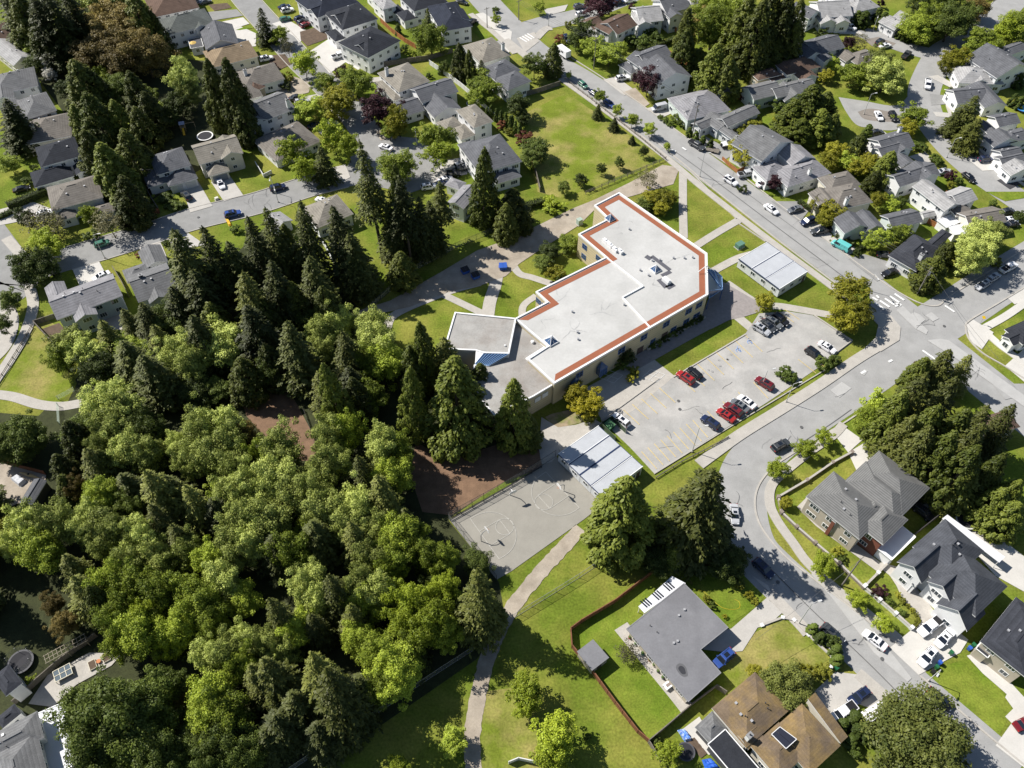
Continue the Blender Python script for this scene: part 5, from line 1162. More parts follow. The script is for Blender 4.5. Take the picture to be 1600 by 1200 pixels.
hs(T, 'dark brown roof at the edge of the tall cedar grove', 'brown', 'tan', ('H', 3.4, -60, 505, 80, 470, 40, 420), lm='the dark brown roof by the grove')
hs(T, 'long grey gabled house with pale front gables left of the big drooping cedar', 'grey', 'mint', ('GU', 4, 60, 615, 300, 555, 240, 490), ('GV', 3.2, 110, 640, 235, 600, 170, 525), ('GU', 4, -90, 625, 90, 590, 40, 500), lm='the long grey house by the drooping cedar')
hs(T, 'pale grey hip roofed house by the purple tree beside the main street', 'lavender', 'white', ('H', 3.8, 125, 1170, 388, 1085, 300, 980), ('H', 3.6, -10, 1130, 140, 1090, 90, 990), ('GV', 4.4, 140, 1030, 300, 1000, 210, 910), chim=[(0, .55, .2)], chimcol='white', lm='the pale grey hip house by the purple tree')
hs(T, 'taupe roofed house beside the main street above the parked cars', 'taupe', 'cream', ('H', 4.2, 390, 1200, 575, 1155, 480, 1075), lm='the taupe hip house')
hs(T, 'white house with slate roof and black gable trim beside the loop street', 'slate', 'white', ('GU', 5, 730, 962, 912, 912, 835, 815), ('GV', 4.8, 800, 970, 895, 935, 845, 850), ('GV', 5, 640, 925, 720, 985, 770, 880), chim=[(0, .9, .8)], chimcol='white', lm='the white house in the loop street')
hs(T, 'slate roofed house with a broad pale front gable below the loop street', 'slate', 'white', ('GU', 4.4, 825, 1170, 1068, 1090, 1050, 990), ('GV', 4.2, 950, 1150, 1065, 1095, 1000, 1010), ('GV', 4.2, 830, 1050, 920, 1020, 880, 960), lm='the slate house below the loop')
hs(T, 'white roofed house right of the taupe house above the corner', 'lightgrey', 'white', ('GV', 5, 1100, 1320, 1200, 1280, 1010, 1130), ('GU', 4.6, 1190, 1290, 1310, 1250, 1250, 1150), lm='the white roofed house above the corner')
hs(T, 'large white house with slate roof by the right edge of the loop street', 'slate', 'white', ('GV', 5.5, 1430, 490, 1640, 430, 1500, 290), lm='the large white house on the right')
hs(T, 'white tiled low house in front of the large white house', 'lightgrey', 'white', ('H', 3.2, 1195, 520, 1470, 530, 1500, 425), ('GV', 3.4, 1290, 520, 1370, 515, 1350, 420), lm='the white tiled low house')
hs(T, 'slate roofed low house with a pale side gable by the curved street', 'slate', 'white', ('GU', 3.4, 1185, 650, 1375, 632, 1400, 535), ('GV', 3.2, 1365, 690, 1478, 650, 1430, 530), lm='the slate low house on the curve')
hs(T, 'slate roofed white house near the blue pool at the right edge', 'slate', 'white', ('GU', 4, 1445, 795, 1575, 770, 1575, 690), ('GV', 3.6, 1395, 860, 1455, 840, 1440, 750), lm='the slate house by the blue pool')
hs(T, 'white walled gabled house behind the dark SUV driveway on the right', 'slate', 'white', ('GU', 3, 1480, 1012, 1600, 985, 1575, 900), ('GV', 3, 1385, 990, 1490, 1040, 1520, 930), ('GV', 4, 1420, 930, 1560, 880, 1520, 820), lm='the white gabled house on the right')
hs(T, 'slate roofed house at the right edge above the white gabled house', 'slate', 'white', ('H', 4, 1510, 900, 1660, 860, 1620, 790), lm='the slate house at the right edge')
hs(T, 'pale gabled house cut by the right edge beside the black new driveway', 'lightgrey', 'white', ('GV', 3.2, 1520, 1100, 1660, 1070, 1640, 1000), lm='the pale house at the right edge')
hs(T, 'slate roof in the top right corner beyond the tall green tree', 'slate', 'white', ('H', 4.4, 1455, 370, 1640, 300, 1590, 250), lm='the slate roof at the top right')
T = Tile(3, 1)
hs(T, 'taupe hip house with a white chimney behind the golden tree by the street', 'taupe', 'cream', ('H', 4.2, 420, 115, 648, 65, 540, -60), ('GV', 4, 320, 90, 430, 55, 400, -20), chim=[(0, .3, .1)], chimcol='white', lm='the taupe house with white chimney')
hs(T, 'long slate roofed house with pale green walls behind the teal van', 'slate', 'mint', ('GU', 4, 780, 232, 965, 188, 920, 100), ('GV', 3.6, 610, 248, 725, 225, 650, 120), ('GV', 3.6, 480, 262, 640, 225, 600, 130), lm='the long slate house behind the teal van')
hs(T, 'dark slate corner house with a white veranda at the crossing', 'dark', 'white', ('H', 3.6, 755, 398, 925, 495, 1090, 365), ('H', 3.4, 1000, 370, 1165, 280, 1110, 215), ('GV', 3.8, 860, 440, 930, 420, 910, 330), chim=[(0, .8, .3)], chimcol='white', near=True, lm='the dark corner house')
hs(T, 'brown roofed house with white patio covers near the right edge', 'taupe', 'cream', ('GU', 4, 1265, 228, 1485, 188, 1465, 82), ('H', 3.6, 1180, 160, 1280, 130, 1250, 60), lm='the brown roofed house with patio covers')
hs(T, 'white slatted patio cover beside the brown roofed house, upper of the two', 'ribbed', 'white', ('F', 2.5, 1115, 225, 1225, 180, 1180, 130), cat='patio cover', name='patio_cover', windows=False, vents=0, group='patio covers')
hs(T, 'white slatted patio cover beside the brown roofed house, lower of the two', 'ribbed', 'white', ('F', 2.5, 1165, 270, 1255, 260, 1235, 205), cat='patio cover', name='patio_cover', windows=False, vents=0, group='patio covers')
hs(T, 'small white garden shed between the slate house and brown house', 'lightgrey', 'white', ('GU', 2.2, 975, 165, 1060, 145, 1030, 110), cat='shed', name='garden_shed', group='garden sheds', vents=0, windows=False)
hs(T, 'black roofed house with dark timber gable at the right edge by the crossing', 'charcoal', 'white', ('H', 3.4, 1480, 862, 1590, 955, 1710, 870), ('GV', 3.2, 1450, 905, 1540, 960, 1580, 880), near=True, lm='the black roofed house at the right edge')
hs(T, 'white roofed wide house behind the trees right of the pale gabled rooftops', 'white', 'white', ('GV', 3.6, 1010, 60, 1120, 125, 1200, 70), lm='the wide white roof')
T = Tile(0, 1)
hs(T, 'lavender grey roofed white two storey house at the edge of the forest', 'lavender', 'blue', ('GU', 5.4, 365, 798, 760, 652, 665, 530), ('GV', 5.0, 478, 820, 608, 760, 515, 640), ('GV', 5.0, 310, 680, 430, 640, 380, 570), near=True, vents=6, lm='the lavender grey house at the forest edge')
hs(T, 'grey roofed house with a pale gable half hidden by the forest edge', 'grey', 'white', ('GU', 5, 870, 690, 1110, 605, 1010, 460), ('GV', 4.8, 940, 705, 1060, 650, 1000, 510), ('GV', 3.2, 910, 480, 1050, 440, 985, 340), ('H', 3.0, 800, 570, 960, 520, 900, 450), near=True, chim=[(0, .3, .55)], chimcol='dark', lm='the grey house half hidden by the forest')
T = Tile(1, 1)
hs(T, 'grey tan hip house with a shaded deck behind the forest conifers', 'sand', 'white', ('H', 3.8, 385, 228, 605, 140, 480, 30), ('GV', 3.6, 440, 140, 590, 130, 520, 40), near=True, lm='the grey tan house behind the conifers')
hs(T, 'small white garage with a dark skylight behind the forest conifers', 'lightgrey', 'white', ('GV', 3, 130, 240, 228, 180, 170, 115), lm='the small white garage')
hs(T, 'white house with a pale gable roof behind the tall bare trunked trees', 'lavender', 'white', ('GV', 5, 1195, 70, 1298, 108, 1320, -30), ('H', 3, 1160, -20, 1290, -30, 1270, -70), near=True, lm='the white house behind the bare trunked trees')
T = Tile(0, 2)
hs(T, 'dark gabled garden shed at the left edge beside the gravel yard', 'slate', 'dark', ('GU', 2.6, 125, 745, 215, 600, 290, 615), cat='shed', name='garden_shed', group='garden sheds', vents=0, windows=False, lm='the dark shed at the left edge')
T = Tile(0, 3)
hs(T, 'grey hip house at the bottom left with toothed white gutters', 'grey', 'white', ('H', 5.5, 272, 1015, 230, 852, -80, 1000), ('H', 5.6, 300, 1260, 225, 965, -60, 1150), near=True, lm='the grey house at the bottom left')
hs(T, 'white ribbed patio roof beside the grey house at the bottom left', 'ribbed', 'white', ('F', 2.7, 240, 870, 400, 800, 520, 1160), cat='patio cover', name='patio_cover', windows=False, vents=0, group='patio covers')
hs(T, 'white house with a dark flat hip roof at the left edge near the bottom', 'dark', 'white', ('H', 5, 40, 750, 142, 668, 55, 560), ('H', 3, 15, 945, 140, 868, 95, 800), near=True, vents=0, lm='the white house at the left edge')
T = Tile(2, 3)
FLATROOF = hs(T, 'flat grey roofed bungalow with a dark puddle stain near the bottom', 'flat', 'beige', ('F', 3.3, 715, 332, 1105, 787, 1307, 603), ('F', 3.302, 860, 500, 1170, 465, 1345, 325), near=True, vents=0, windows=True, trim=mat('roof_edge_grey', (.22, .22, .23), .6), lm='the flat grey bungalow') if 0 else None
T = Tile(3, 2)
hs(T, 'grey tiled hip house with brick corners on the street bend', 'tile', 'beige', ('H', 5.9, 245, 708, 412, 556, 735, 800, .5), ('H', 5.9, 830, 815, 1005, 655, 640, 478, .5), ('H', 5.7, 720, 1005, 866, 850, 690, 730, .5), ('H', 5.7, 510, 832, 640, 892, 740, 780, .5), ('H', 5.4, 370, 828, 470, 832, 560, 740, .5), ('H', 5.95, 480, 625, 610, 490, 880, 760, .5), near=True, vents=5, brick=(2, 4), lm='the grey tiled house on the bend')
hs(T, 'white patio roof attached below the grey tiled house', 'ribbed', 'white', ('F', 2.8, 770, 1100, 915, 960, 830, 890), cat='patio cover', name='patio_cover', windows=False, vents=0, group='patio covers', near=True)
D = lambda x, y: (1380 + x * .1375, 760 + y * .1375)
T = D
hs(T, 'white house with a steep dark slate roof and three street gables', 'slatedark', 'white', ('H', 5.8, 345, 690, 700, 385, 1060, 800, .62), ('H', 5.8, 1050, 1480, 1380, 1130, 860, 660, .62), ('GV', 5.6, 145, 880, 450, 1080, 700, 850, .85), ('GV', 5.6, 500, 1085, 750, 1300, 940, 1110, .85), ('GV', 4.4, 600, 1345, 950, 1640, 1110, 1420, .9), ('GU', 3.0, 280, 1080, 450, 1070, 480, 1000, .5), near=True, garage=(4, 0), grey_garage=True, vents=5, lm='the dark slate house with street gables')
D2_ = lambda x, y: (1380 + x * .1375, 900 + y * .1375)
T = D2_
hs(T, 'dark grey flat pitched roofed house in the lower right corner', 'dark', 'beige', ('H', 5.2, 1600, 1130, 1115, 745, 1560, 300, .25), ('F', 2.9, 1050, 830, 1180, 930, 1260, 840), near=True, lm='the dark house in the lower right corner')
G = lambda x, y: (1060 + x * .175, 1030 + y * .175)
T = G
hs(T, 'brown mossy hip roofed house at the bottom with solar panels', 'moss', 'cream', ('H', 4.6, 310, 440, 680, 130, 960, 470, .36), ('H', 4.6, 1090, 420, 1445, 760, 1200, 1060, .36), ('H', 4.55, 650, 780, 900, 580, 1120, 860, .34), ('GV', 4.3, 470, 660, 640, 790, 740, 680, .4), ('S', 3.3, 1500, 690, 1190, 350, 1130, 410, .3), near=True, vents=6, lm='the brown mossy roof at the bottom', chim=[(0, .12, .12)], chimcol='white')
hs(T, 'grey glass gazebo with a pointed roof beside the brown mossy house', 'grey', 'dark', ('P', 2.8, 150, 610, 300, 470, 415, 640, .5), cat='gazebo', name='gazebo', windows=False, vents=0, group='garden structures', near=True)
hs(T, 'dark glazed flat patio roof at the bottom beside the glass gazebo', 'charcoal', 'dark', ('F', 2.9, 270, 770, 420, 640, 800, 1010), cat='patio cover', name='patio_cover', windows=False, vents=0, group='patio covers', near=True)
T = Tile(3, 2)
hs(T, 'brown shingled roof almost hidden by the big conifers on the right', 'brown', 'tan', ('H', 4.2, 1400, 320, 1570, 270, 1480, 170), lm='the hidden brown roof')
# flat bungalow, built by hand: an L of flat roof with a carport notch
fl = [(715, 330), (1075, 45), (1352, 322), (1180, 460), (1307, 605), (1102, 787)]
T = Tile(2, 3); z = 3.4; P = [at(*T(*p), z) for p in fl]; org = at(1050, 1000)
fb = empty('house', org, 0, 'flat grey roofed bungalow with a dark puddle stain on its roof', 'house', 'houses of the neighbourhood')
LANDMARKS.append(('the flat grey bungalow', 1052, 1000))
q = ccw([(p.x - org.x, p.y - org.y) for p in P])
b = MB(); b.prism([tuple(inset(q, i, .55)) for i in range(6)], 0, z - .12); b.build('wall', WALLS['beige'], fb)
b = MB(); b.prism(q, z - .22, z, 1, 0, bottom=True); fr = b.build('roof', [mat('roof_flat_felt', (.195, .195, .205), .9, noise=.10, nscale=.3, noise2=.07, n2scale=3, tint=(.165, .165, .175)), mat('roof_edge_grey', (.22, .22, .23), .6)], fb)
b = MB(); ring(b, q, -.03, .14, z, z + .05); b.build('roof_edge', mat('roof_edge_grey', (.22, .22, .23)), fr)
c = at(1066, 1047, z); 
for r_, zz, m in ((1.0, .006, mat('damp_felt', (.11, .11, .115), .7)), (.62, .011, mat('puddle', (.05, .05, .055), .25))):
    b = MB(); b.add([(c.x - org.x + r_ * (1.25 + .12 * math.sin(3 * a)) * (.62 * math.cos(a) - .5 * math.sin(a)), c.y - org.y + r_ * (1.25 + .1 * math.cos(2 * a)) * (.3 * math.cos(a) + 1.0 * math.sin(a)), z + zz) for a in [i * .2618 for i in range(24)]], [tuple(range(24))]); b.build('stain', m, fr)
for x, y in ((1077, 212), (1042, 248), (1034, 408), (905, 352), (862, 312), (1010, 420)):
    p = at(*T(x, y), z); link('roof_vent', VENT if x > 1000 else PIPE, fr, (p.x - org.x, p.y - org.y, z - .05), 0, (.9, .9, .9))
for i, (t0, n) in enumerate(((0, 4), (4, 2), (2, 2), (5, 4))):
    A, B = [Vector(inset(q, k % 6, .55)) for k in (t0, t0 + 1)]; d = (B - A).normalized(); nn = Vector((d.y, -d.x))
    for k in range(n):
        p = A + (B - A) * ((k + .5) / n) + nn * .02; o = link('window', WIN3[0], fb, (p.x, p.y, 1.0), math.atan2(d.y, d.x), (1.9, 1, 1.2)); link('pane', WIN3[1], o)
def flatroof(name, cat, label, px, z, m, wallm=None, legs=False, group=None, slats=0, edge=None):
    P = [at(*p, z) for p in px]; o_ = sum(P, Vector()) / len(P); o_.z = 0; r = empty(name, o_, 0, label, cat, group); q = ccw([(p.x - o_.x, p.y - o_.y) for p in P])
    b = MB(); b.prism(q, z - .12, z, 1, 0, bottom=True); rf = b.build('roof', [m, edge or WHITE], r)
    if wallm: b = MB(); b.prism([tuple(inset(q, i, .2)) for i in range(len(q))], 0, z - .1); b.build('wall', wallm, r)
    if legs:
        for i in range(len(q)): p = inset(q, i, .2); b = MB(); b.tube((*p, 0), (*p, z - .1), .07, n=6); b.build('post', edge or WHITE, r)
    return r, q, rf, o_
r, q, rf, o_ = flatroof('garden_shed', 'shed', 'flat grey roofed shed in the fence corner of the flat bungalow garden', [T(405, 472), T(507, 395), T(607, 510), T(500, 592)], 2.5, mat('roof_flat_felt', (.2, .2, .21)), WALLS['beige'], group='garden sheds', edge=GREYWOOD)
bp = MB(); A, B = Vector(inset(q, 0, .19)), Vector(inset(q, 1, .19)); link('door', DOOR, r, ((A.x + B.x) / 2, (A.y + B.y) / 2, 0), math.atan2((B - A).y, (B - A).x), (.9, 1, 2.0))
r, q, rf, o_ = flatroof('patio_cover', 'patio cover', 'white ribbed patio cover with dark skylight strips behind the flat bungalow', [T(790, 190), T(1000, 0), T(1086, 45), T(828, 232)], 2.8, ROOFS['ribbed'], legs=True, group='patio covers')
for cx_, cy_ in ((838, 165), (912, 118), (980, 62)):
    b = MB()
    for k in (-1, 0, 1):
        A, B = at(*T(cx_ - 22 + k * 14, cy_ - 18 - k * 9), 2.8), at(*T(cx_ + 22 + k * 14, cy_ + 22 - k * 9), 2.8); b.beam((A.x - o_.x, A.y - o_.y, 2.81), (B.x - o_.x, B.y - o_.y, 2.81), .3, .04)
    b.build('skylight', DARKGLASS, rf)
# ------------------------------------------------------------------ trees and shrubs, tile by tile (x, y, crown width in enlarged pixels; height in metres)
def trs(T, s):
    for ln in s.strip().splitlines():
        for it in ln.split(';'):
            it = it.split()
            if not it: continue
            top = it[0].endswith('^'); k = it[0].rstrip('^'); x, y, d, h = map(float, it[1:5])
            px, py = T(x, y); tree(k, px, py, d / 4, h, top=top)
trs(Tile(0, 0), '''
cedar^ 60 -60 260 22; fir^ 180 -40 240 26; cedar^ 190 60 230 20; fir^ 290 -60 280 26; fir^ 20 -120 240 22; fir^ 380 -80 240 24
bronze 600 180 300 15; bronze 780 170 330 17; bronze 900 330 280 16; bronze 620 330 290 14; bronze 780 380 260 14; alder 520 60 330 17; dark 660 40 300 17; cedar^ 800 -40 280 22; cedar^ 930 60 150 16; alder 400 200 170 13; dark 400 90 220 15
street 230 300 150 8; streetdark 230 400 140 7; blossom 300 400 90 7; blossom 315 465 80 5; cedar^ 450 360 290 19; cedar^ 560 430 200 15; streetbright 640 480 130 7; streetdark 420 560 130 7
cedarlit^ 530 560 250 19; cedarlit^ 690 610 190 15; cedarlit^ 450 650 170 13; cedar^ 800 430 230 20; cedar^ 880 560 200 16; dark 740 560 180 9; alder 1150 500 190 15; alder 1180 590 150 10; cedar^ 1280 350 210 24; cedar^ 1390 330 230 27; cedar^ 1470 480 160 17; cedar^ 1500 640 180 14; cedar^ 1330 500 190 16
street 940 590 100 6; streetdark 1060 720 170 8; streetdark 1120 660 150 9; street 1030 680 110 6; cedarlit^ 630 880 300 19; cedar^ 510 800 220 16; cedar^ 740 800 250 17; cedar^ 830 660 190 15; cedar^ 700 1000 240 14; cedar^ 880 900 140 10; fir^ 10 620 230 17; fir^ 60 700 210 13
shrubbright 840 790 90 2.5; shrubbright 900 810 70 2; shrub 1000 810 70 2.5; shrub 960 850 60 2; cypress 1145 385 24 3; cypress 1085 405 24 3; shrub 170 1130 70 2.5; shrubdark 210 1050 60 2.5; street 60 1030 130 6; shrub 770 1030 60 3''')
trs(Tile(1, 0), '''
spruce^ 20 50 150 13; streetbright 150 220 110 7; sparse 200 300 90 8; streetbright 300 400 150 10; streetbright 430 530 150 8; golden 520 640 210 11; golden 470 600 120 8; streetbright 480 850 170 12; streetbright 575 920 130 10
maple 620 510 195 10; plum 540 460 90 6; plum 755 690 215 11; golden 890 750 130 11; golden 860 800 100 8; street 1180 860 130 9; street 1090 850 140 9; streetbright 1140 970 170 9; maple 885 1040 220 10
streetbright 220 950 170 11; streetbright 300 1060 140 9; spruce^ 400 920 190 12; maple 1090 230 190 12; spruce^ 1068 50 100 12; cypress 885 180 45 4; cedar^ 1270 260 130 13; cedar^ 1335 300 100 12; spruce^ 1410 370 110 9; street 1420 550 210 9; street 1370 620 120 7
street 300 690 170 7; street 380 670 150 7; shrubgolden 200 480 80 3; cedarlit^ 1410 900 220 26; street 830 820 100 6; street 1500 120 60 4.5; shrubdark 180 540 70 2.5; shrubplum 110 410 50 2; shrub 1080 470 40 2; cypress 1150 430 35 3.5
cypress 1440 700 30 4; cypress 1470 690 32 4.5; cypress 1500 715 32 4.5; cypress 1530 730 34 5; cypress 1560 740 34 5; cypress 1590 760 34 5; shrubrust 1530 780 60 2.5; shrubyellow 1580 820 60 2; shrub 700 530 50 2; shrubdark 10 790 60 3; streetdark 0 790 80 5
shrub 930 300 60 2.5; shrubbright 980 330 60 2.5; shrub 1500 60 50 2; streetdark 1180 420 60 5''')
trs(Tile(2, 0), '''
streetdark 140 410 140 9; cedar^ 260 260 140 12; plum 540 45 190 9; plum 610 30 90 7; street 170 45 70 5; shrubplum 745 40 45 2.5; streetdark 440 190 140 9; streetdark 400 250 110 7; street 510 300 160 8; street 610 340 170 8; street 670 330 110 6
shrub 740 250 110 4; shrub 820 255 110 4; shrub 900 235 100 4; shrub 860 200 90 3.5; shrubrust 290 240 60 2.5; shrubyellow 322 265 40 2; shrubyellow 355 155 60 2.5; plum 850 520 150 9; plum 790 490 80 6
cedar^ 1120 40 140 16; cedarlit^ 1110 170 190 17; maple 1260 170 240 15; maple 1370 110 230 16; cedar^ 1480 -40 260 24; cedarlit^ 1290 260 230 18; cedarlit^ 1180 290 140 11; cedar^ 1380 330 210 16; maple 1460 220 230 15; dark 1540 280 190 12; cedar^ 1570 -20 260 26; maple 1220 60 170 12; bronze 1180 150 120 9; dark 1400 40 200 14; cedar^ 1300 360 170 12
street 553 600 72 5; street 660 690 64 5; street 752 750 80 5; street 862 810 80 5; street 970 915 45 3; street 355 470 34 3; spruce^ 540 650 80 5; spruce^ 645 735 80 4.5; spruce^ 755 845 55 3; streetdark 825 950 60 4; streetdark 670 1020 60 4; streetdark 560 1055 60 4; streetdark 435 1125 80 4; streetdark 320 1175 80 4
streetdark 40 660 160 8; streetdark 150 940 190 7; streetdark 110 1000 120 6; shrubrust 80 860 110 3; cypress 20 790 34 5; cypress 50 810 34 5; cypress 0 760 34 5; streetdark 60 740 90 5
cypress 1108 822 44 3.2; cypress 1150 845 44 3.2; cypress 1192 872 44 3.2; cypress 1240 895 44 3.2; shrubdark 1060 770 70 2; shrubdark 1110 770 60 2; shrub 1030 735 70 2.5; shrub 960 750 50 2; shrub 990 770 50 1.6; shrub 930 730 40 1.5
golden 1450 950 170 7; shrubyellow 1450 820 110 4; shrubyellow 1500 780 110 4; shrubyellow 1530 750 80 3.5; shrubrust 1430 600 60 2.5; shrub 1370 620 70 3; shrub 1490 590 70 3; sparse 850 1120 140 6; street 1130 460 60 4; shrub 1530 680 60 3; shrubdark 1440 1180 60 2''')
trs(Tile(3, 0), '''
cedar^ 40 -120 260 27; cedar^ 150 -80 230 26; cedar^ 220 -20 180 22; cedar^ 100 60 220 20; cedar^ 20 120 210 18; cedar^ 190 130 160 17; cedar^ 60 230 180 12
cypress 600 115 90 6; cypress 560 105 70 5; cypress 690 90 60 5; cypress 730 120 80 5.5; maple 930 160 220 10; maple 1040 100 190 11; dark 1150 130 230 14; dark 1100 40 200 13; dark 970 40 170 11; bronze 1310 40 150 9; dark 1230 90 140 11; street 960 250 110 5
bright 1500 190 190 11; maple 1570 170 190 12; street 1330 250 180 10; street 1280 330 160 8; street 1390 300 140 8; golden 1170 370 170 8; golden 1120 410 100 6; willow 740 470 240 11; alder 690 390 140 10; street 530 470 170 8; street 390 390 110 6; golden 360 475 90 4.5; sparse 570 260 110 6; plum 505 270 80 5; street 590 500 90 6
cedarlit^ 300 530 300 16; cedarlit^ 390 560 220 13; cedarlit^ 180 620 220 12; cedarlit^ 350 680 260 11; cedarlit^ 220 740 220 9; cedarlit^ 430 700 140 9; golden 80 760 120 5; street 910 730 170 8; golden 880 800 120 6; cypress 625 820 70 5; spruce^ 1300 600 230 13; spruce^ 1210 680 160 9; firolive^ 1320 740 180 11
cedarlit^ 600 820 150 10; golden 430 950 140 7; golden 380 1000 110 6; golden 570 1050 130 6; golden 640 1020 120 6; street 500 1010 130 6; cedarlit^ 780 940 190 11; cedar^ 690 1060 130 8; plum 40 1140 110 5; plum 110 1130 90 4.5; shrubplum 1140 1095 75 3; shrub 1065 1000 70 2.5; shrub 1040 980 60 2.5; cypress 1540 620 60 4.5; cypress 1580 640 60 4.5; cypress 1570 500 80 5; streetdark 1140 590 70 4; shrub 60 640 130 3.5; shrub 20 610 90 3; street 220 600 80 4.5
shrub 900 900 90 2.5; shrub 960 915 80 2.5; shrubyellow 1140 1150 60 2; shrub 1190 1130 60 2; shrub 340 200 80 2.5; cypress 820 215 40 3; cypress 850 230 40 3; cypress 880 240 40 3; shrubplum 710 20 50 3.5''')
trs(Tile(0, 1), '''
streetdark 150 170 120 7; sparse 270 190 220 8; sparse 350 220 140 7; streetbright 560 140 110 6; sparse 680 200 190 9; bright 290 340 190 9; bigdark 215 480 240 10; streetdark 60 680 140 7; streetdark 20 830 100 6; shrubbright 890 60 110 2.5; shrub 1040 40 110 2; shrub 1100 80 90 2; shrubdark 960 95 50 2; shrubdark 560 270 90 2.5; shrubrust 880 390 60 1.6; shrub 1040 320 60 1.8
cedar^ 740 -100 240 16; cedar^ 760 60 160 8
fir^ 1110 235 360 29; fir^ 1275 200 240 26; fir^ 1430 290 260 22; fir^ 1545 140 240 27; cedar^ 1340 430 330 19; fir^ 1190 480 320 21; firolive^ 1500 500 300 24; fir^ 1060 600 260 17; cedar^ 1290 680 260 15; fir^ 1560 700 320 22; alder 1420 960 280 14; fir^ 1200 760 260 18; dark 1060 820 240 11
alder 440 960 230 11; alder 540 1000 210 11; maple 380 1040 160 9; firolive^ 620 810 180 12; firolive^ 860 690 230 15; firolive^ 760 720 150 11; firolive^ 950 840 200 14; fir^ 740 940 280 15; dark 640 1100 220 10; fir^ 900 1010 280 17; alder 1130 1020 230 13; alder 1190 1080 220 13; alder 1270 1000 200 12; cedar^ 1480 1040 250 14''')
trs(Tile(1, 1), '''
fir^ 60 100 220 26; fir^ 245 30 240 29; cedar^ 150 200 200 19; fir^ 510 80 260 26; fir^ 600 260 240 20; firhigh^ 680 -310 230 37; firhigh^ 900 -120 220 30; cedarlit^ 860 -200 200 30; fir^ 820 60 180 20; fir^ 1000 20 190 21; firhigh^ 1130 -60 170 20; fir^ 1090 60 180 17; cedar^ 1560 60 180 13; cedar^ 900 360 210 12; fir^ 620 400 190 14
fir^ 310 380 260 22; cedar^ 185 550 230 17; cedar^ 430 580 260 18; fir^ 50 430 260 24; cedarlit^ 40 660 250 15; cedar^ 480 700 180 11; fir^ 180 820 280 22; dark 330 830 190 10; cedar^ 60 940 240 14; alder 430 870 210 13; alder 520 840 200 13; alder 400 960 180 11; alder 720 850 210 13; alder 760 950 260 14; maple 830 1050 230 13; maple 700 1060 210 12; firolive^ 540 870 250 18; firolive^ 400 1100 220 15; fir^ 580 1080 220 13
cedarlit^ 1030 780 210 24; cedarlit^ 970 960 210 16; firolive^ 1180 910 260 17; cedarlit^ 1260 1050 300 15; cedarlit^ 1390 1060 180 11''')
trs(Tile(1, 2), '''
cedarlit^ 440 -160 240 25; cedarlit^ 930 -120 230 25; cedarlit^ 1230 -140 470 28; cedar^ 1330 20 280 17; cedar^ 600 -60 230 16; alder 480 350 220 15; maple 560 320 190 14; alder 800 400 220 16; maple 880 430 190 13; alder 430 540 230 14; alder 530 490 180 14; maple 860 560 220 13; firolive^ 650 430 200 16; firolive^ 760 580 270 18; alder 160 430 260 14; maple 60 450 180 13; alder 130 600 280 15; alder 260 700 250 14; alder 60 700 220 13; alder 430 800 260 14; alder 380 730 190 13; alder 640 760 230 14; alder 560 870 220 13; maple 220 1060 250 14; alder 90 860 270 14; firolive^ 590 860 230 16; maple 870 980 250 13; maple 960 960 200 12; maple 860 1090 230 13; maple 1080 1090 210 12; maple 1180 1110 170 10; alder 720 1080 220 13; firolive^ 930 760 180 12; alder 760 900 200 12; fir^ 340 850 260 14; fir^ 80 950 260 13''')
trs(Tile(0, 2), '''
bigdark 140 340 260 9; bigdark 20 380 200 9; cedar^ 400 220 230 13; cedar^ 330 440 200 11; cedar^ 480 250 150 10; alder 660 130 250 14; alder 790 180 240 14; dark 880 230 190 12; alder 720 290 230 13; alder 800 420 230 13; alder 920 430 220 13; alder 640 400 170 11; firolive^ 520 400 250 15; cedar^ 370 560 190 10; cedar^ 620 420 200 13; alder 1260 300 250 15; alder 1390 270 240 15; alder 1430 420 260 15; alder 1290 450 230 14; alder 1120 390 160 11; alder 1180 500 180 12; bronze 1540 320 150 11; firolive^ 930 520 300 19; firolive^ 1160 640 240 16; maple 650 720 220 12; alder 580 860 230 13; alder 720 920 260 13; alder 660 990 220 12; alder 180 900 230 13; alder 340 880 250 14; maple 260 1040 250 12; alder 460 900 180 11; alder 90 990 160 10; golden 30 900 130 6; golden 20 1000 140 6; alder 900 960 220 13; firolive^ 930 760 230 15; alder 1480 700 240 14; alder 1560 640 200 14; alder 1520 860 240 14; alder 1440 1030 240 13; maple 1340 1100 210 12; alder 1180 1040 190 11; alder 1560 1000 220 13; firolive^ 380 1080 220 12; alder 830 1130 220 12; firolive^ 1060 900 220 13; fir^ 1000 560 260 14; fir^ 760 560 240 12; alder 1000 1110 200 11; dark 820 760 180 9; alder 1500 540 220 14; fir^ 1330 700 240 13; bronze 480 650 130 9; dark 940 330 200 11''')
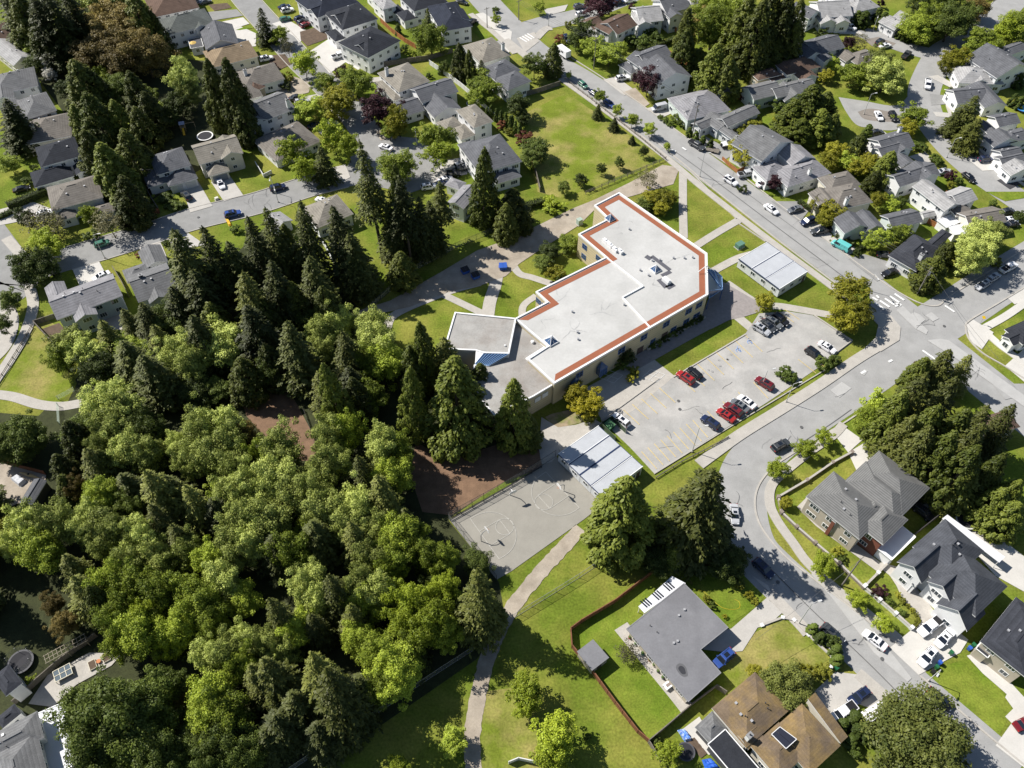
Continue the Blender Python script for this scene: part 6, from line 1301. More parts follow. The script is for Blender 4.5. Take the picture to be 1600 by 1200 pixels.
trs(Tile(0, 3), '''
firolive^ 430 0 270 15; cedar^ 520 60 230 14; bronze 400 300 150 7; maple 720 40 230 13; maple 860 60 240 13; maple 1000 130 240 13; maple 760 260 240 13; bright 860 280 210 12; maple 880 380 260 13; maple 750 410 200 11; maple 1290 180 250 13; maple 1200 110 220 12; maple 1330 300 230 12; maple 1130 360 220 11; maple 1190 260 200 12; alder 1390 40 230 13; alder 1340 500 220 12; alder 1450 480 230 13; maple 1520 560 200 12; dark 720 900 470 17; dark 560 830 330 13; dark 900 800 340 14; dark 880 1020 370 14; dark 640 1080 370 13; dark 1050 680 220 10; dark 1000 1150 320 12; maple 1330 750 260 13; maple 1420 880 270 13; maple 1280 900 250 12; dark 1400 1040 270 11; firolive^ 1560 560 260 15; dark 1540 1100 260 10; dark 1200 1020 220 9; bright 1060 430 150 9; shrubbright 190 650 60 1.5; bronze 330 180 130 6; alder 1540 420 200 12; dark 1280 1160 260 9; bronze 1110 760 130 6''')
trs(Tile(1, 3), '''
firolive^ 110 130 230 18; alder 320 60 220 13; alder 380 150 200 12; firolive^ 450 -20 240 18; firolive^ 560 180 210 14; alder 650 60 220 13; alder 760 100 230 13; maple 640 190 210 12; bright 990 180 230 15; bright 1080 300 260 15; bright 950 290 220 12; maple 1180 340 190 11; bright 1170 90 190 12; firolive^ 1380 -20 320 25; cedar^ 1440 130 260 12; maple 740 450 230 12; maple 840 560 260 12; maple 900 640 240 11; maple 950 500 200 10; maple 800 700 220 10; firolive^ 320 520 330 24; firolive^ 430 610 400 26; firolive^ 60 540 320 18; fir^ 200 760 280 14; maple 260 340 210 11; alder 40 440 200 12; firolive^ 330 240 200 13; fir^ 520 780 300 13; fir^ 100 860 300 13; fir^ 380 920 280 11; street 1230 1040 170 5; bright 900 1190 130 5; maple 620 380 180 10; fir^ 640 640 240 11; alder 150 480 180 10; fir^ 40 980 260 10''')
trs(Tile(2, 3), '''
streetbright 90 720 200 8; streetbright 80 830 120 6; streetbright 270 1010 250 9; streetbright 240 1130 200 7; streetbright 980 1110 150 5; shrubyellow 1430 65 55 1.8; shrubyellow 1520 160 52 1.8; shrubgolden 1480 115 55 1.8; shrubyellow 1215 140 55 1.6; shrubdark 1250 180 45 1.6; golden 1510 590 90 3; sparse 720 480 130 4; shrub 1400 30 60 1.5; shrub 470 1000 50 1.5; shrubdark 900 1030 60 1.6; shrubgolden 1330 250 30 1; shrub 1560 1000 40 1.5''')
trs(Tile(2, 2), '''
cedarlit^ 20 -60 270 24; cedar^ 100 200 200 11; yellow 400 70 150 7; yellow 490 130 170 7; yellow 420 130 120 5; golden 480 200 110 4; cedarlit^ 740 600 490 25; cedarlit^ 620 780 260 13; firolive^ 1270 500 500 29; firolive^ 1150 620 300 20; cedar^ 1050 720 320 16; fir^ 1280 760 330 17; cedarlit^ 1020 1030 190 7; bigdark 1340 1110 230 5; fir^ 1180 900 280 13; shrubdark 1430 1060 90 2.5; dark 900 1100 180 6''')
trs(Tile(3, 2), '''
streetbright 60 530 125 4.5; streetbright 240 410 125 4.8; streetbright 350 335 105 4.2; streetbright 350 1130 150 5; golden 110 745 80 3; shrubyellow 430 1040 80 2; street 700 170 200 10; maple 640 220 150 9; street 720 280 170 9; cedarlit^ 900 40 260 20; firolive^ 980 -60 280 23; cedarlit^ 1090 100 270 20; firolive^ 1200 -40 270 23; cedarlit^ 1240 130 280 20; firolive^ 1060 270 270 19; cedarlit^ 1190 300 280 20; firolive^ 1330 220 260 20; cedarlit^ 1320 400 290 20; firolive^ 1400 120 230 19; cedarlit^ 1420 520 270 12; firolive^ 1290 560 260 12; cedarlit^ 1500 660 260 12; firolive^ 1570 140 220 18; cedarlit^ 1590 740 250 12; cedarlit^ 1500 420 220 17; firolive^ 900 180 220 17; cedarlit^ 1570 600 200 12; shrub 460 1090 60 1.5''')
trs(Tile(3, 1), '''
golden 510 620 220 9; golden 560 760 170 8; golden 480 790 190 8; street 570 680 150 8; golden -20 690 130 6; shrub 350 1070 100 3; shrub 410 1050 90 2.6; shrub 110 1130 110 2.5; shrub 150 1160 90 2.2; golden 400 120 150 6; golden 350 170 110 5; golden 310 80 90 5; golden 690 50 100 6; street 770 80 100 5; shrub 830 60 90 3; street 650 310 110 6; street 710 290 120 6.5; street 780 270 120 6.5; street 840 250 100 5.5; cedar^ 1150 310 150 9; cedar^ 1070 400 220 10; cedar^ 1020 480 150 7; alder 1320 300 230 12; alder 1280 400 210 11; alder 1400 260 170 9; shrubbright 1110 120 90 3.5; shrub 1040 150 70 2.5; shrubyellow 1430 440 100 2; shrub 1580 150 80 3; shrub 560 380 50 2; cedarlit^ 1000 1020 180 12; firolive^ 1160 980 220 14; shrubplum 960 1090 90 3; firolive^ 1280 1030 160 12; shrub 1410 70 60 2.2''')
trs(Tile(3, 3), '''
streetbright 560 150 120 4.2; streetbright 720 305 115 4.2; bush_round 110 700 290 6; shrubgolden 240 620 150 4; shrubyellow 345 595 110 2.6; cypress 285 325 75 3; cypress 330 380 75 3; shrub 380 400 100 2.6; cypress 430 460 85 3; cypress 440 520 85 3; shrubdark 420 420 90 2.4; cypress 540 880 110 3.4; cypress 560 960 110 3.2; cypress 520 1030 90 3; cypress 620 1000 100 3; cypress 610 940 90 3; cypress 470 920 90 3; bush_round 955 1010 530 9; shrubyellow 812 115 42 1; shrubyellow 842 155 44 1; shrubyellow 880 187 36 .9; shrubyellow 905 212 36 .9; shrubyellow 925 240 38 .9; shrubyellow 937 278 42 1; shrubyellow 922 308 42 1; shrubplum 700 100 90 1.6; shrub 760 160 60 1; shrub 840 230 60 1; golden 30 640 120 4; shrub 550 1100 90 2''')
trs(Tile(2, 1), '''
golden 870 40 110 5; golden 960 40 150 5; golden 930 90 110 4; streetdark 830 70 100 4; streetdark 850 100 60 3; street 360 320 130 4.5; streetdark 230 370 130 4; streetdark 190 440 110 4; shrubgolden 270 500 120 3.5; shrub 300 540 60 2; shrubbright 260 80 120 3; shrubbright 230 50 90 2.6; cedar^ 10 -40 240 14; cedar^ 80 110 110 8; streetdark 720 1040 90 5; shrubdark 690 1070 90 3; shrubyellow 760 1120 80 2.2; shrubgolden 740 1160 60 2; shrubdark 1175 790 60 1.5; shrubdark 1130 810 60 1.6; shrubdark 1085 835 60 1.5; shrubdark 1040 860 60 1.6; shrubdark 1000 885 60 1.5; shrubdark 955 915 60 1.6; shrubdark 910 940 60 1.5; shrub 880 965 50 1.3; shrub 350 370 60 2''')

# trees beyond the left edge that shade the dark yard there, and low growth under the forest
for x, y, h in ((-70, 840, 19), (-120, 900, 21), (-60, 920, 18), (-130, 980, 20), (-190, 860, 22), (-100, 790, 19), (-40, 770, 14)): tree('fir', x, y, 62, h, top=False)
_rn = random.Random(21); _poly = [(90, 640), (170, 560), (330, 470), (420, 400), (560, 500), (640, 580), (700, 690), (690, 800), (760, 900), (740, 1000), (620, 1080), (480, 1160), (330, 1180), (250, 1000), (120, 860)]
def _in(x, y):
    r = False
    for k in range(len(_poly)):
        a, c = _poly[k], _poly[(k + 1) % len(_poly)]
        if (a[1] > y) != (c[1] > y) and x < (c[0] - a[0]) * (y - a[1]) / (c[1] - a[1]) + a[0]: r = not r
    return r
_k = 0
while _k < 46:
    x, y = _rn.uniform(80, 770), _rn.uniform(420, 1180)
    if _in(x, y) and not (380 < x < 500 and 590 < y < 720) and not (640 < x < 800 and 670 < y < 810): _k += 1; tree(_rn.choice(('dark', 'dark', 'maple', 'cedar')), x, y, _rn.uniform(40, 58), _rn.uniform(6, 10))
# ------------------------------------------------------------------ vehicles
def cs(T, s):
    for ln in s.strip().splitlines():
        a, lb = ln.split('|'); k, c, x0, y0, x1, y1 = a.split()
        car(lb.strip(), k, c, T(float(x0), float(y0)), T(float(x1), float(y1)))
cs(Tile(0, 0), '''
sedan white 1362 1118 1395 1178|white car on the driveway below the tan gabled house with trampoline
hatch white 1328 152 1372 156|white car beside the blue grey gabled house at the top
suv silver 1205 12 1255 6|silver car at the top edge left of the lane
sedan grey 1262 14 1300 4|grey car at the top edge nearest the lane
sedan black 95 1190 172 1170|black car under trees left of the dark slate house''')
cs(Tile(0, 1), '''
suv blue 1408 148 1502 126|blue car parked along the street above the tall forest conifers
suv darkgrey 1190 50 1140 -5|dark SUV on the driveway of the double garage house
sedan white 240 142 302 122|white car half hidden under the bare tree by the corner house
hatch green 606 332 668 312|dark green car in the road under the bare street tree
hatch navy 922 358 938 412|dark blue car on the driveway of the house at the forest edge
sedan white 662 512 606 538|white car on the pale driveway behind the lavender grey house''')
cs(Tile(1, 0), '''
pickup white 475 362 566 334|white pickup truck on the wide pale driveway of the charcoal house
suv white 160 72 232 54|white SUV parked beside the dark lawn at the top lane
sedan navy 148 48 205 34|dark blue car behind the white SUV at the top lane
hatch green 162 122 202 112|small dark green car on the pale driveway apron at the top
suv navy 240 130 312 100|navy SUV beside the navy roofed house
suv darkgrey 260 152 328 122|dark grey car next to the navy SUV by the navy roofed house
hatch maroon 282 166 332 142|dark maroon car closest to the round garden bed
sedan darkgrey 208 618 292 596|dark grey car on the gravel drive left of the lane
hatch white 362 632 432 626|white car beneath the small trees left of the lane
suv silver 252 642 322 628|silver car just below the dark grey car on the gravel drive
sedan white 428 788 512 762|white car in front of the low brown grey bungalow
sedan navy 340 790 392 776|dark blue car near the wall of the low brown grey bungalow
suv white 36 372 92 358|white car by the little brown bungalow at the top
sedan white 845 932 778 906|white car parked in the middle of the cul de sac
suv white 1248 1042 1314 1014|white SUV at the large grey house, farthest of the parked row
sedan darkgrey 1238 1066 1312 1046|dark grey car second in the row at the large grey house
suv black 1192 1090 1272 1086|black SUV third in the row at the large grey house
sedan white 1150 1130 1216 1112|white sedan fourth in the row at the large grey house
suv white 1042 1172 1120 1160|white SUV at the lower end of the row by the cul de sac
sedan navy 1132 1152 1190 1136|navy car between the two white cars by the cul de sac
suv navy 90 1184 182 1160|navy SUV parked on the street below the lime green trees
sedan darkgrey 1262 6 1312 18|dark car on the street at the very top
suv black 1336 150 1366 122|black SUV beside the near black roofed house''')
cs(Tile(1, 1), '''
sedan white 386 44 450 66|white car behind the grey tan house near the forest conifers''')
cs(Tile(2, 0), '''
suv grey 398 44 444 34|grey SUV parked left of the big plum tree at the top
suv white 406 92 466 80|white SUV parked below the big plum tree at the top
suv navy 640 22 698 8|navy SUV right of the plum tree at the top edge
sedan white 704 8 764 -4|white car at the top edge on the pale driveway
suv navy 326 224 356 262|navy SUV beside the reddish shrub by the main street
hatch green 418 508 472 552|green car on the verge side of the main street above the field
sedan navy 492 568 540 598|dark navy car parked beside the field between two cars
sedan blue 575 622 638 668|bright blue car parked beside the grass field
suv white 654 494 726 482|white SUV on the drive of the slate gabled house
van silver 962 664 878 684|silver minivan in front of the purple tree driveway
pickup darkgrey 1108 880 1202 936|dark grey pickup truck parked by the clipped hedges
suv white 1322 1102 1412 1158|white SUV driving along the main street
pickup silver 1414 1098 1518 1078|silver pickup truck beside the orange fence
sedan white 1526 1166 1600 1120|white car on the pale drive by the purple tree''')
cs(Tile(3, 0), '''
suv white 475 150 552 186|white SUV beside the cypress shrubs at the top
suv darkgrey 674 278 728 242|dark grey SUV on the gravel island at the top
sedan white 704 292 762 278|white car next to the dark grey SUV on the gravel island
pickup darkgrey 846 362 886 322|dark pickup on the street bend at the top
pickup white 1002 490 996 562|white pickup with a dark bed at the street edge
sedan white 678 696 708 748|white car on the oval island of the loop street
suv black 762 696 804 760|black SUV on the oval island of the loop street
suv navy 1320 1000 1404 990|navy SUV on the driveway of the white gabled house
sedan black 1222 1080 1292 1136|black car driving on the curved street
sedan silver 1066 1076 1138 1066|silver car by the small purple shrub
suv darkgrey 650 836 712 826|dark car in the shade of the white loop street house''')
cs(Tile(3, 1), '''
sedan white -10 84 52 128|white sedan driving on the main street above the teal van
sedan grey 222 92 118 122|grey sedan on the drive by the purple leaved bush
suv navy 290 168 212 196|navy SUV below the golden tree by the street
suv darkgrey 362 238 274 250|dark grey SUV on the apron by the teal van
suv black 460 212 370 232|black SUV beside the long slate roofed house
van teal 512 368 398 306|teal van parked beside the clipped hedge
sedan black 802 488 718 516|black car on the corner house driveway
sedan darkgrey 700 388 770 394|dark car in the shade of the corner house
suv silver 1386 556 1298 606|silver SUV parked on the side street, nearest the crossing
suv silver 1370 556 1444 512|silver SUV parked on the side street in the middle of the three
pickup white 1464 494 1542 452|white pickup on the side street, farthest from the crossing
sedan white 1466 178 1556 170|white car beside the brown roofed house at the right edge
suv darkgrey 1470 130 1520 116|dark SUV behind the brown roofed house
sedan black 1486 208 1560 196|black car in front of the brown roofed house
suv silver -84 832 2 884|silver SUV at the left end of the parked group under the trees
sedan darkgrey -40 806 42 866|dark grey sedan second from the left in the group under the trees
suv grey -8 790 80 846|grey SUV third from the left in the group under the trees
suv black 36 770 120 826|black SUV at the right end of the parked group under the trees
sedan white 322 940 416 998|white sedan in the corner bay of the car park
suv black 236 976 342 1048|black SUV beside the white sedan in the car park corner''')
cs(Tile(2, 2), '''
suv white 732 266 628 188|white SUV alone beside the green tank in the car park
suv red 1130 -8 1040 -72|red SUV below the hopscotch plaza, parked beside a black car
hatch black 1170 -44 1114 -92|black car tucked behind the red SUV
suv maroon 1612 18 1544 -26|maroon car alone near the light pole of the car park
suv navy 1294 278 1186 202|navy SUV at the lower end of the parked row of five
sedan red 1384 226 1292 162|bright red car second from the lower end of the parked row
suv maroon 1434 198 1328 122|dark red SUV in the middle of the parked row of five
sedan grey 1478 170 1372 98|grey sedan between the dark red SUV and white sedan
sedan white 1518 148 1418 74|white sedan at the upper end of the parked row of five
suv navy 1528 1112 1614 1192|navy SUV driving in the tree shade on the lower street
sedan silver 1388 782 1394 842|silver car on the bend half hidden by the big conifer''')
cs(Tile(3, 2), '''
suv darkgrey 26 412 132 356|dark grey SUV driving past the street saplings
suv black 902 746 1040 856|black car in the shaded yard of the grey tiled house''')
cs(Tile(3, 3), '''
sedan white 742 458 596 342|white car parked at the kerb of the lower street
pickup white 1086 262 944 366|white pickup truck on the driveway below the dark slate house
sedan white 1152 338 1054 440|white car with a dark glass roof in the middle of the driveway
suv white 1046 450 948 562|white SUV nearest the street on the driveway
sedan black 978 688 1176 848|long black car parked beside the bright lawn
suv navy 634 708 504 800|dark navy SUV on the concrete yard at the bottom
pickup white 536 808 400 900|white pickup truck beside the covered trailer
sedan maroon 1580 930 1640 900|maroon car cut off at the right edge of the photo
suv darkgrey 366 332 440 396|dark car hidden behind the clipped kerbside bushes''')
cs(Tile(2, 3), '''
suv blue 1386 462 1262 566|blue car in the carport notch of the flat grey bungalow''')
# ------------------------------------------------------------------ fences and walls
CHAIN = bpy.data.materials.new('chain_link'); CHAIN.use_nodes = True
n = CHAIN.node_tree.nodes; l = CHAIN.node_tree.links; tb = n.new('ShaderNodeBsdfTransparent'); ms = n.new('ShaderNodeMixShader'); ms.inputs[0].default_value = .22
n['Principled BSDF'].inputs['Base Color'].default_value = (.34, .36, .36, 1); n['Principled BSDF'].inputs['Roughness'].default_value = .5
l.new(tb.outputs[0], ms.inputs[1]); l.new(n['Principled BSDF'].outputs[0], ms.inputs[2]); l.new(ms.outputs[0], n['Material Output'].inputs['Surface'])
ORANGEWOOD = mat('cedar_fence_wood', (.36, .15, .055), .85, noise=.2, nscale=1.2, noise2=.15, n2scale=9)
WHITEF = mat('white_fence_paint', (.66, .66, .65), .7, noise=.05, nscale=1)
DARKRAIL = mat('dark_rail', (.03, .03, .033), .6)
GROUP = {'chain': 'chain link fences', 'wood': 'board fences', 'rail': 'rail fences', 'wall': 'garden walls'}
def fence(label, kind, px, h, m=None, name=None, cat=None):
    P = [at(*p) for p in px]; o = P[0].copy(); r = empty(name or {'chain': 'chain_link_fence', 'wood': 'board_fence', 'rail': 'rail_fence', 'wall': 'garden_wall'}[kind], o, 0, label, cat or ('wall' if kind == 'wall' else 'fence'), GROUP[kind])
    Q = [p - o for p in P]; m = m or {'chain': METAL, 'wood': WOOD, 'rail': GREYWOOD, 'wall': WHITEF}[kind]
    pm = MB()
    if kind == 'chain': pm.tube((0, 0, -.1), (0, 0, h + .05), .045, n=6)
    elif kind == 'wall': pm.box(0, 0, h * .62, .55, .55, h * 1.25); pm.box(0, 0, h * 1.27, .7, .7, .12)
    else: pm.box(0, 0, h * .53, .13, .13, h * 1.08)
    pmesh = pm.mesh('post', m); body = MB(); rails = MB(); np_ = 0
    for a, b_ in zip(Q[:-1], Q[1:]):
        d = b_ - a; L = d.length; d.normalize(); ang = math.atan2(d.y, d.x)
        n_ = max(1, int(round(L / {'chain': 3.0, 'wood': 2.4, 'rail': 2.6, 'wall': 6.0}[kind])))
        for i in range(n_ + (1 if b_ is Q[-1] else 0)):
            if np_ < 90: p = a + d * L * i / n_; link('post', pmesh, r, (p.x, p.y, 0), ang); np_ += 1
        if kind == 'chain':
            body.quad(a + Vector((0, 0, .05)), b_ + Vector((0, 0, .05)), b_ + Vector((0, 0, h)), a + Vector((0, 0, h)))
            for z in (h, .1): rails.tube(a + Vector((0, 0, z)), b_ + Vector((0, 0, z)), .035, n=5)
        elif kind == 'wood':
            k = int(L / .32) + 1
            for i in range(k):
                c = a + d * (L * (i + .5) / k); body.box(c.x, c.y, h * .5, L / k - .025, .035, h * random.uniform(.97, 1.0), ang)
            rails.beam(a + Vector((0, 0, h + .03)), b_ + Vector((0, 0, h + .03)), .16, .05)
        elif kind == 'rail':
            for z in (h * .5, h * .92): rails.beam(a + Vector((0, 0, z)), b_ + Vector((0, 0, z)), .07, .14)
        else:
            body.beam(a + Vector((0, 0, h * .5)), b_ + Vector((0, 0, h * .5)), .28, h)
            rails.beam(a + Vector((0, 0, h + .04)), b_ + Vector((0, 0, h + .04)), .42, .09)
    if body.f: body.build({'chain': 'mesh_panel', 'wood': 'board_panel', 'wall': 'wall_panel'}[kind], CHAIN if kind == 'chain' else m, r)
    rails.build('coping' if kind == 'wall' else 'rail', CONC if kind == 'wall' else m, r)
    LANDMARKS.append((label, *px[len(px) // 2])) if 0 else None
    return r
t00, t10, t20, t30 = (Tile(i, 0) for i in range(4)); t01, t11, t21, t31 = (Tile(i, 1) for i in range(4)); t02, t12, t22, t32 = (Tile(i, 2) for i in range(4)); t03, t13, t23, t33 = (Tile(i, 3) for i in range(4))
def pts(T, *c): return [T(c[i], c[i + 1]) for i in range(0, len(c), 2)]
fence('chain link fence wrapping the left and back sides of the play court', 'chain', [(776, 908), (738, 858), (701, 811), (756, 781), (800, 756), (846, 728), (868, 714)], 2.6, DARKRAIL)
fence('chain link fence between the play court and grey white portable', 'chain', [(873, 708), (905, 742), (928, 768), (934, 778)], 1.6)
fence('long chain link fence between the forest and the lower lawn', 'chain', [(455, 1204), (520, 1160), (600, 1108), (690, 1048), (740, 1016)], 1.9)
fence('chain link fence beside the gravel path above the brown fence', 'chain', [(793, 972), (850, 937), (905, 903), (930, 886)], 1.9)
fence('chain link fence behind the tall bare trunked trees by the gravel lane', 'chain', [(470, 590), (520, 552), (560, 500), (640, 428), (712, 388), (760, 368), (830, 330)], 1.9, DARKRAIL)
fence('reddish brown board fence turning round the flat bungalow garden', 'wood', pts(t23, 900, -30, 640, 170, 430, 295, 364, 345, 372, 450, 500, 610, 640, 800, 780, 980, 850, 1040), 1.8)
fence('weathered grey board fence below the flat bungalow', 'wood', pts(t23, 1330, 740, 1270, 700, 1110, 820, 960, 950, 850, 1042), 1.8, GREYWOOD)
fence('short grey fence by the lime tree at the bottom', 'wood', pts(t23, 852, 1046, 890, 1110, 925, 1160), 1.6, GREYWOOD)
fence('white low fence at the bottom edge below the round lime trees', 'wood', pts(t23, -20, 1175, 40, 1150, 200, 1185, 210, 1240), 1.6, WHITEF)
fence('low dark timber barrier along the back edge of the play court', 'rail', [(704, 814), (756, 784), (800, 759), (846, 731)], .8, DARKRAIL)
fence('timber rail fence along the upper side of the grass field', 'rail', pts(t20, 330, 500, 500, 630, 640, 740, 800, 865, 960, 1000), .9)
fence('grey rail fence along the lower side of the grass field', 'rail', pts(t20, 960, 1000, 800, 1070, 640, 1140, 560, 1172, 460, 1215), 1.2)
fence('cedar fence behind the tall white houses beside the cedar grove', 'wood', pts(t20, 932, 155, 975, 180, 1025, 203), 1.7, ORANGEWOOD)
fence('orange cedar fence behind the big white gable ended house', 'wood', pts(t20, 980, 345, 1060, 400, 1135, 445), 1.7, ORANGEWOOD)
fence('low orange fence around the yard by the boat trailer', 'wood', pts(t20, 1312, 1002, 1360, 1045, 1405, 1082, 1480, 1050, 1550, 1028), 1.3, ORANGEWOOD)
fence('orange fence between the slate house and brown house patio covers', 'wood', pts(t31, 955, 170, 1010, 205, 1085, 245), 1.6, ORANGEWOOD)
fence('white garden fence running behind the slate and tan houses at the top', 'wood', pts(t10, 1085, 405, 1180, 470, 1280, 545, 1390, 640, 1500, 745), 1.7, WHITEF)
fence('brown garden fence beside the near black roofed house', 'wood', pts(t10, 780, 140, 850, 205, 930, 265, 1000, 305), 1.7, ORANGEWOOD)
fence('dark board fence between the charcoal houses and the grey tan house', 'wood', pts(t10, 690, 450, 800, 415, 900, 400, 1080, 375, 1230, 330), 1.7, GREYWOOD)
fence('grey fence at the upper left end of the grass field', 'wood', pts(t20, 90, 600, 180, 575, 300, 535), 1.7, GREYWOOD)
fence('pale fence beside the shaded back garden left of the grass field', 'wood', pts(t20, 130, 1010, 150, 1100, 175, 1200), 1.7, GREYWOOD)
fence('brown board fence on the street below the dark roofed house', 'wood', pts(t01, 1000, 132, 900, 165, 770, 192), 1.7)
fence('brown side fence between the dark roofed house and the corner garden', 'wood', pts(t01, 920, -10, 955, 60, 1000, 130), 1.7, GREYWOOD)
fence('grey garden fence left of the lavender grey house', 'wood', pts(t01, 350, 790, 222, 832, 290, 905, 345, 965), 1.6, GREYWOOD)
fence('dark side fence between the two houses at the forest edge', 'wood', pts(t01, 715, 490, 770, 580, 810, 660), 1.6, GREYWOOD)
fence('timber rail fence along the curved pavement on the left', 'rail', pts(t01, -20, 1215, 60, 1090, 140, 960, 205, 850), 1.0)
fence('white picket fence beside the forest edge bungalow garden', 'wood', pts(t11, 395, 290, 440, 360, 490, 460, 540, 545), 1.5, WHITEF)
fence('dark low fence on the upper edge of the brown dirt trail', 'rail', pts(t12, 300, 170, 335, 270, 385, 440), .8, DARKRAIL)
fence('low timber wall along the verge between car park and street', 'rail', pts(t22, 900, 590, 1060, 490, 1200, 420, 1350, 338), .7)
fence('brown retaining fence at the bottom left garden', 'wood', pts(t03, 100, 800, 250, 660, 400, 530, 610, 380), 1.7, GREYWOOD)
fence('brown fence along the gravel yard at the left edge', 'wood', pts(t02, -30, 475, 120, 525, 290, 570), 1.6)
fence('low brown garden wall with piers on the bend by the grey tiled house', 'wall', pts(t32, 520, 435, 400, 500, 240, 610, 60, 715, 80, 810, 175, 900, 290, 1000, 440, 1130, 590, 1275), .75, mat('brick_pier', (.24, .20, .17), .85, noise=.15, nscale=3))
fence('white garden wall with square piers below the dark slate house', 'wall', pts(t33, 592, 76, 690, 158, 790, 243, 890, 332), .85)
fence('short pale cross wall between the two big street houses', 'wall', pts(t33, 600, 70, 680, -10, 745, -75), .8)
fence('dark fence beside the long driveway under the big conifers', 'wood', pts(t32, 640, 330, 830, 460, 1000, 590, 1200, 700), 1.7, mat('dark_fence', (.05, .045, .045), .8))
fence('brown fence between the grey tiled house and dark slate house', 'wood', pts(t32, 1170, 745, 1090, 810, 900, 960, 760, 1090), 1.7, mat('dark_fence', (.05, .045, .045)))
fence('white low kerb wall edging the dry front lawn', 'wall', pts(t33, -40, 310, 90, 262, 160, 278, 250, 370, 400, 510, 390, 570), .3)
fence('orange brown fence behind the brown roofed house with patio covers', 'wood', pts(t31, 1240, 90, 1180, 60, 1100, 20), 1.6, ORANGEWOOD)
fence('pale wall between lawn and low bungalow near the lime green trees', 'wood', pts(t10, 0, 1030, 50, 1110, 100, 1085), 1.2, WHITEF)
fence('low dark fence around the stair pit beside the school', 'rail', pts(t21, 235, 430, 330, 390, 415, 350), 1.0, DARKRAIL)

# ------------------------------------------------------------------ hedges: clipped, long
def hedge(label, px, wd, h, m='hedge'):
    P = [at(*p) for p in px]; o = P[0].copy(); rng = np.random.default_rng(abs(int(px[0][0])) + 3); C, N = [], []
    for a, b_ in zip(P[:-1], P[1:]):
        L = (b_ - a).length; d = (b_ - a).normalized(); s = Vector((-d.y, d.x, 0)); n_ = int(L * (wd + 2 * h) * 16)
        for i in range(n_):
            t = rng.random() * L; u = rng.random() * (wd + 2 * h)
            if u < h: q, z, nn = -wd / 2, u, -s
            elif u < h + wd: q, z, nn = u - h - wd / 2, h, Vector((0, 0, 1))
            else: q, z, nn = wd / 2, u - h - wd, s
            p = a + d * t + s * q - o; C.append((p.x + rng.normal() * .05, p.y + rng.normal() * .05, max(.05, z + rng.normal() * .06))); N.append(tuple(nn + Vector(rng.normal(size=3) * .45)))
    n_ = len(C); me = quads_mesh('hedge', np.array(C), np.array(N), .17 * rng.uniform(.7, 1.2, n_), .65, LEAF[m], rng)
    r = empty('hedge', o, 0, label, 'hedge', 'clipped hedges'); link('foliage', me, r)
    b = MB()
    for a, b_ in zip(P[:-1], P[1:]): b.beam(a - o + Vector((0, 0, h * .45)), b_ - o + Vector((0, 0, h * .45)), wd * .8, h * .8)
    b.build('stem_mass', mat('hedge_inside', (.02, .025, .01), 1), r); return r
hedge('tall clipped hedge beside the corner house at the left edge', pts(t01, 60, 110, 170, 65, 300, 10), 2.2, 2.2)
hedge('low clipped hedge below the tall one at the left edge', pts(t01, -10, 170, 30, 155, 80, 130), 1.6, 1.2)
hedge('clipped hedge along the front of the teal van', pts(t31, 425, 280, 480, 315, 530, 345), 1.3, 1.6)
hedge('small clipped hedge right of the teal van', pts(t31, 540, 385, 570, 365, 600, 350), 1.2, 1.3)
hedge('clipped hedge beside the drive of the grey sedan and purple bush', pts(t31, 190, 70, 230, 100, 270, 125), 1.2, 1.5)
hedge('clipped hedge in front of the dark roofed house driveway', pts(t01, 1030, 100, 1090, 105, 1165, 85), 1.6, 1.0)
hedge('dark hedge beside the lawn left of the school lane', pts(t21, 20, 130, 110, 95, 200, 75), 2.0, 1.8, 'dark')
hedge('hedge along the lawn of the black roofed house on the right', pts(t31, 1450, 930, 1510, 970, 1560, 1010), .9, .7)
hedge('dark clipped hedge behind the pale outbuildings beside the cedar grove', pts(t20, 780, 335, 880, 310, 1020, 260), 1.8, 2.0, 'dark')

# ------------------------------------------------------------------ poles, lamps and wires
def pole_top(T, bx, by, tx, ty):
    b = at(*T(bx, by)); y = T(tx, ty)[1]; lo, hi = 1.0, 25.0
    for _ in range(40):
        m = (lo + hi) / 2; q = CM @ np.array([b.x, b.y, m - H])
        if 600 - F * q[1] / q[2] > y: lo = m
        else: hi = m
    return b, lo
PT = {}
for key, T, bx, by, tx, ty, lb in (('a', t31, 930, 640, 1010, 475, 'timber utility pole on the corner lawn beside the crossing'), ('b', t31, 262, 155, 315, 10, 'timber utility pole behind the parked cars by the golden tree'),
        ('c', t20, 1125, 850, 1165, 655, 'utility pole with a transformer by the clipped hedges'), ('d', t20, 510, 430, 525, 240, 'utility pole among the trees above the grass field'), ('e', t20, 42, 125, 45, 0, 'utility pole on the lawn at the top street crossing'), ('f', t10, 1445, 175, 1446, 45, 'thin street pole on the pavement at the top'), ('g', t33, 460, 60, 570, -110, 'timber utility pole in the pavement verge on the lower street')):
    b_, h = pole_top(T, bx, by, tx, ty); h = min(max(h, 7.5), 11.5); r = empty('utility_pole', b_, 0, lb, 'utility pole', 'utility poles')
    q = MB(); q.tube((0, 0, -.2), (0, 0, h), .17, .11, 8); q.build('pole', mat('pole_timber', (.21, .19, .165), .9, noise=.15, nscale=2), r)
    da = math.radians(-53 + 90); c, s = math.cos(da), math.sin(da)
    q = MB(); q.beam((-c * 1.1, -s * 1.1, h - .5), (c * 1.1, s * 1.1, h - .5), .12, .14); q.build('crossarm', GREYWOOD, r)
    if key in 'ca': q = MB(); q.tube((.32, 0, h - 2.4), (.32, 0, h - 1.4), .28, n=10); q.build('transformer', METAL, r)
    PT[key] = [b_ + Vector((c * k, s * k, h - .4)) for k in (-1, 0, 1)]
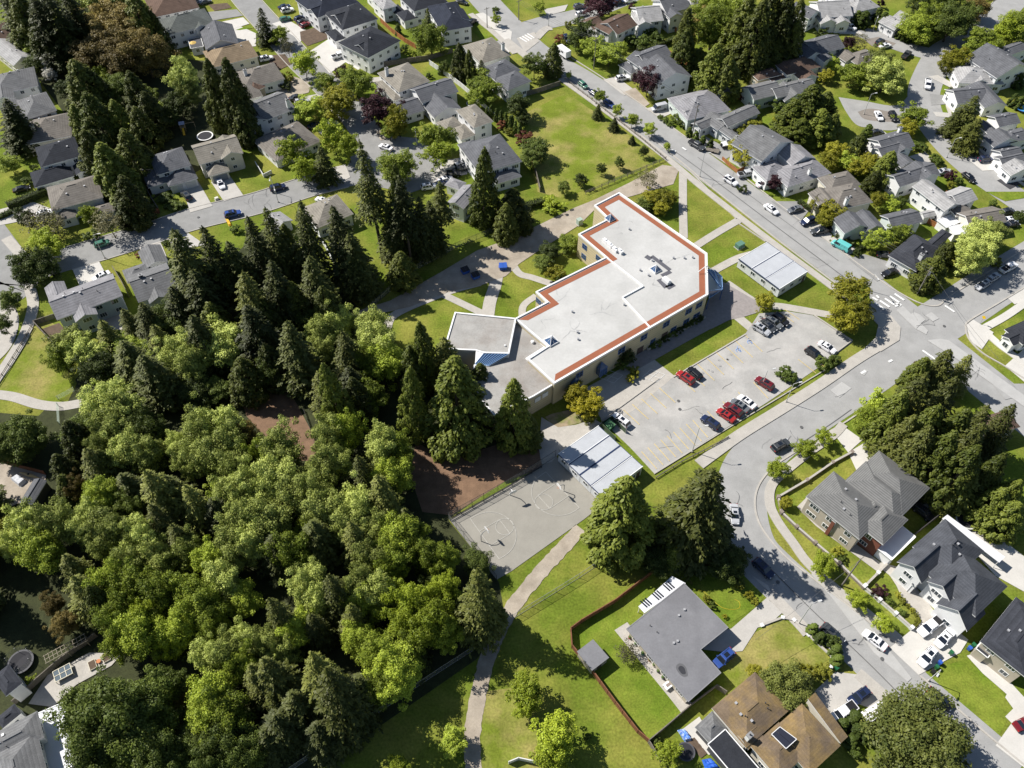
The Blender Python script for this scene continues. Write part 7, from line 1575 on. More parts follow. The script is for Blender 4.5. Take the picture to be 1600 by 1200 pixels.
def wire(label, A, B, sag=.9):
    b = MB()
    P = [A.lerp(B, i / 16) - Vector((0, 0, sag * 4 * (i / 16) * (1 - i / 16))) - A for i in range(17)]
    for p, q in zip(P[:-1], P[1:]): b.tube(p, q, .025, n=4, cap=False)
    o = b.build('power_line', mat('cable', (.10, .10, .105), .5), loc=A); tag(o, label, 'power line', 'overhead power lines')
for i, w_ in enumerate(('near', 'middle', 'far')):
    for a, b_, nm in (('a', 'b', 'between the corner pole and the golden tree pole'), ('b', 'c', 'between the golden tree pole and the transformer pole'), ('c', 'd', 'between the transformer pole and the pole above the field'), ('d', 'e', 'between the field pole and the top crossing pole')):
        wire(f'thin {w_} wire {nm}', PT[a][i], PT[b_][i])
wire('single thin wire from the corner pole across the side street', PT['a'][1], at(1560, 560, 8))
wire('single thin wire crossing the lower street from its pole', PT['g'][1], at(1180, 1000, 6))
for T, bx, by, hx, hy, lb in ((t22, 1125, 425, 1160, 265, 'street lamp on the verge below the car park bays'), (t32, 112, 115, 165, -5, 'street lamp on the verge at the end of the car park'), (t33, 190, 298, 325, 155, 'street lamp beside the dry front lawn'), (t33, 1000, 655, 1060, 620, 'street lamp beside the bins and bright lawn'),
        (t30, 598, 715, 645, 585, 'tall street lamp on the oval island'), (t30, 1115, 985, 1185, 865, 'street lamp on the curved street near the purple shrub'), (t31, 620, 615, 690, 545, 'street lamp beside the crossing'), (t20, 1172, 1105, 1220, 955, 'street lamp opposite the white driving SUV'),
        (t01, 657, 415, 582, 265, 'street lamp in front of the lavender grey house'), (t11, 140, 65, 118, -5, 'street lamp above the forest conifers'), (t10, 1006, 910, 995, 815, 'street lamp at the cul de sac'), (t10, 118, 1205, 85, 1130, 'street lamp below the low brown grey bungalow'), (t30, 655, 195, 668, 160, 'street lamp at the far top street'), (t20, 228, 165, 230, 105, 'street lamp at the top crossing'), (t31, 1240, 830, 1200, 700, 'street lamp on the crossing corner pavement') if 0 else (t32, -40, 15, 0, -90, 'lamp post near the maroon car')):
    b_, h = pole_top(T, bx, by, hx, hy); h = min(max(h, 6), 9.5); hd = at(*T(hx, hy), h); v = hd - b_; v.z = 0
    if v.length < .6: v = Vector((1.5, .3, 0))
    v = v.normalized() * min(max(v.length, 1.4), 2.2); r = empty('street_lamp', b_, 0, lb, 'street lamp', 'street lamps')
    q = MB(); q.tube((0, 0, 0), (0, 0, h - .25), .11, .06, 8); q.tube((0, 0, h - .3), v * .55 + Vector((0, 0, h)), .05, n=6); q.tube(v * .55 + Vector((0, 0, h)), v + Vector((0, 0, h + .03)), .045, n=6); q.build('pole', mat('lamp_pole', (.50, .50, .48), .6), r)
    q = MB(); q.box(v.x, v.y, h + .02, .75, .3, .14, math.atan2(v.y, v.x)); q.build('lamp_head', mat('lamp_head_grey', (.55, .55, .54), .5), r)
    q = MB(); q.box(0, 0, .2, .35, .35, .4); q.build('base', CONC, r)
# basketball hoops
def hoop(label, bp, into):
    b_ = at(*bp); v = at(*into) - b_; v.z = 0; v.normalize(); r = empty('basketball_hoop', b_, math.atan2(v.y, v.x), label, 'basketball hoop', 'basketball hoops')
    q = MB(); q.tube((0, 0, 0), (0, 0, 2.6), .09, n=8); q.tube((0, 0, 2.55), (.55, 0, 3.2), .08, n=8); q.tube((.5, 0, 3.18), (1.35, 0, 3.3), .07, n=8); q.build('post', METAL, r)
    q = MB(); q.add([(1.4 + dx, y, z) for dx in (0, .06) for y, z in ((-.75, 2.95), (.75, 2.95), (.9, 3.3), (.6, 3.85), (-.6, 3.85), (-.9, 3.3))], [(5, 4, 3, 2, 1, 0), (6, 7, 8, 9, 10, 11)] + [(i, (i + 1) % 6, 6 + (i + 1) % 6, 6 + i) for i in range(6)]); q.build('backboard', WHITE, r)
    q = MB()
    for i in range(14): a, c = 2 * math.pi * i / 14, 2 * math.pi * (i + 1) / 14; q.tube((1.72 + .23 * math.cos(a), .23 * math.sin(a), 3.05), (1.72 + .23 * math.cos(c), .23 * math.sin(c), 3.05), .018, n=4, cap=False)
    q.build('rim', mat('hoop_orange', (.5, .12, .02), .5), r)
hoop('white backboard hoop beside the grey white portable', (881, 768), (800, 815)); hoop('white backboard hoop at the shaded left end of the play court', (752, 846), (820, 802)); hoop('white backboard hoop at the back fence of the play court', (797, 774), (812, 800))
# ------------------------------------------------------------------ bins, tanks, cabinets
def skip(label, px, col, ang):
    b_ = at(*px); r = empty('dumpster', b_, ang, label, 'dumpster', 'dumpsters'); q = MB()
    q.hexa([(-.9, -.7, .12), (.9, -.7, .12), (.9, .65, .12), (-.9, .65, .12)], [(-1.05, -.85, 1.15), (1.05, -.85, 1.15), (1.05, .8, 1.45), (-1.05, .8, 1.45)])
    for x in (-1.12, 1.12): q.box(x, 0, .85, .12, .9, .14)
    q.build('body', col, r); q = MB()
    for x in (-.53, .53): q.hexa([(x - .5, -.88, 1.17), (x + .5, -.88, 1.17), (x + .5, .82, 1.47), (x - .5, .82, 1.47)], [(x - .5, -.88, 1.24), (x + .5, -.88, 1.24), (x + .5, .82, 1.54), (x - .5, .82, 1.54)])
    q.build('lid', BLACKPLASTIC if 'black' in label else col, r)
    for x in (-.8, .8):
        for y in (-.55, .5): q = MB(); q.tube((x - .05, y, .1), (x + .05, y, .1), .1, n=8); q.build('wheel', TYRE, r)
skip('blue dumpster with a black lid, left of the close pair on the gravel lane', (727, 426), BLUEPLASTIC, .5); skip('blue dumpster with a black lid, right of the close pair on the gravel lane', (743, 434), BLUEPLASTIC, .5); skip('lone all blue dumpster at the mouth of the concrete path', (786, 420), BLUEPLASTIC, .1); skip('dark green bin with open top in the fenced corner of the car park', (952, 668), mat('dumpster_green', (.06, .16, .07), .5), -.9)
b_ = at(956, 666, 0); r = empty('bin_enclosure', at(958, 672), math.radians(-53), 'timber and mesh bin enclosure at the corner of the car park', 'enclosure'); q = MB()
for x0, y0, x1, y1 in ((-2.4, -1.6, 2.4, -1.6), (-2.4, -1.6, -2.4, 1.6), (-2.4, 1.6, 2.4, 1.6)): q.beam((x0, y0, .8), (x1, y1, .8), .08, 1.5)
q.build('panel', mat('dark_green_panel', (.07, .10, .06), .7), r)
for x, y in ((-2.4, -1.6), (2.4, -1.6), (-2.4, 1.6), (2.4, 1.6)): q = MB(); q.tube((x, y, 0), (x, y, 1.8), .06, n=6); q.build('post', METAL, r)
def cabinet(label, px, sz, m, ang=.6, name='utility_cabinet'):
    r = empty(name, at(*px), ang, label, 'utility box', 'utility boxes'); q = MB(); q.box(0, 0, sz[2] / 2, *sz); q.build('body', m, r); q = MB(); q.box(0, 0, sz[2] + .03, sz[0] + .1, sz[1] + .1, .08); q.build('lid', m, r); q = MB(); q.box(0, 0, .06, sz[0] + .35, sz[1] + .35, .14); q.build('plinth', CONC, r)
    q = MB(); q.box(0, -sz[1] / 2 - .02, sz[2] * .5, sz[0] * .46, .04, sz[2] * .8); q.build('door', m, r)
cabinet('green transformer box on the lawn beside the long portable', (1155, 386), (2.2, 1.5, 1.3), mat('cabinet_green', (.10, .20, .15), .6)); cabinet('pale green cabinet beside the school wall at the gravel lane', (905, 350), (1.4, 1.2, 1.7), mat('cabinet_pale', (.34, .42, .36), .6)); cabinet('small white utility box on the lawn strip by the street', (339, 312), (.9, .7, .7), mat('cabinet_cream', (.6, .58, .5), .6))
_binm = {}
def wheelie(label, px, m, ang=.6):
    b_ = at(*px); r = empty('wheelie_bin', Vector((b_.x, b_.y, .12)), ang, label, 'wheelie bin', 'wheelie bins'); q = MB(); q.hexa([(-.24, -.26, .06), (.24, -.26, .06), (.24, .26, .06), (-.24, .26, .06)], [(-.3, -.34, 1.0), (.3, -.34, 1.0), (.3, .34, 1.0), (-.3, .34, 1.0)]); q.build('body', m, r)
    q = MB(); q.hexa([(-.32, -.38, 1.0), (.32, -.38, 1.0), (.32, .38, 1.0), (-.32, .38, 1.0)], [(-.28, -.32, 1.1), (.28, -.32, 1.08), (.28, .32, 1.08), (-.28, .32, 1.1)]); q.build('lid', m, r)
    for y in (-.28, .28): q = MB(); q.tube((-.24, y - .03, .1), (-.24, y + .03, .1), .1, n=8); q.build('wheel', TYRE, r)
for T, x, y, c, lb in ((t33, 1065, 550, 'b', 'blue wheelie bin beside the white SUV driveway, uppermost of three'), (t33, 1045, 577, 'g', 'green wheelie bin between the blue and black bins at the driveway'), (t33, 1022, 605, 'k', 'black wheelie bin at the kerb end of the driveway row'), (t33, 1135, 487, 'g', 'green wheelie bin alone on the pale concrete strip'), (t33, 1250, 460, 'b', 'blue bin in the dark gap between the two lower right houses'), (t33, 1275, 440, 'g', 'green bin in the gap between the two lower right houses'), (t33, 420, 585, 'g', 'green bin at the end of the clipped kerbside bushes'), (t32, 300, 830, 'b', 'blue bin below the veranda of the grey tiled house, left one'), (t32, 325, 850, 'b', 'blue bin below the veranda of the grey tiled house, middle one'), (t32, 350, 870, 'k', 'black bin below the veranda of the grey tiled house'), (t32, 480, 945, 'g', 'green bin beside the front step of the grey tiled house'), (t31, 500, 1195 - 1200 + 0, 'k', 'black bin behind the taupe house')):
    wheelie(lb, T(x, y), {'b': BLUEPLASTIC, 'g': GREENPLASTIC, 'k': BLACKPLASTIC}[c])
# ------------------------------------------------------------------ trampolines, pools, play things, trailers
def disc(label, px, d, name, rimm, bed, h=.8, cat=None, net=False):
    r = empty(name, at(*px), 0, label, cat or name); q = MB(); R = d / 2
    for i in range(28):
        a, c = 2 * math.pi * i / 28, 2 * math.pi * (i + 1) / 28
        q.hexa([(R * math.cos(t), R * math.sin(t), h - .08) for t in (a, c)] + [(R * .85 * math.cos(t), R * .85 * math.sin(t), h - .08) for t in (c, a)], [(R * math.cos(t), R * math.sin(t), h) for t in (a, c)] + [(R * .85 * math.cos(t), R * .85 * math.sin(t), h) for t in (c, a)])
    q.build('rim', rimm, r); q = MB(); q.add([(R * .86 * math.cos(2 * math.pi * i / 28), R * .86 * math.sin(2 * math.pi * i / 28), h - .03) for i in range(28)], [tuple(range(28))]); q.build('jump_mat' if 'tramp' in name else 'water', bed, r)
    for i in range(6): a = math.pi * i / 3; q = MB(); q.tube((R * .93 * math.cos(a), R * .93 * math.sin(a), 0), (R * .93 * math.cos(a), R * .93 * math.sin(a), h + (1.7 if net else 0)), .035, n=5); q.build('leg', METAL, r)
    if net: q = MB(); q.tube((0, 0, h), (0, 0, h + 1.7), R * .93, n=24, cap=False); q.build('safety_net', CHAIN, r)
disc('round trampoline with a white rim behind the tan gabled house', t00(1285, 862), 5.0, 'trampoline', WHITE, mat('jump_mat', (.03, .03, .035), .8)); disc('round trampoline with a pale rim beside the long white roof strip', t32(1232, 862), 4.4, 'trampoline', mat('pad_pale', (.55, .56, .52), .6), mat('jump_mat', (.03, .03, .035))); disc('netted trampoline in deep shade above the white house at the left edge', t03(140, 545), 4.6, 'trampoline', mat('pad_dark', (.08, .08, .09), .6), mat('jump_mat', (.03, .03, .035)), net=True)
disc('dark trampoline beside the blue tarpaulin at the bottom', t23(1082, 1105), 3.2, 'trampoline', mat('pad_dark', (.08, .08, .09)), mat('jump_mat', (.03, .03, .035))); disc('round blue garden pool at the right edge', t30(1590, 690), 4.5, 'garden_pool', mat('pool_blue', (.05, .18, .5), .4), mat('pool_water', (.06, .30, .55), .1), .9, 'pool'); disc('small dark round pool behind the slate house at the field', t10(1350, 660), 3.6, 'garden_pool', mat('pad_pale', (.55, .56, .52)), mat('jump_mat', (.03, .03, .035)), .9, 'pool')
def sheetthing(name, label, cat, px, h, m, wav=.12):
    P = [at(*p) for p in px]; o = sum(P, Vector()) / len(P); rr_ = random.Random(3); b = MB(); n_ = 8
    for i in range(n_ + 1):
        for j in range(n_ + 1):
            u, v = i / n_, j / n_; p = (P[0] * (1 - u) + P[1] * u) * (1 - v) + (P[3] * (1 - u) + P[2] * u) * v - o; b.v.append((p.x, p.y, (h if 0 < i < n_ and 0 < j < n_ else .14) + rr_.uniform(-wav, wav)))
    for i in range(n_):
        for j in range(n_): k = i * (n_ + 1) + j; b.f.append([k, k + n_ + 1, k + n_ + 2, k + 1]); b.m.append(0)
    return tag(b.build(name, m, loc=o), label, cat)
sheetthing('tarpaulin', 'blue and white patterned tarpaulin beside the glass gazebo', 'tarpaulin', pts(t23, 1030, 965, 1075, 955, 1125, 1030, 1080, 1040), .8, mat('tarp_blue_white', (.06, .20, .65), .5, tint=(.5, .56, .65), nscale=5)); sheetthing('tarpaulin', 'plain blue tarpaulin at the bottom edge', 'tarpaulin', pts(t23, 1185, 1150, 1240, 1140, 1300, 1200, 1210, 1220), .7, mat('tarp_blue', (.03, .12, .55), .45)); sheetthing('ground_mat', 'brown patterned mat between the blue tarpaulins', 'mat', pts(t23, 1090, 1030, 1140, 1010, 1220, 1110, 1180, 1140), .16, SOIL, .02); sheetthing('car_cover', 'grey covered hot tub in the gravel yard at the left edge', 'cover', pts(t02, 70, 600, 115, 570, 175, 610, 130, 650), 1.0, mat('cover_grey', (.50, .51, .53), .7), .05)
# kayak by the gravel yard
r = empty('kayak', at(*t02(185, 572)), 0, 'tan upturned kayak against the gravel yard fence', 'kayak'); q = MB(); A, B = at(*t02(120, 555)) - at(*t02(185, 572)), at(*t02(250, 590)) - at(*t02(185, 572))
for i in range(8):
    w0, w1 = .38 * math.sin(math.pi * (i + .05) / 8.1), .38 * math.sin(math.pi * (i + 1.05) / 8.1); q.tube(A.lerp(B, i / 8) + Vector((0, 0, .25)), A.lerp(B, (i + 1) / 8) + Vector((0, 0, .25)), w0 + .02, w1 + .02, 8)
q.build('hull', mat('kayak_tan', (.55, .40, .18), .4), r); q = MB(); c = A.lerp(B, .5); q.tube(c + Vector((0, 0, .6)), c + Vector((0, 0, .66)), .25, n=10); q.build('cockpit', BLACKPLASTIC, r)
# swing set with a yellow slide
r = empty('play_set', at(*t00(1150, 815)), .3, 'blue roofed play set with yellow slide and swing beam', 'play set'); q = MB()
for x, y in ((-.7, -.7), (.7, -.7), (.7, .7), (-.7, .7)): q.tube((x, y, 0), (x, y, 2.6), .06, n=6)
q.tube((.7, 0, 2.3), (3.6, 0, 2.3), .06, n=6); q.tube((3.6, 0, 2.3), (3.6, -.9, 0), .05, n=6); q.tube((3.6, 0, 2.3), (3.6, .9, 0), .05, n=6); q.box(0, 0, 1.3, 1.5, 1.5, .08); q.build('frame', mat('play_timber', (.32, .26, .17), .8), r)
q = MB(); q.add([(-.85, -.85, 2.5), (.85, -.85, 2.5), (.85, .85, 2.5), (-.85, .85, 2.5), (-.85, 0, 3.2), (.85, 0, 3.2)], [(0, 1, 5, 4), (2, 3, 4, 5), (1, 2, 5), (3, 0, 4)]); q.build('canopy', mat('canopy_blue', (.28, .34, .50), .6), r)
q = MB(); q.hexa([(-.3, -.75, 1.2), (.3, -.75, 1.2), (.3, -2.9, .1), (-.3, -2.9, .1)], [(-.3, -.75, 1.35), (.3, -.75, 1.35), (.3, -2.9, .25), (-.3, -2.9, .25)]); q.build('slide', mat('slide_yellow', (.62, .38, .02), .4), r)
for x in (1.6, 2.7):
    q = MB(); q.tube((x - .2, 0, 2.3), (x - .2, 0, .55), .015, n=4); q.tube((x + .2, 0, 2.3), (x + .2, 0, .55), .015, n=4); q.box(x, 0, .52, .45, .2, .04); q.build('swing', BLACKPLASTIC, r)
# covered trailer, boat, flat trailer, camper
def trailer(label, a, b_, kind):
    A, B = at(*a, .8), at(*b_, .8); v = B - A; c = (A + B) / 2; L = v.length; r = empty({'box': 'covered_trailer', 'flat': 'flatbed_trailer', 'boat': 'boat_trailer'}[kind], (c.x, c.y, .14), math.atan2(v.y, v.x), label, 'trailer' if kind != 'boat' else 'boat')
    W = 2.1; q = MB(); q.box(0, 0, .55, L, W, .14); q.tube((L / 2, 0, .5), (L / 2 + .9, 0, .5), .06, n=6); q.build('chassis', BLACKPLASTIC if kind != 'flat' else GREYWOOD, r)
    for y in (-1, 1): q = MB(); q.tube((-.3, y * 1.0 - .1, .34), (-.3, y * 1.0 + .1, .34), .34, n=12); q.build('wheel', TYRE, r)
    if kind == 'box': q = MB(); q.hexa([(-L / 2, -W / 2, .6), (L / 2 - .5, -W / 2, .6), (L / 2 - .5, W / 2, .6), (-L / 2, W / 2, .6)], [(-L / 2, -W / 2, 2.0), (L / 2 - .5, -W / 2, 2.0), (L / 2 - .5, W / 2, 2.0), (-L / 2, W / 2, 2.0)]); q.add([(L / 2 - .5, -W / 2, .6), (L / 2, 0, .6), (L / 2 - .5, W / 2, .6), (L / 2 - .5, -W / 2, 2.0), (L / 2, 0, 2.0), (L / 2 - .5, W / 2, 2.0)], [(0, 1, 4, 3), (1, 2, 5, 4), (3, 4, 5)]); q.build('body', WHITE, r); q = MB(); q.box(-.2, -.1, 2.03, L * .8, .12, .05); q.box(-.2, .25, 2.03, L * .8, .06, .05); q.build('roof_strap', GREYWOOD, r)
    if kind == 'boat':
        q = MB(); S = [(-L / 2, .9), (-L / 4, 1.0), (L / 6, .95), (L / 2.6, .55), (L / 1.9, .05)]; V = []
        for x, w_ in S: V += [(x, -w_, 1.5), (x, -w_ * .5, .75), (x, w_ * .5, .75), (x, w_, 1.5)]
        q.add(V, [tuple(reversed((i * 4 + j, i * 4 + (j + 1) % 4, i * 4 + 4 + (j + 1) % 4, i * 4 + 4 + j))) for i in range(4) for j in range(4)] + [(0, 1, 2, 3)]); q.build('hull', WHITE, r)
        q = MB(); q.hexa([(-.6, -.6, 1.5), (1.0, -.5, 1.5), (1.0, .5, 1.5), (-.6, .6, 1.5)], [(-.5, -.5, 2.1), (.4, -.45, 2.1), (.4, .45, 2.1), (-.5, .5, 2.1)]); q.build('cabin', DARKGLASS, r); q = MB(); q.box(-L / 2 - .2, 0, 1.3, .4, .4, .9); q.build('outboard_motor', BLACKPLASTIC, r)
trailer('white covered box trailer on the concrete yard at the bottom', t33(590, 900), t33(725, 820), 'box'); trailer('white cabin boat on a trailer beside the orange fence', t20(1310, 915), t20(1395, 895), 'boat'); trailer('flat timber bed trailer behind the dark grey pickup', t20(1295, 945), t20(1220, 925), 'flat')
A, B = at(*t20(345, 352), 1), at(*t20(290, 312), 1); v = B - A; r = empty('camper_van', ((A.x + B.x) / 2, (A.y + B.y) / 2, .16), math.atan2(v.y, v.x), 'white camper truck with blue cab parked on the main street verge', 'camper van'); q = MB(); q.hexa([(-3.2, -1.1, .7), (1.6, -1.1, .7), (1.6, 1.1, .7), (-3.2, 1.1, .7)], [(-3.2, -1.1, 2.9), (2.2, -1.1, 2.9), (2.2, 1.1, 2.9), (-3.2, 1.1, 2.9)]); q.build('body', WHITE, r)
q = MB(); q.hexa([(1.6, -.95, .5), (3.4, -.9, .5), (3.4, .9, .5), (1.6, .95, .5)], [(1.6, -.9, 1.9), (2.4, -.8, 1.9), (2.4, .8, 1.9), (1.6, .9, 1.9)]); q.build('cab', PAINT['navy'], r); q = MB(); q.box(-1, -1.11, 2.1, 1.2, .06, .6); q.box(-1, 1.11, 2.1, 1.2, .06, .6); q.build('window', DARKGLASS, r)
for x in (-1.8, 2.4):
    for y in (-.95, .95): q = MB(); q.tube((x, y - .12, .4), (x, y + .12, .4), .4, n=12); q.build('wheel', TYRE, r)
# garden: cold frame, raised beds, pergola, parasol, gate, sign, solar panels
r = empty('cold_frame', at(*t03(405, 615)), math.radians(33), 'white framed glass cold frame in the bottom left garden', 'cold frame'); q = MB()
for x in (-1.5, -.5, .5, 1.5): q.beam((x, -1.1, .95), (x, 1.1, .95), .1, .1)
for y in (-1.1, 0, 1.1): q.beam((-1.55, y, .96), (1.55, y, .96), .1, .1)
for x, y in ((-1.5, -1.1), (1.5, -1.1), (1.5, 1.1), (-1.5, 1.1)): q.tube((x, y, 0), (x, y, .95), .06, n=5)
q.build('frame', mat('frame_cream', (.62, .58, .45), .6), r); q = MB(); q.box(0, 0, .92, 2.95, 2.15, .02); q.build('pane', mat('cold_glass', (.10, .13, .15), .1, spec=.7), r)
for (x, y, lb) in ((583, 560, 'brown raised garden bed beside the cold frame'), (668, 512, 'brown raised garden bed beside the orange bucket')):
    r = empty('raised_bed', at(*t03(x, y)), math.radians(33), lb, 'raised bed', 'raised beds'); q = MB(); q.box(0, 0, .25, 1.3, 1.8, .5); q.build('frame', mat('frame_cream', (.62, .58, .45)), r); q = MB(); q.box(0, 0, .51, 1.14, 1.64, .04); q.build('soil', SOIL, r)
r = empty('bucket', at(*t03(622, 538)), 0, 'round orange tub between the raised garden beds', 'tub'); q = MB(); q.tube((0, 0, .1), (0, 0, .5), .32, .38, 12); q.build('body', mat('orange_plastic', (.5, .17, .05), .6), r); q = MB(); q.tube((0, 0, .5), (0, 0, .54), .41, n=12); q.build('rim', mat('orange_plastic', (.5, .17, .05)), r)
r = empty('pergola', at(*t03(440, 480)), math.radians(35), 'weathered timber pergola along the bottom left garden fence', 'pergola'); q = MB()
for i in range(11): q.beam((-3.6 + .72 * i, -.9, 2.3), (-3.6 + .72 * i, .9, 2.3), .06, .1)
for y in (-.8, 0, .8): q.beam((-3.8, y, 2.2), (3.8, y, 2.2), .08, .12)
q.build('roof_slats', mat('pale_timber', (.33, .29, .22), .85), r)
for x in (-3.5, 0, 3.5):
    for y in (-.8, .8): q = MB(); q.tube((x, y, 0), (x, y, 2.2), .07, n=6); q.build('post', mat('pale_timber', (.33, .29, .22)), r)
r = empty('parasol', at(*t00(1215, 300), 2.8), 0, 'yellow parasol on the deck of the blue grey gabled house', 'parasol'); q = MB(); q.tube((0, 0, 0), (0, 0, 2.2), .03, n=6); q.build('pole', METAL, r); q = MB(); q.add([(1.2 * math.cos(i * math.pi / 4), 1.2 * math.sin(i * math.pi / 4), 1.9) for i in range(8)] + [(0, 0, 2.35)], [(i, (i + 1) % 8, 8) for i in range(8)] + [tuple(range(7, -1, -1))]); q.build('canopy', mat('parasol_yellow', (.62, .42, .12), .7), r)
r = empty('path_gate', at(*t02(372, 128)), 0, 'pale metal barrier gate across the footpath at the forest edge', 'gate'); q = MB(); o = at(*t02(372, 128))
for px in ((375, 255), (368, 100), (470, 45)):
    p = at(*t02(*px)) - o; q.tube((p.x, p.y, 0), (p.x, p.y, 1.4), .07, n=6)
q.build('post', mat('gate_green', (.42, .50, .42), .5), r) if 0 else None
for px in ((375, 255), (368, 140), (368, 100), (470, 45)):
    p = at(*t02(*px)) - o; k = MB(); k.tube((p.x, p.y, 0), (p.x, p.y, 1.5), .07, n=6); k.build('post', mat('gate_green', (.42, .50, .42), .5), r)
for pa, pb in (((375, 255), (368, 140)), ((368, 100), (470, 45))):
    A, B = at(*t02(*pa)) - o, at(*t02(*pb)) - o; k = MB()
    for z in (.35, .7, 1.05, 1.4): k.tube(A + Vector((0, 0, z)), B + Vector((0, 0, z)), .04, n=5)
    k.build('rail', mat('gate_green', (.42, .50, .42)), r)
b_ = at(*t31(1322, 828)); r = empty('road_sign', b_, 0, 'yellow diamond road sign on the grass by the crossing', 'road sign'); q = MB(); q.tube((0, 0, 0), (0, 0, 2.9), .04, n=6); q.build('post', METAL, r)
q = MB(); d = Vector((-.8, -.6, 0)).normalized(); s = Vector((-d.y, d.x, 0)); c = Vector((0, 0, 2.6)); q.hexa([c + s * .55 + d * .05, c + Vector((0, 0, .55)) + d * .05, c - s * .55 + d * .05, c - Vector((0, 0, .55)) + d * .05], [c + s * .55 + d * .09, c + Vector((0, 0, .55)) + d * .09, c - s * .55 + d * .09, c - Vector((0, 0, .55)) + d * .09]); q.build('sign_plate', mat('sign_yellow', (.72, .48, .01), .5), r)
def fixture(name, label, cat, px, z, build, mats):
    p = at(*px, z); r = empty(name, p, 0, label, cat)
    for nm, fn, m in zip(build[0::2], build[1::2], mats): q = MB(); fn(q); q.build(nm, m, r)
zz = 6.15; Pn = [at(*G(x, y), zz) for x, y in ((830, 670), (905, 605), (1055, 715), (960, 800))]; o = sum(Pn, Vector()) / 4
r = empty('solar_panel', o, 0, 'pair of dark solar panels on the brown mossy roof', 'solar panel')
for a0, a1 in ((0, .49), (.51, 1)):
    q = MB(); K = [Pn[0].lerp(Pn[1], a0), Pn[0].lerp(Pn[1], a1), Pn[3].lerp(Pn[2], a1), Pn[3].lerp(Pn[2], a0)]; q.hexa([k - o for k in K], [k - o + Vector((0, 0, .08)) for k in K]); q.build('panel', mat('solar_cells', (.03, .032, .045), .15, spec=.7), r)
q = MB()
for i in range(4): q.beam(Pn[i] - o + Vector((0, 0, .03)), Pn[(i + 1) % 4] - o + Vector((0, 0, .03)), .1, .16)
q.build('frame', WHITE, r)
for i in range(4): q = MB(); k = Pn[i].lerp(o, .1) - o; q.tube((k.x, k.y, -1.6), (k.x, k.y, 0), .05, n=5); q.build('support', METAL, r)
sheetthing('play_slide', 'yellow fallen play panel on the lawn above the tall conifers', 'play panel', pts(t01, 1408, 170, 1425, 165, 1450, 210, 1432, 218), .5, mat('slide_yellow', (.62, .38, .02)), .03)
for x, y, lb in ((1050, 90, 'small dark monument stone') if 0 else (425, 570, 'pile of pale rubble beside the school hall'),):
    pass
tree('shrub', *t01(1470, 232), 17, 2.2)
# bench-like and patio things beside the flat bungalow
rr = random.Random(11)
for i, (x, y, c) in enumerate(((735, 390, 'red'), (770, 430, 'white'), (815, 488, 'green'), (860, 530, 'terracotta'), (885, 562, 'cream'), (912, 600, 'dark'), (940, 640, 'grey'))):
    r = empty('plant_pot', at(*t23(x, y)), rr.uniform(0, 3), f'{c} plant pot on the narrow terrace of the flat bungalow', 'plant pot', 'pots on the bungalow terrace'); q = MB(); q.tube((0, 0, .12), (0, 0, .65), .25, .36, 10); q.build('pot', mat('pot_' + c, {'red': (.35, .06, .04), 'white': (.7, .7, .68), 'green': (.1, .3, .2), 'terracotta': (.4, .17, .08), 'cream': (.6, .52, .4), 'dark': (.06, .06, .07), 'grey': (.35, .35, .36)}[c], .7), r)
    q = MB(); q.dome(0, 0, .62, .33, .33, .4, 8, 3); q.build('plant', mat('pot_plant', (.07, .11, .03), .9, noise=.4, nscale=6), r)
r = empty('fire_pit_table', at(*t23(972, 690)), .6, 'white framed patio heater table at the end of the bungalow terrace', 'table'); q = MB(); q.box(0, 0, .85, 1.7, 1.2, .12); q.build('tabletop', WHITE, r); q = MB(); q.box(0, 0, .93, .9, .5, .06); q.build('burner', mat('burner', (.25, .2, .18), .8), r)
for x in (-.75, .75):
    for y in (-.5, .5): q = MB(); q.box(x, y, .43, .1, .1, .78); q.build('leg', WHITE, r)
b = MB(); P = [at(*t23(x, y)) for x, y in ((1165, 90), (1200, 100), (1300, 190), (1370, 210), (1420, 200), (1420, 165), (1390, 145))]; o = P[0].copy(); P = smooth_line([p - o for p in P], 6)
for p, q_ in zip(P[:-1], P[1:]): b.tube(p + Vector((0, 0, .06)), q_ + Vector((0, 0, .06)), .04, n=5, cap=False)
tag(b.build('garden_hose', mat('hose_yellow', (.5, .36, .03), .5), loc=o), 'yellow garden hose curling on the shaded lawn', 'hose')
# white long roof strip beside the dark slate house
b_ = [D(670, 365), D(730, 320), D(1385, 800), D(1320, 865)]
flatroof('lean_to_roof', 'lean-to roof', 'long white lean to roof behind the dark slate house', b_, 2.8, ROOFS['ribbed'], legs=True)
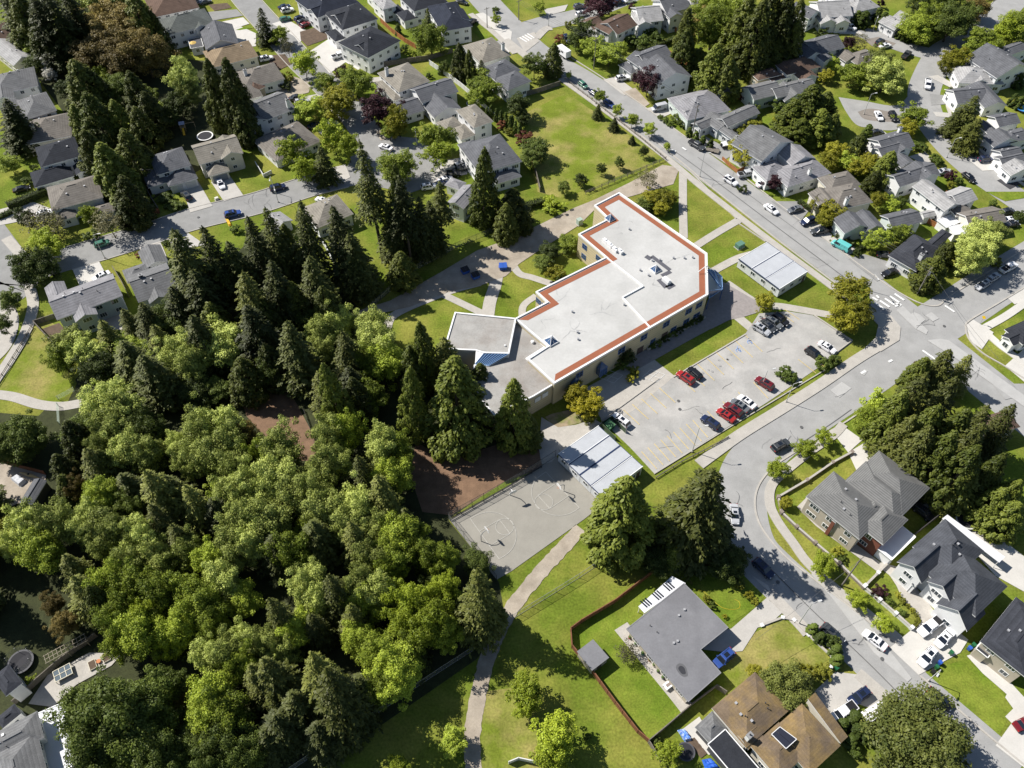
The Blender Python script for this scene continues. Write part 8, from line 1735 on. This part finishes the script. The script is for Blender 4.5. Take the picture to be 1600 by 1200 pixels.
# ------------------------------------------------------------------ labels of trees and shrubs: what they are and what they stand beside
LANDMARKS += [('the blue bins', 735, 425), ('the play court', 800, 830), ('the brown fence corner', 895, 990), ('the gravel path', 755, 1050), ('the reddish dirt clearing', 720, 745), ('the brown dirt trail', 440, 650), ('the car park', 1140, 610),
    ('the crossing', 1385, 478), ('the grass field', 920, 220), ('the cul de sac', 630, 260), ('the round dirt bed', 490, 52), ('the garden planters', 145, 1035), ('the path gate', 95, 640), ('the loop street island', 1375, 182), ('the teal van', 1313, 385),
    ('the yellow street sign', 1527, 495), ('the covered trailer', 1362, 1112), ('the street bend', 1190, 780), ('the trampoline by the tan house', 321, 214), ('the white pickup at the top', 530, 88), ('the boat on its trailer', 1137, 226)]
LANDMARKS = [(p if p.startswith('the ') else 'the ' + p.split(' with ')[0].split(' beside ')[0], x, y) for p, x, y in LANDMARKS]
_dir = ['right of', 'behind and right of', 'behind', 'behind and left of', 'left of', 'in front and left of', 'in front of', 'in front and right of']
_ord = ['', 'second ', 'third ', 'fourth ', 'fifth ', 'sixth ', 'seventh ', 'eighth ', 'ninth ', 'tenth ', 'eleventh ', 'twelfth ']
_bins = {}
_fo = [t for t in TREES]
for t in TREES:
    o, desc, x, y, dd, h, cat, grp, full = t
    c = sorted(LANDMARKS, key=lambda L: (L[1] - x) ** 2 + ((L[2] - y) * 1.25) ** 2)[0]
    a = math.degrees(math.atan2(c[2] - y, x - c[1])) % 360; k = int(((a + 22.5) % 360) // 45)
    dist = math.hypot(c[1] - x, c[2] - y)
    _bins.setdefault((desc, k, c[0]), []).append((dist, t))
for (desc, k, lm), L in _bins.items():
    L.sort(key=lambda q: q[0]); n = len(L)
    for i, (dist, t) in enumerate(L):
        o, _, x, y, dd, h, cat, grp, full = t
        lb = f'{desc} {_dir[k]} {lm}' if n == 1 else f'{desc} {_dir[k]} {lm}, ' + ('nearest it' if i == 0 else 'farthest from it' if i == n - 1 else _ord[min(i, 11)] + 'nearest it')
        wds = lb.split()
        if len(wds) > 16: lb = lb.replace('in front and ', 'below ').replace('behind and ', 'above ')
        if len(lb.split()) > 16: lb = ' '.join(w_ for w_ in lb.split() if w_ not in ('the', 'a', 'with'))
        if len(lb.split()) > 16: lb = lb.replace(' leaved', '').replace('from it', '').replace('tall ', '').replace('small ', '')
        if len(lb.split()) > 16: lb = ' '.join(lb.split(',')[0].split()[:13]) + ', ' + ('nearest' if i == 0 else 'farthest' if i == n - 1 else _ord[min(i, 11)] + 'nearest')
        tag(o, lb, cat, grp)
_seen = {}
for o in [t[0] for t in TREES]: _seen[o['label']] = _seen.get(o['label'], 0) + 1
print('objects', len(bpy.data.objects), 'same labels', [k for k, v in _seen.items() if v > 1][:10])
